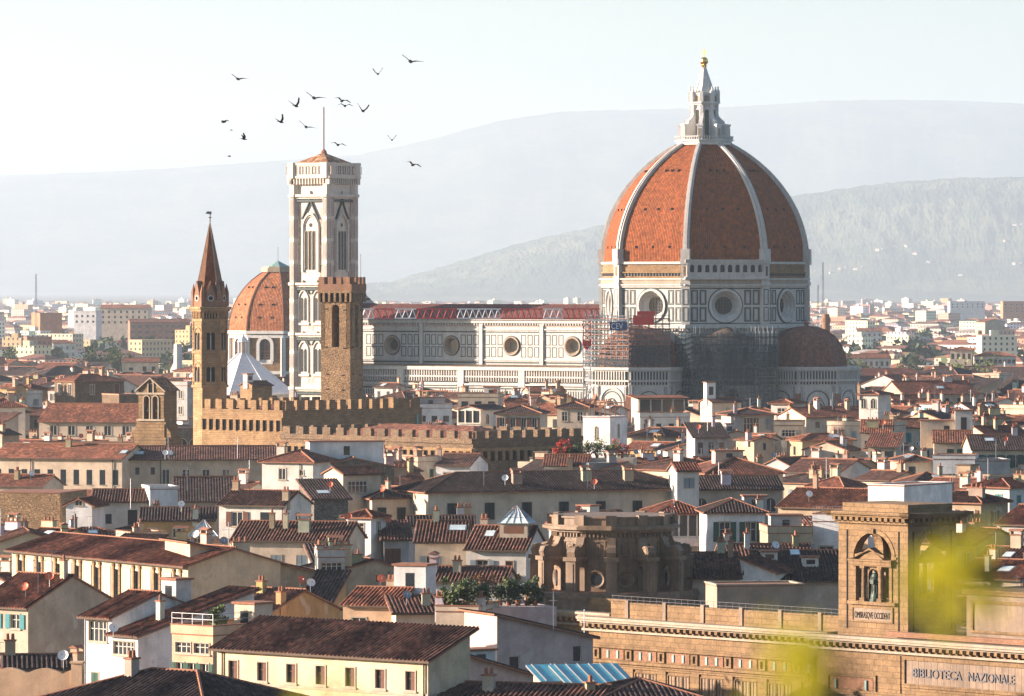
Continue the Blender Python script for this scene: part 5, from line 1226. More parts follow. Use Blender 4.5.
def ac_mesh():
    def f():
        mb = MB(); mb.box(-.42, .42, -.3, 0, -.3, .3, 0); disc(mb, -.08, 0, .23, -.305, 1, 14); return mb.build('air_conditioner', [MAT['white_paint'], MAT['metal_dark']])
    return gmesh('ac', f)
def pyramid_mesh():
    def f():
        mb = MB(); mb.box(-1.7, 1.7, -1.7, 1.7, -2.5, 1.1, 0)
        for k in range(4):
            mb.T = Matrix.Rotation(R(90 * k), 4, 'Z'); mb.face([(-1.9, -1.9, 1.1), (1.9, -1.9, 1.1), (0, 0, 3.1)], 1)
            for i in range(-2, 3): mb.tube((i * .9, -1.9, 1.12), (i * .05, -.1, 3.1), .05, 3, 2)
            mb.tube((-1.25, -1.25, 1.8), (1.25, -1.25, 1.8), .05, 3, 2); mb.tube((-1.9, -1.9, 1.1), (1.9, -1.9, 1.1), .07, 4, 2); mb.tube((-1.9, -1.9, 1.1), (0, 0, 3.1), .07, 4, 2)
            mb.box(-1.2, 1.2, -1.72, -1.7, -.1, .8, 3)
        return mb.build('glass_lantern', [MAT['trim_stone'], MAT['glass_pale'], MAT['metal_grey'], MAT['frame_brown']])
    return gmesh('pyr', f)
PLAN = []
def H(label, xl, xr, y, h, phi, d, roof='gx', pitch=18, wall='cream', tile='brown', wins=(), **k):
    """a house placed by its facade: left and right eave corners at columns xl, xr, left one at row y, eave height h"""
    D = F * (ZC - h) / (y - HY); a = R(phi); X0, Y0 = WX(xl, D), D; t = (xr - 512.0) / F
    w_ = (t * Y0 - X0) / (math.cos(a) - t * math.sin(a))
    it = dict(label=label, X=X0, Y=Y0, w=w_, d=d, h=h, phi=phi, roof=roof, pitch=pitch, wall=wall, tile=tile, wins=list(wins), hand=True, pv=k.pop('pv', None), name=k.pop('name', 'house'), cat=k.pop('cat', 'house'))
    it.update(k); PLAN.append(it); return it
def roof_z(it, x, y):
    t = math.tan(R(it['pitch'])); w_, d, h = it['w'], it['d'], it['h']; r_ = it['roof']
    if r_ == 'gx': return h + t * min(y, d - y)
    if r_ == 'gy': return h + t * min(x, w_ - x)
    if r_ == 'hip': return h + t * min(x, w_ - x, y, d - y)
    if r_ == 'shed': return h + t * y
    if r_ == 'shedx': return h + t * (w_ - x)
    return h
def loc2w(it, x, y): a = R(it['phi']); return it['X'] + x * math.cos(a) - y * math.sin(a), it['Y'] + x * math.sin(a) + y * math.cos(a)
def hull_pts(it):
    w_, d, h = it['w'], it['d'], it['h']; P = []; e = .4
    for x, y in ((-e, -e), (w_ + e, -e), (w_ + e, d + e), (-e, d + e)):
        X, Y = loc2w(it, x, y); P.append(PX((X, Y, 0))); P.append(PX((X, Y, roof_z(it, min(max(x, 0), w_), min(max(y, 0), d)))))
    tops = {'gx': [(0, d / 2), (w_, d / 2)], 'gy': [(w_ / 2, 0), (w_ / 2, d)], 'hip': [(w_ / 2, d / 2), (min(w_, d) / 2, d / 2), (w_ - min(w_, d) / 2, d / 2)] if w_ >= d else [(w_ / 2, w_ / 2), (w_ / 2, d - w_ / 2)]}.get(it['roof'], [])
    for x, y in tops: X, Y = loc2w(it, x, y); P.append(PX((X, Y, roof_z(it, x, y))))
    return P
def build_roof(it, root, corr):
    w_, d, h, pitch, kind = it['w'], it['d'], it['h'], it['pitch'], it['roof']; o = it.get('over', .55); t = math.tan(R(pitch)); c, s = math.cos(R(pitch)), math.sin(R(pitch)); mb = MB(); ridges = []; eaves = []
    z0 = h - o * t + .08; mats = ['roof_tile', 'eave_wood', 'terracotta']
    if it.get('glassroof'): mats = ['glass_teal', 'metal_grey', 'metal_grey']; corr = 0
    if it.get('slab'): mats[0] = 'slab_tile'; corr = 0
    if kind == 'gx':
        L, Hh = w_ + 2 * o, (d / 2 + o) / c; ol = o * .5; L = w_ + 2 * ol
        slope(mb, (-ol, -o, z0), (1, 0, 0), (0, c, s), L, Hh, 0, L, 0, corr); slope(mb, (w_ + ol, d + o, z0), (-1, 0, 0), (0, -c, s), L, Hh, 0, L, 0, 0)
        zr = z0 + (d / 2 + o) * t; ridges = [((-ol, d / 2, zr), (w_ + ol, d / 2, zr))]; eaves = [[(-ol, -o, z0), (w_ + ol, -o, z0), (w_ + ol, d / 2, zr), (-ol, d / 2, zr)], [(w_ + ol, d + o, z0), (-ol, d + o, z0), (-ol, d / 2, zr), (w_ + ol, d / 2, zr)]]
    elif kind == 'gy':
        ol = o * .5; L, Hh = d + 2 * ol, (w_ / 2 + o) / c
        slope(mb, (-o, d + ol, z0), (0, -1, 0), (c, 0, s), L, Hh, 0, L, 0, corr); slope(mb, (w_ + o, -ol, z0), (0, 1, 0), (-c, 0, s), L, Hh, 0, L, 0, corr)
        zr = z0 + (w_ / 2 + o) * t; ridges = [((w_ / 2, -ol, zr), (w_ / 2, d + ol, zr))]; eaves = [[(-o, d + ol, z0), (-o, -ol, z0), (w_ / 2, -ol, zr), (w_ / 2, d + ol, zr)], [(w_ + o, -ol, z0), (w_ + o, d + ol, z0), (w_ / 2, d + ol, zr), (w_ / 2, -ol, zr)]]
    elif kind == 'hip':
        zr, r1, r2 = hip_roof(mb, -o, w_ + o, -o, d + o, z0, pitch, corr); ridges = r1 + r2; A = (-o, -o, z0), (w_ + o, -o, z0), (w_ + o, d + o, z0), (-o, d + o, z0); eaves = [[A[0], A[1], (r1[0][1]), (r1[0][0])]]
        mb.face([A[3], A[2], A[1], A[0]], 1)
        for i in range(4): p, q = A[i], A[(i + 1) % 4]; mb.face([(p[0], p[1], p[2] - .16), (q[0], q[1], q[2] - .16), q, p], 2)
        mb.face([(p[0], p[1], p[2] - .16) for p in A][::-1], 1); eaves = []
    elif kind in ('shed', 'shedx'):
        if kind == 'shed':
            L, Hh = w_ + 2 * o, (d + 2 * o) / c; slope(mb, (-o, -o, z0), (1, 0, 0), (0, c, s), L, Hh, 0, L, 0, corr); zb = z0 + (d + 2 * o) * t
            eaves = [[(-o, -o, z0), (w_ + o, -o, z0), (w_ + o, d + o, zb), (-o, d + o, zb)]]
        else:
            L, Hh = d + 2 * o, (w_ + 2 * o) / c; slope(mb, (w_ + o, -o, z0), (0, 1, 0), (-c, 0, s), L, Hh, 0, L, 0, corr); zb = z0 + (w_ + 2 * o) * t
            eaves = [[(w_ + o, -o, z0), (w_ + o, d + o, z0), (-o, d + o, zb), (-o, -o, zb)]]
    else:
        mb.box(-.05, w_ + .05, -.05, d + .05, h - .1, h + .02, 2); p = it.get('parapet', .8)
        if p > 0:
            for a, b, c_, e in ((-.08, w_ + .08, -.08, .25), (-.08, w_ + .08, d - .25, d + .08), (-.08, .25, .25, d - .25), (w_ - .25, w_ + .08, .25, d - .25)): mb.box(a, b, c_, e, h + .02, h + p, 3); mb.box(a - .06, b + .06, c_ - .06, e + .06, h + p, h + p + .1, 2 if not it.get('plain') else 3)
        mats.append('plaster')
    for E in eaves:
        lo = [(p[0], p[1], p[2] - .17) for p in E]; mb.face(lo[::-1], 1)
        for i in range(4): p, q = E[i], E[(i + 1) % 4]; mb.face([lo[i], lo[(i + 1) % 4], q, p], 2 if i else 1)
    if not it.get('glassroof'):
        for p, q in ridges: mb.tube(Vector(p) + Vector((0, 0, .06)), Vector(q) + Vector((0, 0, .06)), .15, 5, 2, caps=True)
    else:
        n = int((w_ if kind != 'shedx' else d) / .9)
        for i in range(n + 1):
            if kind == 'gx': x = w_ * i / n; mb.tube((x, -o, z0 + .05), (x, d / 2, z0 + (d / 2 + o) * t + .05), .06, 4, 1)
            elif kind == 'shed': x = w_ * i / n; mb.tube((x, -o, z0 + .05), (x, d + o, z0 + (d + 2 * o) * t + .05), .06, 4, 1)
    ro = mb.build('roof', [MAT[q] for q in mats], root); tc = TILE[it['tile']]; k = it.get('tv', .8 + .5 * ((it['X'] * 7.31 + it['Y'] * 3.17) % 1.0))
    ro.color = (*(WALL[it['wall']] if kind == 'flat' else [q * k for q in tc]), 1); return ro
def build_house(it):
    D = it['Y']; near = D < 720; r = random.Random(int(it['X'] * 31 + it['Y'] * 17))
    w_, d, h, phi, pitch, kind = it['w'], it['d'], it['h'], it['phi'], it['pitch'], it['roof']; t = math.tan(R(pitch))
    root = thing(it['name'], it['label'], it['cat'], (it['X'], it['Y'], 0), phi, it.get('group'))
    mb = MB(); holes = dict(f=[], r=[], l=[])
    if near and not it.get('wmat'):
        for W in it['wins']:
            side, n, dz, ww, wh, style = W[:6]; f0, f1 = (W[6], W[7]) if len(W) > 7 else (0.0, 1.0); L = w_ if side == 'f' else d; kd = style.partition('_')[0]
            if kd in ('arch', 'closed') or h - dz + wh / 2 > h - .02: continue
            for i in range(n):
                u = L * (f0 + (f1 - f0) * (i + .5) / n); a, b = round(ww, 1) / 2, round(wh, 1) / 2
                if u < ww * .5 + .1 or u > L - ww * .5 - .1: continue
                holes[side].append((u - a, u + a, h - dz - b, h - dz + b))
    def wall_side(T, L, hs):
        us = sorted(set([0, L] + [q for x in hs for q in x[:2]])); zs = sorted(set([0, h] + [q for x in hs for q in x[2:]])); mb.T = T
        for a, b in zip(us, us[1:]):
            for c_, e in zip(zs, zs[1:]):
                m_, k_ = (a + b) / 2, (c_ + e) / 2
                if not any(x[0] < m_ < x[1] and x[2] < k_ < x[3] for x in hs): mb.face([(a, 0, c_), (b, 0, c_), (b, 0, e), (a, 0, e)], 0)
        for x0, x1, z0, z1 in hs:
            for P in ([(x0, 0, z0), (x0, 0, z1), (x0, .2, z1), (x0, .2, z0)], [(x1, 0, z0), (x1, .2, z0), (x1, .2, z1), (x1, 0, z1)], [(x0, 0, z0), (x0, .2, z0), (x1, .2, z0), (x1, 0, z0)], [(x0, 0, z1), (x1, 0, z1), (x1, .2, z1), (x0, .2, z1)]): mb.face(P, 0)
        mb.T = None
    wall_side(faceT(0, 0, 0), w_, holes['f']); wall_side(Matrix.Translation((w_, 0, 0)) @ Matrix.Rotation(R(90), 4, 'Z'), d, holes['r']); wall_side(Matrix.Translation((0, d, 0)) @ Matrix.Rotation(R(-90), 4, 'Z'), d, holes['l'])
    mb.face([(w_, d, 0), (0, d, 0), (0, d, h), (w_, d, h)], 0); mb.face([(0, 0, h), (w_, 0, h), (w_, d, h), (0, d, h)], 0)
    if kind == 'gx': rs = d / 2 * t; [mb.face(P, 0) for P in ([(0, d, h), (0, 0, h), (0, d / 2, h + rs)], [(w_, 0, h), (w_, d, h), (w_, d / 2, h + rs)])]
    if kind == 'gy': rs = w_ / 2 * t; [mb.face(P, 0) for P in ([(0, 0, h), (w_, 0, h), (w_ / 2, 0, h + rs)], [(w_, d, h), (0, d, h), (w_ / 2, d, h + rs)])]
    if kind == 'shed': rs = d * t; [mb.face(P, 0) for P in ([(0, d, h), (0, 0, h), (0, d, h + rs)], [(w_, 0, h), (w_, d, h), (w_, d, h + rs)], [(w_, d, h), (0, d, h), (0, d, h + rs), (w_, d, h + rs)])]
    if kind == 'shedx': rs = w_ * t; [mb.face(P, 0) for P in ([(0, 0, h), (w_, 0, h), (0, 0, h + rs)], [(w_, d, h), (0, d, h), (0, d, h + rs)], [(0, d, h), (0, 0, h), (0, 0, h + rs), (0, d, h + rs)])]
    wm = it.get('wmat', 'plaster'); mats = [wm, 'trim_stone']
    if it.get('bands'):
        for z in it['bands']: mb.box(-.06, w_ + .06, -.08, 0, h - z - .12, h - z + .12, 1); mb.box(w_, w_ + .08, 0, d, h - z - .12, h - z + .12, 1)
    wo = mb.build('wall', [MAT[q] for q in mats], root); wo.color = (*[min(.85, q * it.get('wv', 1.0)) for q in WALL[it['wall']]], 1)
    ro = build_roof(it, root, 0.15 if D < 800 and it['roof'] != 'flat' else 0.0)
    for W in it['wins']:
        side, n, dz, ww, wh, style = W[:6]; f0, f1 = (W[6], W[7]) if len(W) > 7 else (0.0, 1.0)
        L = w_ if side == 'f' else d; kd, _, colr = style.partition('_')
        for i in range(n):
            u = L * (f0 + (f1 - f0) * (i + .5) / n)
            if u < ww * .5 + .1 or u > L - ww * .5 - .1: continue
            if not it['hand'] and not near and r.random() < .12: continue
            st = style
            if not it['hand'] and r.random() < .25 and kd not in ('arch', 'closed') and not near: st = r.choice(['dark', 'closed_' + (colr or 'green')])
            wn = link('window', win_mesh(ww, wh, st, not near or bool(it.get('wmat')) or h - dz + wh / 2 > h - .02), root)
            if side == 'f': wn.location = (u, 0, h - dz); 
            elif side == 'r': wn.location = (w_, u, h - dz); wn.rotation_euler = (0, 0, R(90))
            else: wn.location = (0, d - u, h - dz); wn.rotation_euler = (0, 0, R(-90))
            if near and st.startswith('open'):
                for s in (-1, 1):
                    so = link('shutter', shutter_mesh(round(ww, 1) * .5, wh, SHUT[colr]), wn); so.location = (round(ww, 1) / 2 + .08 if s > 0 else -round(ww, 1) * 1.0 - .08, -.06, 0)
    # what stands on the roof
    ex = it.get('extra')
    if ex is None:
        ex = []
        area = w_ * d; n = min(4, 1 + int(area / 110 + r.random() * 1.5)) if D < 1700 else r.randint(0, 2)
        for i in range(n): ex.append(('chim', r.uniform(.1, .9), r.uniform(.15, .85), r.randint(0, 3)))
        if D < 1500:
            if r.random() < .65: ex.append(('ant', r.uniform(.1, .9), r.uniform(.3, .8), r.randint(0, 2)))
            if r.random() < .3: ex.append(('dish', r.uniform(.1, .9), r.uniform(.1, .6), r.choice([0, 0, 1, 2])))
            if r.random() < .35 and kind in ('gx', 'shed', 'hip'): ex.append(('sky', r.uniform(.25, .75), .22, 0))
            if r.random() < .35: ex.append(('ac', r.uniform(.1, .9), 0, 0))
    for e in ex:
        k, fx, fy = e[0], e[1], e[2]; x, y = w_ * fx, d * fy; z = roof_z(it, x, y)
        if k == 'chim': o = link('chimney', chimney_mesh(e[3]), ro, (x, y, z), r.choice([0, 0, math.pi / 2])); o.color = (*[q * r.uniform(.8, 1.05) for q in WALL[r.choice([it['wall'], 'buff', 'white', 'tan'])]], 1)
        elif k == 'ant': link('antenna', antenna_mesh(e[3]), root, (x, y, z), r.uniform(0, 3))
        elif k == 'dish': o = link('satellite_dish', dish_mesh(e[3]), root, (x, y, z + .5), R(-phi + r.uniform(-40, 40))); o.scale = (.95,) * 3
        elif k == 'sky':
            o = link('skylight', skylight_mesh(), ro, (x, y, z + .12)); o.rotation_euler = (R(pitch) if kind in ('gx', 'shed', 'hip') else 0, 0, 0); o.scale = (1 + r.random(), 1, 1)
        elif k == 'ac': link('air_conditioner', ac_mesh(), root, (x, 0, h - 3.2), 0)
        elif k == 'pyr': link('glass_lantern', pyramid_mesh(), ro, (x, y, z), 0)
        elif k == 'box':      # small roof structure
            b = MB(); a_, b_, c_ = e[3]; b.box(x - a_ / 2, x + a_ / 2, y - b_ / 2, y + b_ / 2, z - 1.5, z + c_); b.box(x - a_ / 2 - .2, x + a_ / 2 + .2, y - b_ / 2 - .2, y + b_ / 2 + .2, z + c_, z + c_ + .2, 1)
            b.box(x - .5, x + .5, y - b_ / 2 - .02, y - b_ / 2, z + c_ * .2, z + c_ * .75, 2); o = b.build('roof_room', [MAT['plaster'], MAT['terracotta'], MAT['window_glass']], ro); o.color = (*WALL[e[4] if len(e) > 4 else 'white'], 1)
        elif k == 'awning':
            b = MB(); b.face([(x - 1.6, -.02, h - .4), (x + 1.6, -.02, h - .4), (x + 1.9, -2.2, h - 1.3), (x - 1.2, -2.4, h - 1.5)]); b.face([(x - 1.6, -.02, h - .43), (x + 1.6, -.02, h - .43), (x + 1.9, -2.2, h - 1.33), (x - 1.2, -2.4, h - 1.53)][::-1]); b.build('awning', [MAT['white_paint']], root)
        elif k == 'balcony':      # (balcony, f0, f1, dz, height)
            b = MB(); xa, xb, dz, bh = w_ * fx, w_ * fy, e[3], e[4]
            b.box(xa, xb, -1.5, 0, h - dz - .2, h - dz); b.box(xa, xb, -1.5, -1.35, h - dz, h - dz + bh); b.box(xa, xa + .15, -1.35, 0, h - dz, h - dz + bh); b.box(xb - .15, xb, -1.35, 0, h - dz, h - dz + bh)
            o = b.build('balcony', [MAT['plaster']], root); o.color = (*WALL['bright'], 1)
        elif k == 'rail':
            b = MB()
            for i in range(int(w_ / 1.2) + 1): u = w_ * i / int(w_ / 1.2); b.tube((u, 0, h + .8), (u, 0, h + 1.9), .035, 4)
            for z in (1.4, 1.9): b.tube((0, 0, h + z), (w_, 0, h + z), .035, 4); b.tube((w_, 0, h + z), (w_, d, h + z), .035, 4)
            b.build('railing', [MAT['metal_grey']], root)
        elif k == 'pergola':
            b = MB(); n = 5
            for i in range(n + 1):
                for y_ in (.3, d - .3): u = .3 + (w_ - .6) * i / n; b.tube((u, y_, h), (u, y_, h + 2.6), .07, 4)
                b.tube((u, .2, h + 2.6), (u, d - .2, h + 2.6), .06, 4)
            for y_ in (.3, d / 2, d - .3): b.tube((.2, y_, h + 2.65), (w_ - .2, y_, h + 2.65), .06, 4)
            b.build('pergola', [MAT['frame_brown']], root)
        elif k == 'loggia':      # (loggia, f0, f1, height) dark recess with posts under the eave
            xa, xb, hh, npost = w_ * fx, w_ * fy, e[3], e[4]; b = MB(); b.face([(xa, -.015, h - .35 - hh), (xb, -.015, h - .35 - hh), (xb, -.015, h - .35), (xa, -.015, h - .35)], 1)
            for i in range(npost + 1): u = xa + (xb - xa) * i / npost; b.box(u - .12, u + .12, -.25, 0, h - .35 - hh, h - .2, 0)
            b.box(xa - .1, xb + .1, -.3, 0, h - .5 - hh, h - .3 - hh, 0); b.build('loggia', [MAT['frame_white'], MAT['window_glass']], root)
        elif k == 'pipe': b = MB(); b.tube((x, -.12, 0), (x, -.12, h - .2), .07, 5); b.build('downpipe', [MAT['metal_dark']], root)
        elif k == 'rpipe': b = MB(); b.tube((w_ + .2, y, h - 12), (w_ + .2, y, h + 1.8), .16, 6); b.build('flue_pipe', [MAT['metal_grey']], root)
        elif k == 'panels':      # painted white wall panels between the windows
            n = e[3]
            for i in range(n):
                b = MB(); u = w_ * (fx + (fy - fx) * (i + .5) / n); b.box(u - .95, u + .95, -.06, 0, h - 5.2, h - 1.0, 0); frame(b, u - 1.0, u + 1.0, h - 5.25, h - .95, .12, .1, 1)
                for zz in (-4.4, -3.7, -3.0, -2.3, -1.6): b.lathe([(0, 0)], 3) if 0 else [b.face([(u + .45 * math.cos(a) * rr_, -.068, h + zz + .3 * math.sin(a) * rr_), (u + .45 * math.cos(a + .5) * rr_, -.068, h + zz + .3 * math.sin(a + .5) * rr_), (u + .36 * math.cos(a + .5) * rr_, -.068, h + zz + .22 * math.sin(a + .5) * rr_), (u + .36 * math.cos(a) * rr_, -.068, h + zz + .22 * math.sin(a) * rr_)], 2) for rr_ in (1.0, .5) for a in [q * .52 for q in range(12)]]
                b.build('painted_panel', [MAT['marble_white'], MAT['trim_stone'], MAT['rotunda_stone']], root)
            for i in range(n + 1):
                for s in (-1, 1):
                    u = w_ * (fx + (fy - fx) * i / n) + s * .75
                    if 0 < u < w_: b = MB(); b.box(u - .2, u + .2, -.16, 0, h - 5.6, h - .9, 0); b.box(u - .28, u + .28, -.22, 0, h - .9, h - .6, 0); b.build('pilaster', [MAT['library_stone']], root)
    return root

def packed_houses(items):
    """the many small houses in the gaps, too many to single out: one mass"""
    mb = MB(); tint = []
    def upto(c):
        while len(tint) < len(mb.f): tint.append(c)
    for it in items:
        r = random.Random(int(it['X'] * 13 + it['Y'] * 7)); w_, d, h, t = it['w'], it['d'], it['h'], math.tan(R(it['pitch'])); kind = it['roof']; o = .45
        mb.T = Matrix.Translation((it['X'], it['Y'], 0)) @ Matrix.Rotation(R(it['phi']), 4, 'Z')
        wc = [min(.8, q * it.get('wv', 1)) for q in WALL[it['wall']]]; tc = [q * it.get('tv', 1) for q in TILE[it['tile']]]
        mb.box(0, w_, 0, d, 0, h, 0, bottom=False)
        if kind == 'gy': mb.face([(0, 0, h), (w_, 0, h), (w_ / 2, 0, h + w_ / 2 * t)], 0); mb.face([(w_, d, h), (0, d, h), (w_ / 2, d, h + w_ / 2 * t)], 0)
        if kind == 'gx': mb.face([(0, d, h), (0, 0, h), (0, d / 2, h + d / 2 * t)], 0); mb.face([(w_, 0, h), (w_, d, h), (w_, d / 2, h + d / 2 * t)], 0)
        if kind == 'shed': mb.face([(0, d, h), (0, 0, h), (0, d, h + d * t)], 0); mb.face([(w_, 0, h), (w_, d, h), (w_, d, h + d * t)], 0); mb.face([(w_, d, h), (0, d, h), (0, d, h + d * t), (w_, d, h + d * t)], 0)
        upto(wc); sub = MB(); c, s = math.cos(R(it['pitch'])), math.sin(R(it['pitch'])); z0 = h - o * t + .08
        if kind == 'gx': L, Hh = w_ + o, (d / 2 + o) / c; slope(sub, (-o / 2, -o, z0), (1, 0, 0), (0, c, s), L, Hh, 0, L); slope(sub, (w_ + o / 2, d + o, z0), (-1, 0, 0), (0, -c, s), L, Hh, 0, L)
        elif kind == 'gy': L, Hh = d + o, (w_ / 2 + o) / c; slope(sub, (-o, d + o / 2, z0), (0, -1, 0), (c, 0, s), L, Hh, 0, L); slope(sub, (w_ + o, -o / 2, z0), (0, 1, 0), (-c, 0, s), L, Hh, 0, L)
        elif kind == 'hip': hip_roof(sub, -o, w_ + o, -o, d + o, z0, it['pitch'])
        elif kind == 'shed': slope(sub, (-o, -o, z0), (1, 0, 0), (0, c, s), w_ + 2 * o, (d + 2 * o) / c, 0, w_ + 2 * o)
        for f, u in zip(sub.f, sub.uv):
            P = [sub.v[i] for i in f]; mb.face(P, 1, u); lo = [(p[0], p[1], p[2] - .16) for p in P]
            for i in range(len(P)): mb.face([lo[i], lo[(i + 1) % len(P)], P[(i + 1) % len(P)], P[i]], 2)
        if kind == 'flat':
            for a, b, c_, e in ((0, w_, -.05, .25), (0, w_, d - .25, d + .05), (-.05, .25, 0, d), (w_ - .25, w_ + .05, 0, d)): mb.box(a, b, c_, e, h, h + .8, 0)
            mb.box(w_ * .3, w_ * .3 + 2.5, d * .5, d * .5 + 2.5, h, h + 2.3, 0); mb.box(w_ * .3 - .2, w_ * .3 + 2.7, d * .5 - .2, d * .5 + 2.7, h + 2.3, h + 2.5, 2)
            upto(wc)
        upto(tc)
        for k in range(r.randint(0, 2)):
            x, y = w_ * r.uniform(.15, .85), d * r.uniform(.2, .8); z = roof_z(it, x, y); a, b = r.uniform(.25, .55), r.uniform(.2, .35); mb.box(x - a, x + a, y - b, y + b, z - .6, z + r.uniform(.9, 1.5), 0); mb.box(x - a - .1, x + a + .1, y - b - .1, y + b + .1, z + 1.3, z + 1.55, 2)
        if r.random() < .4: x, y = w_ * r.random(), d * r.uniform(.2, .8); z = roof_z(it, x, y); mb.tube((x, y, z - .3), (x, y, z + 2.8), .05, 3, 3); mb.tube((x - .7, y, z + 2.6), (x + .7, y, z + 2.6), .035, 3, 3)
        upto([q * r.uniform(.8, 1.1) for q in wc])
        for W in it['wins']:
            side, n, dz, ww, wh = W[:5]; L = w_ if side == 'f' else d
            for i in range(n):
                if r.random() < .15: continue
                u = L * (i + .5) / n; x0, x1 = u - ww / 2, u + ww / 2; z0, z1 = h - dz - wh / 2, h - dz + wh / 2; q = .04
                mk = 4 if r.random() < .65 else 5
                if side == 'f': P = [(x0, -q, z0), (x1, -q, z0), (x1, -q, z1), (x0, -q, z1)]
                elif side == 'r': P = [(w_ + q, x0, z0), (w_ + q, x1, z0), (w_ + q, x1, z1), (w_ + q, x0, z1)]
                else: P = [(-q, d - x0, z0), (-q, d - x1, z0), (-q, d - x1, z1), (-q, d - x0, z1)]
                mb.face(P, mk)
                if mk == 4 and r.random() < .5 and side == 'f':
                    for s_ in (-1, 1): a, b = sorted((u + s_ * (ww / 2 + .05), u + s_ * ww)); mb.box(a, b, -.1, 0, z0, z1, 5)
        upto(wc)
    mb.T = None
    o = mb.build('packed_houses', [MAT[q] for q in ('plaster_varied', 'roof_tile_varied', 'eave_wood', 'metal_grey', 'window_glass', 'shutter_dark')])
    at = o.data.attributes.new('tint', 'FLOAT_COLOR', 'FACE'); at.data.foreach_set('color', [q for c in tint for q in (c[0], c[1], c[2], 1.0)])
    tag(o, 'jumble of small tiled roofs and pale walls packed in the gaps of the old town', 'houses', kind='stuff')
# ---- foreground, left to right
H('long pale yellow house with a wide brown tiled roof and red shutters', 217, 428, 647, 25, -40, 5.2, 'shed', 21, 'yellow', 'brown', [('f', 7, 1.85, 1.0, 1.6, 'half', .01, .99), ('f', 7, 5.6, 1.0, 1.6, 'ped', .01, .99)], bands=[2.9], pv=70, over=.55, extra=[('pipe', .03, 0), ('pipe', .985, 0)])
H('white house with a glazed corner loggia under an overhanging red tiled roof', 84, 112, 615, 23, -45, 12, 'gx', 19, 'bright', 'red', [('f', 1, 1.5, 2.6, 2.0, 'wide_'), ('f', 1, 6.5, 1.0, 2.0, 'closed_green', .2, .6)], pv=60, over=.7, extra=[('pipe', .02, 0), ('box', .8, .75, (2.2, 2, 2.2), 'white')])
H('white house with a long lean-to roof, window band and tall flue pipes', 112, 138, 634, 21.5, -45, 15, 'shed', 14, 'bright', 'red', [('f', 1, 1.3, 3.0, 1.3, 'wide_', .0, .92), ('f', 1, 5.6, 1.7, 1.9, 'closed_dark', .05, .7), ('r', 1, 3.0, .8, 1.0, 'closed_dark', .5, .8)], pv=50, extra=[('rpipe', 0, .45), ('rpipe', 0, .58), ('chim', .5, .3, 2), ('dish', .6, -.12, 0)])
H('big beige house with a huge blank gable wall and teal shutters on its lit side', -24, 28, 604, 22, -40, 13, 'gx', 24, 'beige', 'red', [('f', 2, 1.6, 1.3, 1.5, 'open_teal', .1, .98), ('r', 2, 6.5, 1.0, 1.3, 'dark', .42, 1.0)], pv=60, extra=[('dish', .9, .3, 1), ('dish', .75, .12, 1), ('chim', .92, .45, 2), ('ant', .6, .5, 0), ('ant', .85, .2, 1)])
H('dark hipped roof cut off by the bottom edge left of the pale yellow house', 40, 205, 699, 24, -38, 12, 'hip', 19, 'ochre', 'dark', [], pv=20, extra=[('chim', .3, .4, 0)])
H('terraced peach house with white balconies and green shutters beside the pale yellow house', 172, 213, 633, 23, -40, 9, 'flat', 10, 'peach', 'brown', [('f', 3, 3.6, 1.0, 1.9, 'open_green', .05, .95), ('f', 3, 7.4, 1.0, 1.5, 'closed_green', .1, .9), ('f', 2, 1.3, 1.9, 1.0, 'wide_', .05, .95)], pv=65, extra=[('balcony', 0, 1, 5.0, 1.3), ('balcony', 0, 1, 9.2, 1.3), ('rail', 0, 0), ('box', .85, .7, (2.5, 2.5, 2.6), 'cream')])
H('small ochre house with a brown gabled roof and a white awning', 217, 268, 611, 20, -38, 12, 'gx', 20, 'ochre', 'brown', [('f', 1, 1.8, 2.0, 1.8, 'dark', .55, .95)], pv=26, extra=[('awning', .62, 0), ('chim', .3, .4, 0), ('dish', .95, .48, 1), ('dish', .98, .6, 0), ('chim', .97, .2, 0)])
H('little ochre annex with a low dark roof between the two olive walls', 300, 327, 606, 19, -12, 9, 'shed', 20, 'ochre', 'dark', [('f', 1, 1.8, .8, 1.0, 'dark', .7, 1)], pv=20, extra=[])
H('palazzo with white painted panels between its windows under a long red roof', 12, 188, 549, 23.5, -58, 12, 'gx', 16, 'yellow', 'red', [('f', 9, 3.0, 1.3, 3.6, 'dark', .0, 1.0)], pv=48, over=.9, bands=[5.6, 6.6], extra=[('panels', .055, .945, 8), ('chim', .8, .6, 1), ('chim', .93, .7, 3), ('box', .4, .93, (14, 1.2, .7), 'cream')])
H('olive grey blind wall sloping down to the right behind the small ochre house', 190, 318, 575, 22.2, 22, 9, 'shedx', 13, 'olive', 'dark', [], pv=48, wv=1.35, extra=[('ant', .4, .5, 1), ('dish', .05, -.03, 0), ('dish', .3, .2, 2)])
H('olive plaster gable end with one tiny square window', 337, 411, 571, 22, 22, 11, 'gy', 14, 'olive', 'dark', [('f', 1, 1.0, .9, .9, 'dark', .4, .75)], pv=40, wv=1.35, extra=[('chim', .25, .1, 3), ('chim', .1, .5, 1), ('pipe', .7, 0)])
H('narrow grey house squeezed into the gap between the olive walls', 317, 338, 567, 21, 10, 8, 'shed', 15, 'grey', 'dark', [('f', 2, 2.0, .6, 2.4, 'dark')], pv=34, extra=[])
H('low roof room with a wide window among chimneys above the olive walls', 318, 345, 557, 24, 6, 5, 'flat', 10, 'grey', 'dark', [('f', 1, 1.2, 2.4, 1.1, 'wide_')], pv=8, extra=[('chim', .1, .5, 3), ('chim', .7, .6, 1), ('chim', .95, .5, 3)])
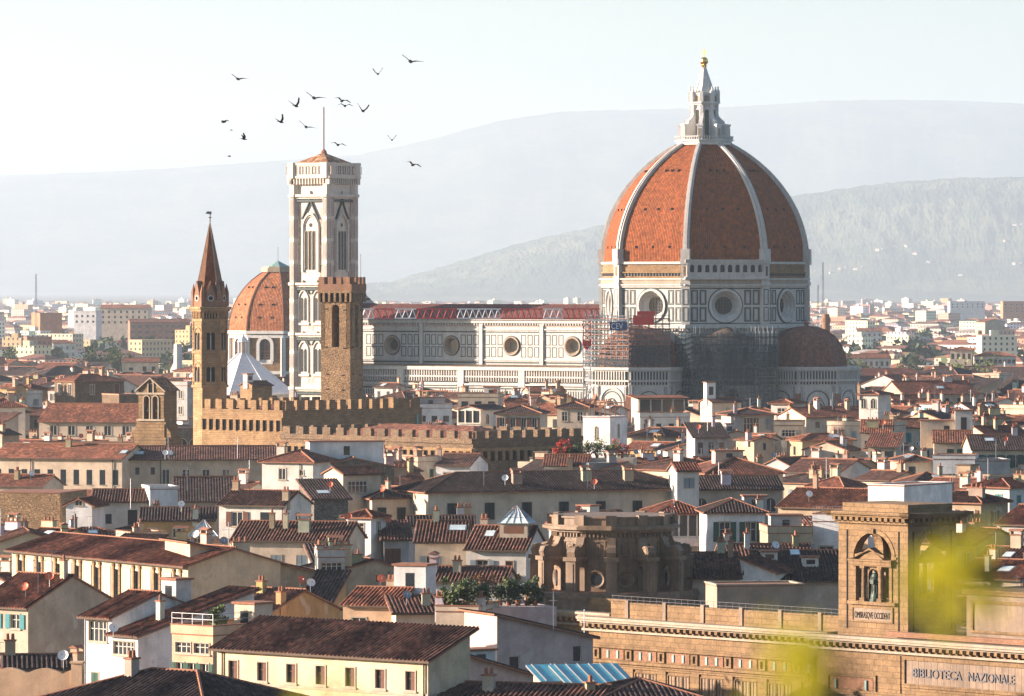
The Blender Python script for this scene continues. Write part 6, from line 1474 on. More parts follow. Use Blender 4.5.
H('slim white tower house with a little hipped red roof', 346, 371, 516, 26, -30, 3.6, 'hip', 20, 'bright', 'red', [('f', 1, 1.5, 1.6, 1.3, 'wide_', .0, 1.0), ('r', 1, 1.4, .8, 1.4, 'plain'), ('r', 1, 6.4, .4, .5, 'dark')], pv=40, extra=[])
H('cream house with a long red brown tiled roof left of the slim tower', 232, 346, 539, 23.6, -12, 10, 'gx', 21, 'cream', 'brown', [('f', 4, 2.8, 1.3, 1.7, 'closed_grey', .05, .95)], pv=20, extra=[('chim', .3, .3, 2), ('chim', .42, .3, 2), ('chim', .6, .2, 1), ('dish', .95, .4, 1)])
H('pale grey house with brown shutters and a red brown roof', 219, 284, 504, 25.6, -22, 9, 'gx', 20, 'white', 'brown', [('f', 1, 2.0, 1.6, 2.0, 'open_brown', .12, .45), ('f', 1, 2.0, 2.2, 2.0, 'dark', .55, .95), ('r', 1, 2.2, 1.4, 2.0, 'dark', .2, .8)], pv=40, extra=[('chim', .97, .15, 0), ('chim', .05, .5, 0), ('pipe', .98, 0), ('box', .3, 1.2, (8, 3, 1.0), 'white')])
H('white lean-to sheds stepping up right of the brown shuttered house', 300, 318, 497, 24.8, 24, 6, 'gy', 20, 'white', 'dark', [], pv=20, extra=[('pipe', .1, 0)])
H('old grey rubble house below the three windowed roof room', 314, 348, 499, 25.0, 15, 9, 'shed', 14, 'grey', 'dark', [('f', 1, 2.8, 1.0, 1.0, 'dark', .6, 1)], wmat='rubble_dark', pv=22, extra=[('sky', .4, .3, 0), ('dish', .6, .3, 1)])
H('cream roof room with three windows and a lit gable on its left', 343, 381, 474, 28, 32, 5.5, 'gx', 18, 'cream', 'brown', [('f', 1, 1.9, 3.2, 1.7, 'wide_', .05, .7), ('l', 2, 2.2, .7, 1.3, 'arch')], pv=24, extra=[])
H('cream house with a dark hipped roof right of the three windowed roof room', 372, 411, 498, 24.6, 18, 9, 'hip', 18, 'cream', 'dark', [('f', 2, 2.4, 1.3, 2.0, 'closed_dark')], pv=26, extra=[('ant', .4, .5, 0), ('dish', .3, 0, 1), ('box', .2, .9, (3, 2.5, 1.6), 'grey')])
H('white house with a hipped red roof in front of the battlemented palace', 262, 313, 461, 27.4, -24, 11, 'hip', 19, 'white', 'red', [('f', 1, 2.0, 1.2, 1.8, 'plain', .2, .6), ('f', 1, 1.8, .7, .8, 'plain', .6, .95), ('f', 1, 5.4, 1.2, 1.4, 'dark', .1, .5)], pv=30, extra=[('chim', .2, .3, 1), ('pipe', .75, 0)])
H('grey rubble gable behind the white house with the hipped red roof', 314, 394, 467, 26.4, 14, 10, 'gy', 12, 'grey', 'dark', [('f', 1, 2.0, .8, 1.2, 'plain', .4, .8)], wmat='rubble_dark', pv=18, extra=[('box', .45, .4, (12, 3, 2.6), 'bright')])
H('long sunlit convent wing with a row of narrow windows at the left edge', -8, 122, 457, 26.4, -18, 13, 'gx', 17, 'cream', 'rust', [('f', 10, 3.2, 1.0, 2.5, 'dark', .0, 1.0)], pv=24, extra=[('sky', .97, .2, 0), ('chim', .5, .4, 0), ('pipe', .3, 0), ('pipe', .93, 0)])
H('long shaded beige wing with dark windows continuing the convent to the right', 122, 276, 459, 26.2, 3, 13, 'gx', 16, 'buff', 'brown', [('f', 6, 3.0, 1.2, 2.5, 'plain', .22, 1.0), ('f', 2, 2.0, .7, 1.2, 'dark', .05, .25)], pv=22, extra=[('sky', .1, .2, 0), ('pipe', .25, 0), ('ant', .3, 0, 1), ('ant', .75, .0, 1), ('dish', .28, -.05, 0), ('dish', .31, -.05, 0)])
H('low lit strip of wall and red eaves below the sunlit convent wing', -8, 148, 479, 22, -10, 8, 'shed', 12, 'cream', 'red', [], pv=10)
H('massive square block of brown rubble masonry at the left edge', -12, 60, 492, 25.5, -14, 12, 'flat', 10, 'tan', 'red', [], wmat='rubble_tan', parapet=0, pv=34, extra=[])
H('red tiled roof with a small white chimney house above the rubble block', -10, 42, 485, 24.0, -20, 8, 'gx', 20, 'cream', 'red', [], pv=6, extra=[('chim', .4, .3, 0), ('dish', .7, .2, 0)])
H('tiny white house with a gabled front and round window', 66, 92, 505, 24, -14, 6, 'gy', 24, 'bright', 'red', [('f', 1, -.4, .9, .9, 'arch', .2, .8)], pv=22, extra=[])
H('white house with a long low brown roof and a dark doorway', 92, 157, 501, 23.6, 0, 8, 'gx', 20, 'white', 'brown', [('f', 1, 2.6, 1.0, 1.4, 'dark', .1, .4), ('f', 1, 2.4, 1.4, 2.2, 'dark', .5, .75)], pv=18, extra=[('ant', .6, -.1, 1)])
H('plain white block with no windows beside the low brown roof', 150, 178, 489, 25.4, 12, 8, 'flat', 10, 'bright', 'dark', [], plain=1, parapet=.3, pv=20, extra=[])
H('dark corrugated roof sloping behind the brown shuttered house', 175, 236, 500, 23.0, 4, 14, 'gx', 24, 'buff', 'dark', [], pv=4, extra=[('ant', .2, .2, 1)])
H('low ochre house with a dark roof and air conditioners above the palazzo', 140, 214, 520, 22.4, 2, 9, 'gx', 18, 'ochre', 'dark', [('f', 3, 1.8, 1.2, 1.3, 'plain')], pv=14, extra=[('ac', .4, 0), ('ac', .5, 0), ('chim', .75, .1, 3), ('chim', .2, .8, 0), ('dish', .55, .3, 0)])
H('flat terrace carrying a pale glass pyramid skylight', 176, 232, 546, 22.2, 4, 9, 'flat', 10, 'buff', 'dark', [], pv=8, parapet=.4, extra=[('pyr', .5, .4), ('ac', .12, 0), ('chim', .1, .4, 1)])
H('long cream church with a red roof and arched windows beside the gabled bell tower', 39, 153, 421, 27.2, -12, 15, 'gx', 24, 'cream', 'rust', [('f', 6, 1.9, 1.5, 2.0, 'plain', .05, 1.0)], pv=18, extra=[])
H('lower arcaded cream range in front of the long cream church', 34, 156, 444, 25.0, -12, 7, 'flat', 10, 'cream', 'dark', [('f', 6, 2.4, 1.8, 2.0, 'arch', .5, 1.2)], parapet=.3, pv=14, extra=[('chim', .7, .1, 0), ('chim', .8, .1, 0), ('chim', .9, .1, 0)])
H('mossy grey stone building with arches right of the gabled bell tower', 170, 225, 428, 26, 4, 12, 'flat', 10, 'grey', 'dark', [('f', 3, 3.4, 2.0, 2.4, 'arch', .1, .8)], wmat='rubble_dark', parapet=.3, pv=20, extra=[('box', .7, .6, (8, 4, 1.8), 'grey')])
H('square brown stone house with a hipped red roof on the far left', 75, 124, 381, 31, 36, 10, 'hip', 16, 'tan', 'rust', [('f', 1, 2.2, 1.4, 2.6, 'plain', .2, .5), ('f', 1, 2.2, 1.4, 2.6, 'closed_brown', .7, 1), ('l', 2, 2.2, 1.6, 2.8, 'plain')], wmat='rubble_brown', pv=26)
H('windowless brown stone block with a lit left side', 119, 141, 395, 28, 32, 9, 'flat', 10, 'tan', 'rust', [], wmat='rubble_brown', parapet=.2, pv=12, extra=[])
H('stone chapel with a glazed little lantern on its roof before the white pyramid', 252, 272, 385, 33.2, 38, 4.5, 'gx', 18, 'tan', 'brown', [('f', 1, 3, .5, 3, 'dark', .5, .9)], wmat='pietraforte', pv=22, extra=[('box', .1, .5, (1.6, 1.6, 1.6), 'white')])
# ---- centre
H('very long beige house with dark shutters and a dark brown roof in the centre', 428, 692, 491, 25.8, 20, 13, 'hip', 19, 'beige', 'dark', [('f', 7, 3.0, 1.5, 2.4, 'closed_dark', .02, 1.0), ('l', 1, 3.2, 1.2, 2.4, 'plain', .3, .8)], pv=30, wv=1.3, over=.8, extra=[('chim', .35, .15, 1), ('chim', .62, .2, 1), ('chim', .78, .2, 1), ('ant', .22, .1, 1), ('ant', .6, 0, 1), ('dish', .3, .1, 0), ('dish', .62, -.05, 1)])
H('cream house with blue grey shutters and a stained wall', 415, 466, 541, 24.4, -4, 10, 'gx', 23, 'cream', 'brown', [('f', 2, 2.9, 1.2, 2.2, 'open_grey', .0, 1.25)], pv=32, bands=[4.6], extra=[('chim', .35, .5, 0), ('sky', .8, .3, 0)])
H('cream house with flower pots on a ledge and a glass lantern on its roof', 466, 526, 548, 24.0, -14, 10, 'gx', 25, 'white', 'brown', [('f', 1, 2.2, 1.4, 1.6, 'open_grey', .05, .5), ('f', 1, 2.6, .9, 2.2, 'half', .5, .95)], pv=28, extra=[('pyr', .72, .38), ('sky', .3, .3, 0), ('chim', .1, .6, 0), ('chim', .6, .55, 2), ('balcony', .45, 1.0, 4.3, .25)])
H('low tiled roof with red ridge tiles right of the olive gable end', 412, 505, 580, 22, -10, 7, 'gx', 20, 'white', 'brown', [], pv=5, extra=[('chim', .45, .3, 0), ('chim', .2, .3, 1)])
H('small house with a red garage door under a low tiled roof', 384, 409, 539, 23.2, 6, 5, 'shed', 20, 'grey', 'brown', [('f', 1, 2.4, 2.0, 2.4, 'closed_brown', .0, .7)], pv=24, extra=[('dish', .2, .6, 1)])
H('dark low roof strip in front of the very long beige house', 408, 474, 525, 23.8, 2, 6, 'gx', 18, 'grey', 'dark', [], pv=4, extra=[('chim', .8, .6, 0), ('chim', .92, .6, 0)])
H('white gable with a brown ridged roof just above the dark rotunda', 549, 577, 522, 24.6, -38, 12, 'gy', 26, 'bright', 'brown', [('f', 1, .2, .8, 1.2, 'plain', .3, .7)], pv=12, extra=[('box', .8, .3, (2, 2, 1.6), 'white'), ('dish', .8, .12, 1)])
H('loggia house with a hipped red roof and dark glazed veranda right of the rotunda', 658, 707, 513, 24.6, 8, 11, 'hip', 21, 'grey', 'red', [], pv=30, extra=[('loggia', .05, .98, 2.8, 5), ('balcony', 0, 1, 4.2, .9), ('dish', .25, -.1, 1), ('ant', .3, -.1, 1)])
H('white house with two pairs of green shutters and a dark hipped roof', 707, 765, 512, 25.6, 3, 11, 'hip', 20, 'bright', 'dark', [('f', 2, 2.6, 1.4, 2.6, 'open_green', .08, .98)], pv=44, extra=[('box', .9, .6, (3, 3, 1.5), 'grey'), ('chim', .95, .3, 0)])
H('small white tower room with a terrace and grey shutters behind the loggia house', 677, 699, 470, 28.5, 12, 5, 'gx', 20, 'white', 'red', [('f', 1, 1.9, 1.5, 1.4, 'closed_grey', .2, .9)], pv=20, extra=[])
H('cream house with a broad hipped red roof and a chimney block on its ridge', 707, 783, 473, 26.4, 14, 15, 'hip', 19, 'cream', 'red', [('f', 1, 2.4, 1.2, 1.4, 'plain', .6, .8), ('f', 1, 1.6, 3.0, 1.0, 'wide_', .1, .35)], pv=14, extra=[('box', .45, .5, (4.5, 2, 1.2), 'cream'), ('chim', .8, .3, 0)])
H('shaded house with arched doorway below the broad hipped red roof', 690, 782, 489, 25.0, 8, 10, 'gx', 18, 'beige', 'dark', [('f', 4, 2.4, 1.5, 2.0, 'arch')], pv=14)
H('white cottage row with french windows below the flowering roof terrace', 544, 588, 465, 26.0, -4, 9, 'gx', 18, 'white', 'red', [('f', 5, 1.5, 1.2, 1.6, 'plain')], pv=14, extra=[('balcony', 0, 1, 3.2, .6), ('chim', .6, .0, 3)])
H('grey gable with a lit sloping roof edge right of the cottage row', 589, 625, 463, 26.4, 26, 9, 'shedx', -12, 'grey', 'rust', [('f', 1, 2.0, 1.4, 1.9, 'plain', .1, .5)], pv=16, extra=[('chim', .7, .1, 1)])
H('bright white windowless block with one slit window and a pergola on top', 583, 610, 417, 30.6, -28, 7, 'flat', 10, 'bright', 'dark', [('f', 1, 3.0, .5, 2.4, 'arch'), ('r', 1, 2.6, .5, 2.4, 'arch')], plain=1, parapet=.1, pv=40, wv=1.05, extra=[('pergola', 0, 0)])
H('cream white house with a dark hipped roof left of the bright white block', 557, 588, 407, 30.5, -10, 9, 'hip', 17, 'cream', 'dark', [('f', 2, 1.9, 1.1, 1.9, 'wide_')], pv=34, extra=[('chim', .3, .4, 0)])
H('cream villa with a dark hipped roof and orange shuttered windows', 496, 540, 413, 30, -8, 11, 'hip', 17, 'cream', 'dark', [('f', 4, 1.9, 1.0, 2.0, 'open_brown', .02, 1)], pv=18, extra=[('chim', .8, .5, 0)])
H('portico house with columns under a low lit gable', 457, 481, 409, 30.5, -25, 12, 'gy', 14, 'white', 'dark', [('r', 2, 2.0, 1.2, 1.8, 'arch')], pv=18, extra=[('loggia', .05, .98, 2.4, 3)])
H('flat roofed cream penthouse behind the portico house', 458, 498, 397, 31.5, -8, 8, 'flat', 10, 'buff', 'dark', [('f', 3, 1.6, 1.4, 1.4, 'dark')], pv=10, extra=[('box', .8, .4, (3, 3, 2), 'white'), ('dish', .9, .2, 1)])
H('small white gable with two dark windows peeping over the battlements', 429, 457, 428, 27.6, 4, 9, 'gy', 17, 'bright', 'dark', [('f', 2, 1.5, 1.2, 1.2, 'dark')], pv=7, extra=[])
H('white roof terrace with a low railing behind the dark battlements', 417, 452, 408, 29.8, 2, 10, 'flat', 10, 'bright', 'dark', [('f', 3, 2.2, 1.2, 1.2, 'dark')], pv=18, extra=[('rail', 0, 0), ('box', .4, .7, (6, 3, 2), 'grey')])
H('white house with a lit front and low brown roof before the dark battlements', 436, 470, 465, 25.6, -14, 12, 'gx', 15, 'bright', 'brown', [('f', 2, 2.2, 1.2, 2.0, 'plain', .1, 1)], pv=12, extra=[('chim', .0, .2, 2)])
H('modern flat roofed house with wide dark openings and a white side wall', 638, 685, 398, 31.4, 8, 9, 'shed', 2, 'cream', 'rust', [], pv=26, over=.9, extra=[('loggia', .03, .98, 4.0, 4)])
H('white terraced apartment range below the modern flat roofed house', 640, 690, 417, 29.2, 6, 8, 'flat', 10, 'white', 'dark', [('f', 4, 2.0, 1.0, 1.4, 'dark')], pv=10, extra=[('chim', .7, .3, 0)])
H('pale yellow tower house with a tall white chimney block', 712, 741, 402, 31, 22, 6, 'gx', 14, 'cream', 'brown', [('f', 2, 1.8, .9, 1.5, 'plain', .4, 1), ('f', 2, 4.6, .9, 1.2, 'dark', .4, 1)], pv=20, extra=[('box', .12, .5, (2, 1.6, 3.2), 'bright')])
H('modern grey house with one big window and a dark overhanging roof', 731, 774, 414, 30, 10, 9, 'hip', 12, 'grey', 'dark', [('f', 1, 2.3, 3.2, 3.2, 'wide_', .2, .75), ('f', 1, 2.0, 1.2, 2.2, 'closed_grey', .7, 1)], pv=16, over=1.0, extra=[('chim', .1, .0, 2)])
H('white house with a red hipped roof standing below the right tribune dome', 771, 792, 403, 31, -22, 8, 'hip', 16, 'white', 'red', [('f', 1, 2.0, 1.6, 2.0, 'wide_'), ('r', 1, 2.0, 1.0, 1.8, 'plain', .0, .6)], pv=18, extra=[])
H('low lit parapet house with a wide window at the foot of the white hipped house', 774, 803, 425, 28, -6, 7, 'flat', 10, 'buff', 'dark', [('f', 1, 1.6, 2.6, 1.3, 'wide_')], pv=8)
H('long dark roof with a sunlit ridge at the foot of the right tribune', 806, 852, 417, 28.4, 26, 12, 'gx', 16, 'cream', 'rust', [('f', 2, 1.6, 1.0, 1.2, 'dark')], pv=6)
H('pale yellow gabled house with a grey lower wing under the dome', 727, 748, 434, 28, 8, 10, 'gy', 16, 'cream', 'brown', [('f', 1, 1.4, .8, 1.6, 'plain')], pv=22, extra=[('box', .2, .2, (1.2, 1.2, 1.5), 'bright')])
H('grey lower wing with dark doors left of the pale yellow gable', 695, 727, 437, 27.6, 8, 9, 'shed', 14, 'grey', 'dark', [('f', 3, 2.0, .9, 2.0, 'dark')], pv=18)
H('small peach gabled house right of the pale yellow gable', 754, 775, 440, 27.4, 30, 6, 'gy', 14, 'peach', 'rust', [('f', 1, 1.2, .6, 1.2, 'dark')], pv=14, extra=[('chim', .0, .3, 0)])
# ---- right
H('white belvedere with an arched window and a grey side wall', 859, 878, 394, 32, -26, 7, 'hip', 14, 'white', 'brown', [('f', 2, 2.0, 1.0, 2.0, 'arch')], pv=24, extra=[('chim', .0, .0, 2)])
H('cream house with a red gabled roof and a dark window under its eave', 861, 891, 432, 28, -6, 11, 'gx', 20, 'cream', 'rust', [('f', 2, 2.4, 1.4, 1.6, 'dark')], pv=8)
H('open lean-to porch of red tiles with two dark openings', 868, 896, 446, 26.4, -12, 7, 'shed', 16, 'buff', 'red', [('f', 2, 1.8, 1.6, 1.8, 'dark')], pv=12, extra=[('dish', .95, .1, 1)])
H('cream house with a terrace house stacked on its red brown roof', 934, 972, 442, 28.2, -4, 12, 'gx', 16, 'cream', 'rust', [('f', 3, 2.2, 1.2, 2.0, 'closed_green', .3, 1.1)], pv=14, extra=[('box', .35, .95, (9, 5, 3.2), 'cream'), ('box', .8, .8, (3, 4, 4.5), 'white')])
H('long yellow house with green shutters under a dark roof at the right edge', 972, 1040, 449, 27.6, 2, 13, 'gx', 18, 'yellow', 'dark', [('f', 7, 2.1, 1.2, 2.2, 'open_green')], pv=18, extra=[('sky', .3, .3, 0), ('dish', .5, .1, 1), ('chim', .7, .5, 0)])
H('long red parapet over a bright white flat house on the right', 933, 975, 459, 26.5, -8, 9, 'flat', 10, 'bright', 'rust', [('f', 1, 1.6, 1.0, 1.2, 'plain', .6, 1)], parapet=.6, pv=14, extra=[])
H('blank grey modern block with a thin dark roof edge near the right edge', 975, 1010, 461, 26.2, 6, 9, 'flat', 10, 'grey', 'dark', [], plain=1, parapet=.2, pv=16, extra=[('ant', .6, 0, 1)])
H('dark hipped roof over a small grey house left of the long red parapet', 905, 934, 461, 26.0, 10, 10, 'hip', 17, 'beige', 'dark', [('f', 1, 1.6, 1.2, 1.4, 'dark', .0, .5)], pv=8)
H('bright lit blank wall rising just behind the library tower', 868, 904, 485, 28.5, -34, 13, 'flat', 2, 'bright', 'red', [], pv=22, wv=1.05, plain=1, parapet=.05, extra=[])
H('lit red tiled roof sloping towards the library tower', 778, 868, 506, 25.0, -30, 12, 'gx', 20, 'tan', 'rust', [], pv=10, extra=[('chim', .2, .5, 2), ('dish', .3, .1, 0)])
H('white cube house with a red parapet left of the library tower', 813, 842, 521, 25.0, -14, 7, 'flat', 10, 'bright', 'rust', [('f', 1, 4.2, 1.8, 2.0, 'plain', .2, .7)], parapet=.9, pv=26, extra=[('rail', 0, 0)])
H('long blank grey wall behind the railings of the library terrace', 717, 803, 586, 22.0, 10, 6, 'flat', 10, 'beige', 'dark', [], plain=1, parapet=.1, pv=22, wv=.8, extra=[])
H('wide dark roof with white dormer boxes left of the library tower', 760, 880, 580, 21.6, 4, 15, 'gx', 21, 'beige', 'dark', [], pv=14, extra=[('box', .12, .35, (1.8, 1.4, .9), 'white'), ('box', .45, .25, (1.8, 1.4, .9), 'white'), ('sky', .35, .45, 0), ('dish', .2, .6, 0)])
H('bright white gabled dormer house in front of the wide dark roof', 744, 775, 571, 22.6, -28, 6, 'shedx', 18, 'bright', 'brown', [], pv=8, extra=[])
H('brown tiled roof with ridged rows left of the white dormer house', 681, 740, 577, 21.8, 2, 13, 'gx', 20, 'cream', 'brown', [], pv=6, extra=[('chim', .9, .4, 2), ('chim', .75, .5, 0)])
H('red roof with chimney pots and a cream end wall below the green shuttered house', 722, 812, 556, 23.0, 4, 7, 'gx', 18, 'white', 'brown', [], pv=4, extra=[('chim', .1, .5, 0), ('chim', .3, .3, 2), ('chim', .85, .4, 0), ('dish', .3, .5, 1)])
H('olive house with blue shutters below the white cube house', 768, 812, 533, 23.6, 4, 9, 'flat', 10, 'olive', 'dark', [('f', 3, 2.2, 1.1, 1.6, 'open_grey')], pv=16, extra=[('rail', 0, 0), ('box', .5, .6, (4, 3, 2), 'grey')])
H('pink house with a sloping blank side wall above the teal glass roofs', 497, 593, 640, 20.4, 24, 8, 'shedx', 13, 'pink', 'dark', [('f', 1, 1.6, .9, 1.6, 'dark', .72, .95), ('f', 1, 2.6, 1.1, 1.9, 'dark', .08, .28)], pv=30, extra=[('ant', .55, -.1, 1), ('ant', .98, .2, 0)])
H('cream terrace house with potted trees along its parapet', 436, 478, 611, 22.6, -14, 8, 'flat', 10, 'cream', 'dark', [], parapet=.5, pv=24, extra=[('chim', .0, .2, 0), ('chim', .98, .2, 0)])
H('pink lower house with a tiny terrace below the potted trees', 474, 510, 641, 20.0, 16, 10, 'shedx', -10, 'pink', 'dark', [('f', 1, 2.2, 1.0, 1.8, 'closed_grey', .5, 1)], pv=20, extra=[])
H('peach house with a low red roof and white stair tower behind the yellow house', 343, 396, 604, 21.6, -20, 9, 'gx', 18, 'peach', 'rust', [('f', 1, 2.0, 1.6, 1.2, 'plain', .1, .5)], pv=20, extra=[('dish', .35, .6, 1), ('chim', .5, .7, 0), ('box', .95, .7, (3.6, 3, 3.0), 'bright')])
H('cream wall with a grey shutter between the peach house and the potted trees', 396, 440, 613, 21.0, 8, 6, 'shed', 12, 'cream', 'brown', [('f', 1, 2.4, .9, 1.0, 'closed_grey', .1, .5)], pv=20, extra=[('dish', .3, .4, 2), ('chim', .75, .4, 0)])
H('yellow workshop with a big ribbed teal glass roof at the bottom centre', 571, 628, 683, 20.6, 18, 4.0, 'shed', 15, 'yellow', 'dark', [], glassroof=1, pv=8, extra=[])
H('smaller yellow shed with a teal glass roof left of the workshop', 545, 564, 680, 20.8, 18, 3.2, 'shed', 15, 'yellow', 'dark', [], glassroof=1, pv=8, extra=[])
H('broad dark brown roof at the bottom edge below the teal glass roofs', 588, 720, 706, 21.6, 10, 12, 'hip', 16, 'ochre', 'dark', [], pv=10, extra=[('chim', .08, .3, 0)])
H('mottled red brown roof in the bottom edge left of the teal glass roofs', 430, 592, 702, 21.6, -18, 9, 'gx', 15, 'pink', 'brown', [], pv=10, extra=[('chim', .3, .3, 0)])
H('dark lean-to roof below the pink side wall of the yellow house', 470, 540, 680, 19.4, 30, 9, 'shedx', 16, 'pink', 'dark', [], pv=6, extra=[('box', .5, .6, (3, 2, 1.2), 'white')])
# ---- middle distance on both sides
FAR = [('orange brick slab block on the hazy left', 40, 62, 314, 34, 32, 14, 'flat', 'orange', [('r', 4, 3, 2, 1.6, 'dark'), ('r', 4, 7, 2, 1.6, 'dark'), ('r', 4, 11, 2, 1.6, 'dark')]),
       ('low white factory with a taller white cube at the foot of the far trees', 76, 130, 352, 14, 4, 16, 'flat', 'bright', []), ('white cube stair tower on the low white factory', 105, 117, 343, 22, 4, 9, 'flat', 'bright', []),
       ('pale green house with grey shutters left of the low white factory', 53, 76, 343, 20, 6, 12, 'hip', 'white', [('f', 4, 3, 1.4, 2, 'closed_grey'), ('f', 4, 7, 1.4, 2, 'closed_grey')]),
       ('brick red apartment block left of the pale green house', 27, 52, 338, 22, 14, 14, 'flat', 'brick', [('f', 5, 3, 1.6, 1.6, 'dark'), ('f', 5, 7, 1.6, 1.6, 'dark')]),
       ('long balconied brick apartment block left of the spired tower', 130, 190, 322, 30, 10, 14, 'gx', 'brick', [('f', 9, 3, 2.6, 1.7, 'dark'), ('f', 9, 7, 2.6, 1.7, 'dark'), ('f', 9, 11, 2.6, 1.7, 'dark')]),
       ('cream apartment block with many windows above the far trees', 100, 148, 308, 38, -6, 16, 'gx', 'cream', [('f', 8, 3, 1.6, 1.8, 'dark'), ('f', 8, 7, 1.6, 1.8, 'dark'), ('f', 8, 11, 1.6, 1.8, 'dark')]),
       ('white slab apartment tower left of the cream apartment block', 74, 96, 312, 36, -14, 14, 'flat', 'bright', [('f', 4, 3, 1.6, 1.6, 'dark'), ('f', 4, 7, 1.6, 1.6, 'dark')]),
       ('yellow house with a balcony and red roof left of the spired tower', 122, 158, 362, 22, 2, 12, 'gx', 'cream', [('f', 2, 3, 1.6, 2.2, 'dark', .5, 1), ('f', 1, 3, 1.8, 1.2, 'dark', .1, .4)]),
       ('big white block apartment on the right horizon with rows of windows', 950, 985, 302, 34, 6, 16, 'flat', 'bright', [('f', 7, 3, 1.7, 1.6, 'dark'), ('f', 7, 6.5, 1.7, 1.6, 'dark')]),
       ('orange apartment block with white balconies at the right edge', 1003, 1036, 302, 36, 4, 18, 'flat', 'orange', [('f', 6, 3, 2.0, 1.6, 'plain'), ('f', 6, 7, 2.0, 1.6, 'plain'), ('f', 6, 11, 2, 1.6, 'plain')]),
       ('long white range with two rows of windows right of the dome', 857, 882, 331, 20, 0, 14, 'gx', 'white', [('f', 5, 3, 1.6, 1.8, 'dark'), ('f', 5, 7, 1.6, 1.8, 'dark')]),
       ('salmon gabled hall on the right above the trees', 985, 1005, 322, 26, 24, 16, 'gy', 'buff', []),
       ('white school block with a long line of square windows on the right', 975, 1016, 356, 21, 0, 13, 'hip', 'white', [('f', 9, 2.6, 1.6, 1.8, 'dark')]),
       ('cream house with a green glass roof and tall windows on the right', 950, 972, 350, 24, -8, 13, 'hip', 'cream', [('f', 4, 3, 1.4, 2.6, 'dark')]),
       ('grey white range with a long red roof just right of the tribune dome', 842, 890, 358, 20, 2, 13, 'gx', 'white', [('f', 9, 2.8, 1.2, 2.2, 'dark')])]
for (lb, xl, xr, y, h, phi, d, rf, wl, wi) in FAR: H(lb, xl, xr, y, h, phi, d, rf, 16, wl, 'rust', wi, pv=10, extra=[])
# ---- fill the quarters between with more houses, seen or hidden decides whether they stay
PROT = [(365, 296, 600, 394, 1340), (596, 262, 852, 406, 1340), (286, 100, 362, 402, 1430), (318, 250, 370, 404, 1025), (190, 210, 230, 408, 1035), (198, 400, 420, 430, 985), (272, 430, 584, 458, 925), (136, 376, 180, 440, 995), (224, 262, 292, 396, 1490), (524, 505, 692, 696, 590), (534, 590, 1030, 696, 575), (838, 500, 968, 640, 558)]
BLOCK = []      # footprints that must stay free
def rect(X, Y, w_, d, phi): a = R(phi); c, s = math.cos(a), math.sin(a); return [(X + x * c - y * s, Y + x * s + y * c) for x, y in ((0, 0), (w_, 0), (w_, d), (0, d))]
def footprint(it, g=0.0):
    a = R(it['phi']); c, s = math.cos(a), math.sin(a); return [(it['X'] + x * c - y * s, it['Y'] + x * s + y * c) for x, y in ((-g, -g), (it['w'] + g, -g), (it['w'] + g, it['d'] + g), (-g, it['d'] + g))]
def sat(P, Q):
    for A in (P, Q):
        for i in range(len(A)):
            ex, ey = A[(i + 1) % len(A)][0] - A[i][0], A[(i + 1) % len(A)][1] - A[i][1]
            p = [-ey * x + ex * y for x, y in P]; q = [-ey * x + ex * y for x, y in Q]
            if max(p) <= min(q) or max(q) <= min(p): return False
    return True
for it in PLAN: BLOCK.append(footprint(it, 0.3))
def krect(x0, x1, y0, y1): return [kpt(x, y) for x, y in ((x0, y0), (x1, y0), (x1, y1), (x0, y1))]
BLOCK += [krect(-116, 30, -24, 24), krect(-20, 20, -52, 30), krect(0, 52, -40, 22), krect(-118, -94, -36, -14)]
BLOCK += [rect(WX(473, 930) - 49 * .707, 930 + 49 * .707, 49, 27, -45), rect(WX(283, 1004) - 22.5 * .707, 1004 + 22.5 * .707, 22.5, 36, -45)]
def lrect(x0, x1, y0, y1): a = R(LPHI); c, s = math.cos(a), math.sin(a); return [(LX + x * c - y * s, LD + x * s + y * c) for x, y in ((x0, y0), (x1, y0), (x1, y1), (x0, y1))]
BLOCK += [lrect(-63, 40, -4, 16), lrect(-72, -46, 0, 26)]
for px, D, r_ in ((342, 1030, 5), (210, 1040, 6), (243, 1500, 18), (278, 1750, 20), (152, 1000, 8), (587, 1349, 4)): X = WX(px, D); BLOCK.append([(X - r_, D - r_), (X + r_, D - r_), (X + r_, D + r_), (X - r_, D + r_)])
for it in PLAN:
    hp = hull_pts(it); D = it['Y']; xs = [p[0] for p in hp]; y1 = PX((0, D, it['h']))[1] + (it['pv'] if it['pv'] else 12)
    PROT.append((min(xs) + 1, 0, max(xs) - 1, y1, D))
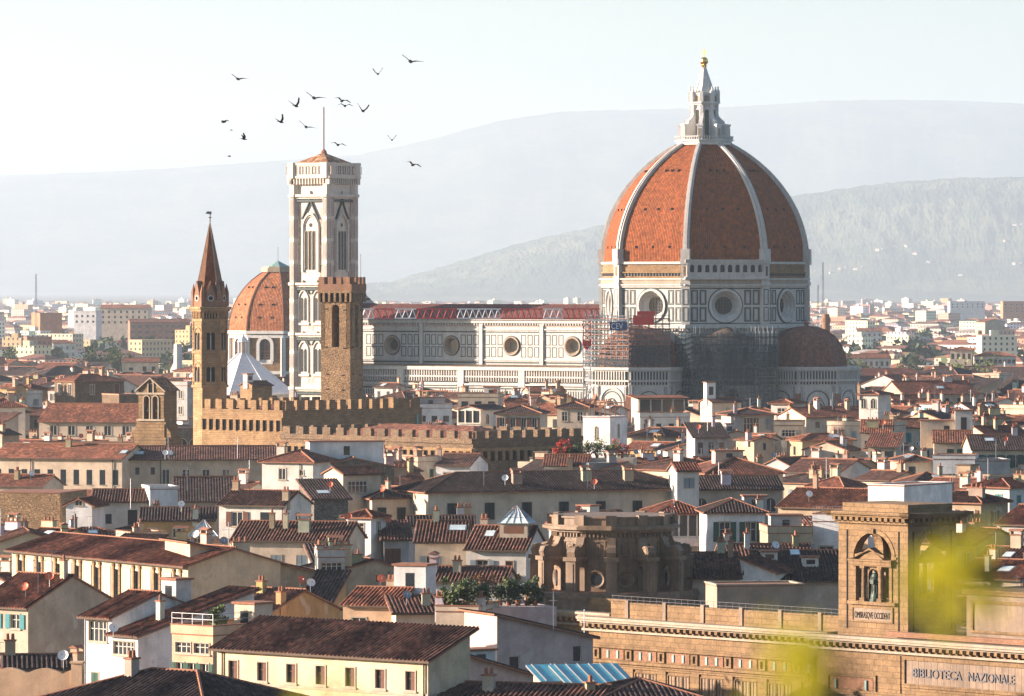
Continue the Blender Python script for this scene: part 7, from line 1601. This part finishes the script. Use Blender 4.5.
def fill():
    r = random.Random(23); G = []
    base = -37.0; a = R(base); c, s = math.cos(a), math.sin(a); cu, cv = 13.6, 12.2
    for iu in range(-150, 180):
        for iv in range(-14, 235):
            u, v = iu * cu + (5 if iv % 2 else 0), 420 + iv * cv + (iv // 4) * 4.5
            X, Y = u * c - v * s - 420 * .6, u * s + v * c
            if not (430 < Y < 2330) or abs(X) > .1 * Y + 8: continue
            k = 1.0 if Y < 1500 else 1.75
            if Y > 1500 and (iu % 2 or iv % 2): continue
            w_ = r.uniform(6.5, 13.4) * k; d = r.uniform(6.5, 11.8) * k
            phi = base + r.uniform(-7, 7)
            if r.random() < .12: w_, d = w_ * 1.6, d * 1.3
            if r.random() < .3: phi += 55 + r.uniform(-10, 10)
            h = r.uniform(15.5, 23.0) + (r.random() < .15) * 4 - (r.random() < .15) * 3
            if Y < 640: h = min(h, 18)
            elif Y < 1400: h += min(6.5, (Y - 640) / 62.0)
            G.append((Y, X, w_, d, phi, h, r.random(), r.random(), r.random(), r.random(), r.random(), r.random()))
    for g in sorted(G):
        Y, X, w_, d, phi, h = g[:6]
        it = dict(X=X, Y=Y, w=w_, d=d, h=h, phi=phi, pitch=15 + 7 * g[6], hand=False, name='house', cat='house', pv=None)
        it['roof'] = 'gx' if g[7] < .42 else 'hip' if g[7] < .68 else 'gy' if g[7] < .84 else 'flat' if g[7] < .93 else 'shed'
        it['wall'] = ['cream', 'white', 'buff', 'beige', 'yellow', 'bright', 'grey', 'peach', 'ochre', 'tan', 'cream', 'white'][int(g[8] * 11.99)]
        it['tile'] = ['brown', 'red', 'dark', 'rust', 'brown', 'dark', 'red'][int(g[9] * 6.99)]; it['tv'] = .8 + .5 * g[10]; it['wv'] = .88 + .2 * g[11]
        fp = footprint(it, .4)
        if any(sat(fp, b) for b in BLOCK): 
            for sc_ in (.7, .5):
                it['w'], it['d'] = w_ * sc_, d * sc_; fp = footprint(it, .4)
                if it['w'] > 4.5 and not any(sat(fp, b) for b in BLOCK): break
            else: continue
        ok = False
        for _ in range(6):
            hp = hull_pts(it); xs = [p[0] for p in hp]; top = min(p[1] for p in hp); x0, x1 = min(xs), max(xs); lim = 0
            for (a0, b0, a1, b1, D) in PROT:
                if D > Y and a1 > x0 and a0 < x1: lim = max(lim, b1)
            if x1 < 0 or x0 > 1024: break
            if top >= lim - .5: ok = True; break
            it['h'] -= (lim - top) * Y / F + .2
            if it['h'] < 6: break
        if not ok: continue
        cols = ['green', 'brown', 'grey', 'dark', 'teal']; cl = cols[int(g[10] * 4.99)]; st = ['open_', 'closed_', 'plain_', 'dark_', 'open_'][int(g[11] * 4.99)] + cl
        far = Y > 1500; ws = 1.0 if not far else 1.3
        n = max(1, int(it['w'] / (3.1 if not far else 3.6))); m = max(1, int(it['d'] / 4.2))
        it['wins'] = [('f', n, 2.0, 1.1 * ws, 1.75 * ws, st)]
        if it['h'] > 10: it['wins'].append(('f', n, 5.4, 1.1 * ws, 1.75 * ws, st))
        if phi < 0: it['wins'].append(('r', m, 2.1, 1.0 * ws, 1.6 * ws, st))
        else: it['wins'].append(('l', m, 2.1, 1.0 * ws, 1.6 * ws, st))
        BLOCK.append(footprint(it, .2)); PLAN.append(it)
fill()
# ---- painter: which houses show, and how large
import numpy as np
def visible():
    ids = np.full((696, 1024), -1, np.int32); Wn, Hn = 1024, 696
    occ = [dict(pts=[(x0, y0), (x1, y0), (x1, y1), (x0, y1)], D=D, k=-2) for (x0, y0, x1, y1, D) in
           ((365, 322, 600, 400, 1400), (600, 262, 842, 400, 1380), (289, 165, 358, 402, 1439), (320, 278, 366, 404, 1030), (193, 308, 227, 408, 1040), (202, 405, 413, 432, 1010), (275, 434, 578, 460, 935), (140, 388, 177, 440, 1000), (228, 300, 290, 395, 1500), (530, 515, 684, 592, 605), (540, 598, 600, 696, 596), (600, 610, 840, 696, 575), (840, 645, 1024, 696, 560), (843, 506, 960, 640, 563))]
    for i, it in enumerate(PLAN): occ.append(dict(pts=hull_pts(it), D=it['Y'], k=i))
    for o in sorted(occ, key=lambda q: -q['D']):
        P = sorted(set((round(x, 2), round(y, 2)) for x, y in o['pts']))
        def half(Q):
            Hh = []
            for p in Q:
                while len(Hh) > 1 and (Hh[-1][0] - Hh[-2][0]) * (p[1] - Hh[-2][1]) - (Hh[-1][1] - Hh[-2][1]) * (p[0] - Hh[-2][0]) <= 0: Hh.pop()
                Hh.append(p)
            return Hh
        hu = half(P)[:-1] + half(P[::-1])[:-1]
        x0, x1 = max(0, int(min(p[0] for p in hu))), min(Wn, int(max(p[0] for p in hu)) + 1); y0, y1 = max(0, int(min(p[1] for p in hu))), min(Hn, int(max(p[1] for p in hu)) + 1)
        if x1 <= x0 or y1 <= y0: continue
        gx, gy = np.meshgrid(np.arange(x0, x1) + .5, np.arange(y0, y1) + .5); mk = np.ones(gx.shape, bool)
        for i in range(len(hu)): a, b = hu[i], hu[(i + 1) % len(hu)]; mk &= ((b[0] - a[0]) * (gy - a[1]) - (b[1] - a[1]) * (gx - a[0])) >= 0
        ids[y0:y1, x0:x1][mk] = o['k']
    for i, it in enumerate(PLAN):
        m = ids == i; it['vis'] = int(m.sum())
        if it['vis']: ys, xs = np.nonzero(m); it['vx'], it['vy'] = float(xs.mean()), float(ys.mean()); it['vw'] = int(np.ptp(xs)) + 1
visible()
gen = sorted([it for it in PLAN if not it['hand'] and it['vis'] >= 6], key=lambda q: -q['vis'])
KEEP = [it for it in PLAN if it['hand'] and it['vis'] >= 12]
rest = gen[300 - len(KEEP):]; gen = gen[:300 - len(KEEP)]
print('HOUSES hand', len(KEEP), 'hidden hand', [it['label'][:40] for it in KEEP if it['vis'] < 15], 'generated', len(gen), 'of', len([1 for it in PLAN if not it['hand']]))
# ---- labels for the houses in between: look first, then the landmark they stand by
MARK = [('the great dome', 704, 330), ('the right tribune', 835, 370), ('the spired tower', 210, 380), ('the battlemented palace', 420, 440), ('the gabled bell tower', 155, 420), ('the marble nave', 480, 395), ('the bright white block', 604, 435),
        ('the pale yellow house', 320, 655), ('the painted palazzo', 100, 560), ('the dark rotunda', 607, 555), ('the library tower', 900, 560), ('the convent wing', 120, 465), ('the long beige house', 560, 490), ('the slim tower house', 360, 530),
        ('the green shuttered house', 735, 530), ('the long yellow house', 1000, 452), ('the white belvedere', 868, 400), ('the olive gable end', 372, 575), ('the far trees', 110, 335), ('the brown stone house', 90, 390), ('the white school block', 995, 356), ('the orange slab block', 50, 325),
        ('the broad red roof', 745, 480), ('the potted trees', 460, 600), ('the pink side wall', 545, 640), ('the white cube house', 827, 530), ('the long church', 95, 425), ('the rubble block', 25, 510), ('the long blank grey wall', 760, 597), ('the teal glass roofs', 590, 677), ('the white factory', 100, 355)]
ROOFW = dict(gx='gabled', gy='gable-fronted', hip='hipped', flat='flat', shed='lean-to'); TW = dict(brown='brown', red='red', dark='dark', rust='rust red')
def base_label(it):
    sz = 'tiny' if it['vis'] < 60 else 'small' if it['vis'] < 160 else 'large' if it['vis'] > 600 else 'mid-sized'
    rf = 'flat roof' if it['roof'] == 'flat' else ROOFW[it['roof']] + ' ' + TW[it['tile']] + ' roof'
    lb = '%s %s house with %s' % (sz.replace('mid-sized ', ''), {'bright': 'white', 'buff': 'beige'}.get(it['wall'], it['wall']), rf)
    n, mx, my = min(MARK, key=lambda m: (m[1] - it['vx']) ** 2 + (1.6 * (m[2] - it['vy'])) ** 2); dx, dy = it['vx'] - mx, it['vy'] - my
    rel = ('right of' if dx > 0 else 'left of') if abs(dx) > 1.5 * abs(dy) else ('below' if dy > 0 else 'above')
    return lb + ' ' + rel + ' ' + n
from collections import defaultdict
grp = defaultdict(list)
for it in gen: grp[base_label(it)].append(it)
ORD = ['leftmost', 'second', 'third', 'fourth', 'fifth', 'sixth', 'seventh']
for lb, L in grp.items():
    L.sort(key=lambda q: q['vx'])
    for i, it in enumerate(L): it['label'] = lb if len(L) == 1 else (lb + (', leftmost' if i == 0 else ', ' + ORD[i] + ' from left'))
for it in gen:
    w = it['label'].split()
    if len(w) > 16 and w[0] in ('tiny', 'small', 'large'): it['label'] = ' '.join(w[1:])
for it in gen + KEEP: it['group'] = 'houses of the old town' if it['Y'] < 1800 else 'houses beyond the cathedral'
for it in KEEP + gen: build_house(it)
packed_houses(rest)
# ------------------------------------------------------------------ plants, trees, walls, near sprigs
def leaf_cloud(mb, c, rad, n, size, r, m=0, clumps=9):
    cl = [(c[0] + r.gauss(0, .45) * rad[0], c[1] + r.gauss(0, .45) * rad[1], c[2] + r.gauss(0, .42) * rad[2], r.uniform(.3, .55)) for _ in range(clumps)]
    for i in range(n):
        k = r.choice(cl); q = Vector((r.gauss(0, 1), r.gauss(0, 1), r.gauss(0, 1))); q.normalize(); q *= r.random() ** .35 * k[3]
        p = Vector((k[0] + q.x * rad[0], k[1] + q.y * rad[1], k[2] + q.z * rad[2])); s = size * r.uniform(.6, 1.3)
        a = Vector((r.gauss(0, 1), r.gauss(0, 1), r.gauss(0, 1))).normalized(); b = a.orthogonal().normalized() * s * .5; a = a * s
        mb.face([p, p + a * .5 + b, p + a, p + a * .5 - b], m)
def tree(label, px, D, z0, h, wd, seed, leaf='leaf_dark', group=None, nleaf=1300):
    r = random.Random(seed); t = thing('tree', label, 'tree', (WX(px, D), D, z0), r.uniform(0, 360), group); mb = MB()
    mb.tube((0, 0, 0), (.2, 0, h * .4), h * .035, 6, 0, h * .022); 
    for i in range(6): a = i * 1.05 + r.random(); mb.tube((.2, 0, h * r.uniform(.25, .42)), (math.cos(a) * wd * .35, math.sin(a) * wd * .35, h * r.uniform(.55, .8)), h * .015, 5, 0, h * .006)
    part(mb, 'trunk', ['bark'], t); c = MB(); leaf_cloud(c, (0, 0, h * .62), (wd * .52, wd * .52, h * .40), nleaf, max(.25, wd * .075), r, 0, 14); part(c, 'crown', [leaf], t)
TR = [(98, 2600, 16, 17, 'wide tree left of the tall pair beside the white factory'), (112, 2650, 21, 18, 'tallest dark tree behind the white cube stair tower'), (124, 2620, 15, 15, 'round tree at the right end of the white factory'), (160, 2550, 12, 12, 'small tree in front of the balconied brick block'), (12, 2900, 13, 13, 'hazy tree at the far left edge among pale blocks'), (84, 2680, 13, 13, 'leftmost low tree of the clump behind the white factory'), (146, 2700, 10, 10, 'little tree between the cream and brick apartment blocks'),
      (852, 2120, 17, 20, 'spreading tree right above the tribune dome'), (840, 2180, 14, 12, 'narrow tree touching the right side of the tribune dome'), (917, 2060, 20, 20, 'big bushy tree on the right between red roofs'), (905, 2150, 14, 12, 'dark tree just left of the big bushy tree'), (970, 2100, 19, 20, 'large round tree left of the white school block'), (1008, 2120, 13, 15, 'low tree behind the white school block'), (992, 2560, 14, 14, 'dark clump tree before the orange apartment block'), (880, 2240, 11, 12, 'small tree between the two big ones on the right')]
for i, (px, D, h, wd, lb) in enumerate(TR): tree(lb, px, D, 0 if px > 300 else 0, h + (8 if px < 300 else 7), wd * .9, 40 + i, 'leaf_mid' if i % 3 else 'leaf_dark', 'trees among the far houses')
def pot_plant(label, px, py, D, hh, wd, seed, leaf, group, nleaf=260):
    r = random.Random(seed); t = thing('potted_shrub', label, 'plant', (WX(px, D), D, WZ(py, D)), r.uniform(0, 90), group)
    p = MB(); p.lathe([(.0, 0), (.22, 0), (.32, .5), (.36, .5), (.36, .58), (0, .55)], 10); part(p, 'pot', ['terracotta'], t)
    s = MB(); s.tube((0, 0, .4), (0, 0, .5 + hh * .4), .035, 5); part(s, 'stem', ['bark'], t)
    c = MB(); leaf_cloud(c, (0, 0, .55 + hh * .5), (wd * .62, wd * .62, hh * .58), int(nleaf * 2.2), .26, r, 0, 9); part(c, 'foliage', [leaf], t)
def house_by(s): return next(it for it in PLAN if it.get('label', '').startswith(s))
it = house_by('cream terrace house with potted'); zt = it['h'] + .05
def plant_on(label, it, fx, fy, hh, wd, seed, leaf, group, base=None, nleaf=260):
    X, Y = loc2w(it, it['w'] * fx, it['d'] * fy); z = (base if base is not None else roof_z(it, it['w'] * fx, it['d'] * fy) + .02); px, py = PX((X, Y, z)); pot_plant(label, px, py, Y, hh, wd, seed, leaf, group, nleaf)
PG = 'potted trees on the cream terrace'
for i, (fx, fy, hh, wd, lf, lb) in enumerate([(.12, .25, 2.2, 1.6, 'leaf_mid', 'leftmost olive green potted tree on the cream terrace'), (.34, .2, 2.0, 1.5, 'leaf_mid', 'second potted tree from the left on the cream terrace'), (.55, .25, 2.5, 1.7, 'leaf_mid', 'bushiest potted tree in the middle of the cream terrace'), (.76, .22, 2.2, 1.6, 'leaf_dark', 'dark potted tree fourth along the cream terrace'), (.92, .4, 2.6, 1.6, 'leaf_mid', 'rightmost potted tree on the cream terrace'), (.3, .75, 2.4, 2.0, 'leaf_dark', 'dark shrub at the back left of the cream terrace'), (.7, .8, 2.8, 1.8, 'leaf_dry', 'brown leaved shrub at the back of the cream terrace')]): plant_on(lb, it, fx, fy, hh, wd, 60 + i, lf, PG)
it2 = house_by('pink house with a sloping')
tb = thing('roof_terrace', 'plant terrace with a dark railing between the potted trees and the rotunda', 'terrace', (WX(520, 545), 545, 0), 20)
mb = MB(); mb.box(-5, 3.2, -2, 3.5, 0, WZ(606, 545)); o = part(mb, 'wall', ['plaster'], tb); o.color = (*WALL['pink'], 1); mb = MB(); [mb.tube((-5 + i * 1.0, -1.9, WZ(606, 545)), (-5 + i * 1.0, -1.9, WZ(606, 545) + 1.0), .03, 4) for i in range(9)]; mb.tube((-5, -1.9, WZ(606, 545) + 1), (3.2, -1.9, WZ(606, 545) + 1), .035, 4); part(mb, 'railing', ['metal_dark'], tb)
for i, (px, hh, wd, lf, lb) in enumerate([(500, 1.6, 1.6, 'leaf_dark', 'low dark shrub at the left end of the plant terrace'), (509, 2.2, 1.9, 'leaf_mid', 'tall green shrub left of centre on the plant terrace'), (518, 1.9, 1.9, 'leaf_dark', 'dense shrub at the middle of the plant terrace'), (527, 2.2, 1.8, 'leaf_mid', 'light green shrub on the plant terrace right of centre'), (535, 1.7, 1.5, 'leaf_dark', 'last shrub of the plant terrace next to the rotunda')]): pot_plant(lb, px, 606, 545.5 + (i % 2) * .6, hh, wd, 80 + i, lf, 'shrubs on the plant terrace')
D0 = 880.0; tb = thing('roof_garden', 'flowering roof garden terrace in front of the bright white block', 'terrace', (WX(592, D0), D0, 0), -6); mb = MB(); zg = WZ(458, D0); mb.box(-7, 7, -3, 4, 0, zg); o = part(mb, 'wall', ['plaster'], tb); o.color = (*WALL['cream'], 1)
for i, (px, hh, wd, lf, lb) in enumerate([(563, 2.0, 2.4, 'flower_red', 'bright red flowering bush at the left end of the roof garden'), (571, 1.6, 2.2, 'leaf_dark', 'low dark bush right of the red flowering bush'), (579, 2.0, 2.2, 'leaf_mid', 'green bush left of centre in the roof garden'), (588, 2.6, 2.2, 'leaf_dark', 'tall dark bush in front of the white block corner'), (597, 3.0, 2.4, 'leaf_mid', 'tallest light bush in the roof garden'), (606, 1.9, 2.4, 'leaf_dark', 'round bush right of the tallest roof garden bush'), (614, 2.2, 2.2, 'leaf_mid', 'green bush near the right end of the roof garden'), (622, 1.8, 2.0, 'flower_red', 'dull red bush at the right end of the roof garden')]): pot_plant(lb, px, 458, D0 - 1 + (i % 3) * .8, hh, wd, 100 + i, lf, 'bushes of the roof garden', 200)
it = house_by('terraced peach house'); plant_on('small palm like plant on the peach terrace', it, .45, .35, 2.2, 2.0, 131, 'leaf_mid', None)
it = house_by('cream house with flower pots'); 
for i, (fx, lf, lb) in enumerate([(.55, 'leaf_mid', 'left potted plant on the ledge of the glass lantern house'), (.7, 'flower_red', 'red potted flowers in the middle of the glass lantern house ledge'), (.86, 'leaf_mid', 'right potted plant on the ledge of the glass lantern house')]): X, Y = loc2w(it, it['w'] * fx, -.7); z = it['h'] - 4.29; pot_plant(lb, *PX((X, Y, z)), Y, .8, .9, 140 + i, lf, 'pots on the ledge', 120)
def garden_wall():
    D = 440.0; t = thing('garden_wall', 'peach garden wall with a wavy top in the bottom left corner', 'wall', (WX(-8, D), D, 0), -12); mb = MB(); L = (84 + 8) * D / F / math.cos(R(12)); z = WZ(673, D); P = [(0, 0), (L, 0)]
    for i in range(33): u = L * (1 - i / 32.0); P.append((u, z + .45 * abs(math.sin(u * 1.05)) ** .8))
    mb.extrude(P, 0, .4, 0); o = part(mb, 'wall', ['plaster'], t); o.color = (*WALL['peach'], 1)
    mb = MB(); mb.box(L - .9, L, -.2, .6, 0, z + .9); mb.box(L - 1.0, L + .1, -.3, .7, z + .9, z + 1.05); o = part(mb, 'pillar', ['plaster'], t); o.color = (*WALL['peach'], 1)
garden_wall()
H('small dark roofed sheds and dishes crowded behind the wavy garden wall', 4, 70, 668, 22.4, 6, 6, 'gx', 15, 'beige', 'dark', [('f', 3, 1.2, 1.2, 1.2, 'plain')], extra=[('dish', .9, -.1, 0), ('chim', .1, .5, 0)]); build_house(PLAN[-1]); 
def factory_chimney(): 
    D = 2150.0; o = MB(); z = WZ(314, D); o.lathe([(2.2, 0), (1.6, z - 3), (1.9, z - 3), (1.9, z - 1.6), (1.5, z - 1.6), (1.4, z), (.9, z)], 14); x = o.build('factory_chimney', [MAT['brick_old']]); x.location = (WX(826, D), D, 0); tag(x, 'tall round brick factory chimney beside the right tribune dome', 'chimney')
    D = 2000.0; o = MB(); z = WZ(344, D); o.lathe([(1.9, 0), (1.5, z), (0, z)], 14); x = o.build('factory_chimney', [MAT['marble_bright']]); x.location = (WX(178, D), D, 0); tag(x, 'short pale round chimney left of the spired tower', 'chimney')
factory_chimney()
def antenna_masts():
    for px, yt, D, lb in ((818, 285, 3000, 'thin lattice radio mast on the plain right of the dome'), (823, 262, 3100, 'tallest thin radio mast beside the right side of the drum'), (36, 274, 3400, 'faint hazy construction mast on the far left')):
        o = MB(); z = WZ(yt, D); s = .8
        for a, b in ((-s, -s), (s, -s), (s, s), (-s, s)): o.tube((a, b, 0), (a * .3, b * .3, z), .16, 4)
        for i in range(24): o.tube((-s, -s, z * i / 24), (s, s, z * (i + 1) / 24), .08, 3)
        x = o.build('radio_mast', [MAT['metal_grey']]); x.location = (WX(px, D), D, 0); tag(x, lb, 'mast')
antenna_masts()
def villas():
    r = random.Random(4)
    def ground_z(X, D):
        best = None
        for row in HILL_V:
            if abs(row[0][1] - D) < 1:
                for v in row:
                    if best is None or abs(v[0] - X) < best[0]: best = (abs(v[0] - X), v[2])
        return best[1] if best else 0
    pts = [(838, 269), (845, 268), (853, 270), (862, 267), (875, 250), (882, 251), (893, 248), (904, 247), (912, 254), (905, 246), (926, 262), (1003, 242), (1006, 243), (1012, 265), (1018, 264), (1019, 224), (1012, 226), (958, 276), (996, 273), (830, 274), (815, 273)]
    for px, py in pts:
        for row in HILL_V:
            D = row[0][1]; X = WX(px, D); z = ground_z(X, D); q = PX((X, D, z))[1]
            if q <= py + 1: break
        mb = MB(); w_, d, h = r.uniform(10, 24), r.uniform(9, 13), r.uniform(6, 10)
        mb.T = Matrix.Translation((X, D, z - 8)) @ Matrix.Rotation(R(r.uniform(-50, 20)), 4, 'Z'); mb.box(0, w_, 0, d, 0, h + 8)
        e = .6; A = [(-e, -e), (w_ + e, -e), (w_ + e, d + e), (-e, d + e)]
        for i in range(4): p, q_ = A[i], A[(i + 1) % 4]; mb.face([(p[0], p[1], h + 8), (q_[0], q_[1], h + 8), (w_ / 2, d / 2, h + 11)], 1)
        for i in range(4): mb.box(w_ * (i + .35) / 4, w_ * (i + .65) / 4, -.05, 0, h + 3, h + 5.5, 2)
        o = mb.build('villa', [MAT['plaster'], MAT['terracotta'], MAT['window_glass']]); o.color = (.5, .45, .38, 1); tag(o, 'tiny pale villa on the hazy wooded hillside', 'villa', 'villas on the hillside')
villas()
def sprig(label, px, py, D, n, spread, seed):
    """yellow green leaves on a twig close to the camera, rooted in the slope below"""
    r = random.Random(seed); c = Vector((WX(px, D), D, WZ(py, D))); gz = 52.6; t = thing('leafy_sprig', label, 'plant', (c.x + .05, D + .1, gz), 0, 'leafy sprigs in front of the camera')
    root = Vector((c.x + .05, D + .1, gz)); st = MB(); lf = MB(); P = [Vector((0, 0, 0)), Vector((.02, 0, (c.z - gz) * .5)), c - root + Vector((0, 0, spread * .8))]
    for a, b, ra, rb in ((P[0], P[1], .006, .005), (P[1], P[2], .005, .002)): st.tube(a, b, ra, 6, 0, rb)
    for i in range(n):
        h = Vector((r.gauss(0, spread * .42), r.gauss(0, spread * .5), r.gauss(0, spread * .55))); p = c - root + h; L = r.uniform(.022, .036)
        a = Vector((r.gauss(0, 1), r.gauss(0, 1) * .5, r.gauss(0, 1))).normalized(); b = a.cross(Vector((r.gauss(0, .4), 1, r.gauss(0, .4)))).normalized(); nrm = a.cross(b)
        prev = None; m = 6
        for k in range(m):
            u0, u1 = k / m, (k + 1) / m; w0, w1 = .32 * L * math.sin(math.pi * u0 ** .8), .32 * L * math.sin(math.pi * u1 ** .8); 
            f = lambda u, w_: p + a * L * u + b * w_ + nrm * (-.12 * L * (2 * u - 1) ** 2 + abs(w_) * .3)
            for s in (-1, 1): lf.face([f(u0, 0), f(u0, s * w0), f(u1, s * w1), f(u1, 0)])
        axis = Vector((P[1].x, P[1].y, min(max(p.z - .02, P[1].z), P[2].z))); st.tube(axis, p, .0014, 4)
    part(st, 'stem', ['bark'], t); part(lf, 'leaves', ['leaf_yellow'], t)
sprig('large blurred yellow green sprig before the right side of the library tower', 948, 578, 5.6, 30, .042, 5)
sprig('blurred yellow sprig in front of the library cornice at the bottom', 797, 668, 5.6, 34, .04, 9)
sprig('faint green blurred sprig low before the pale yellow house', 322, 713, 5.0, 4, .02, 12)
# ------------------------------------------------------------------ haze
hz = MB(); hz.box(-11000, 11000, -300, 44500, -3.5, 1500)
ho = hz.build('haze', [bpy.data.materials.new('haze_air')]); hm = ho.data.materials[0]; hm.use_nodes = True; ht = hm.node_tree; ht.nodes.remove(ht.nodes['Principled BSDF'])
pv = ht.nodes.new('ShaderNodeVolumePrincipled'); pv.inputs['Color'].default_value = HAZE_COLOR; pv.inputs['Density'].default_value = HAZE_DENSITY; pv.inputs['Anisotropy'].default_value = HAZE_G
ht.links.new(pv.outputs[0], ht.nodes['Material Output'].inputs['Volume']); hm.cycles.homogeneous_volume = True if hasattr(hm.cycles, 'homogeneous_volume') else None
tag(ho, kind='stuff')
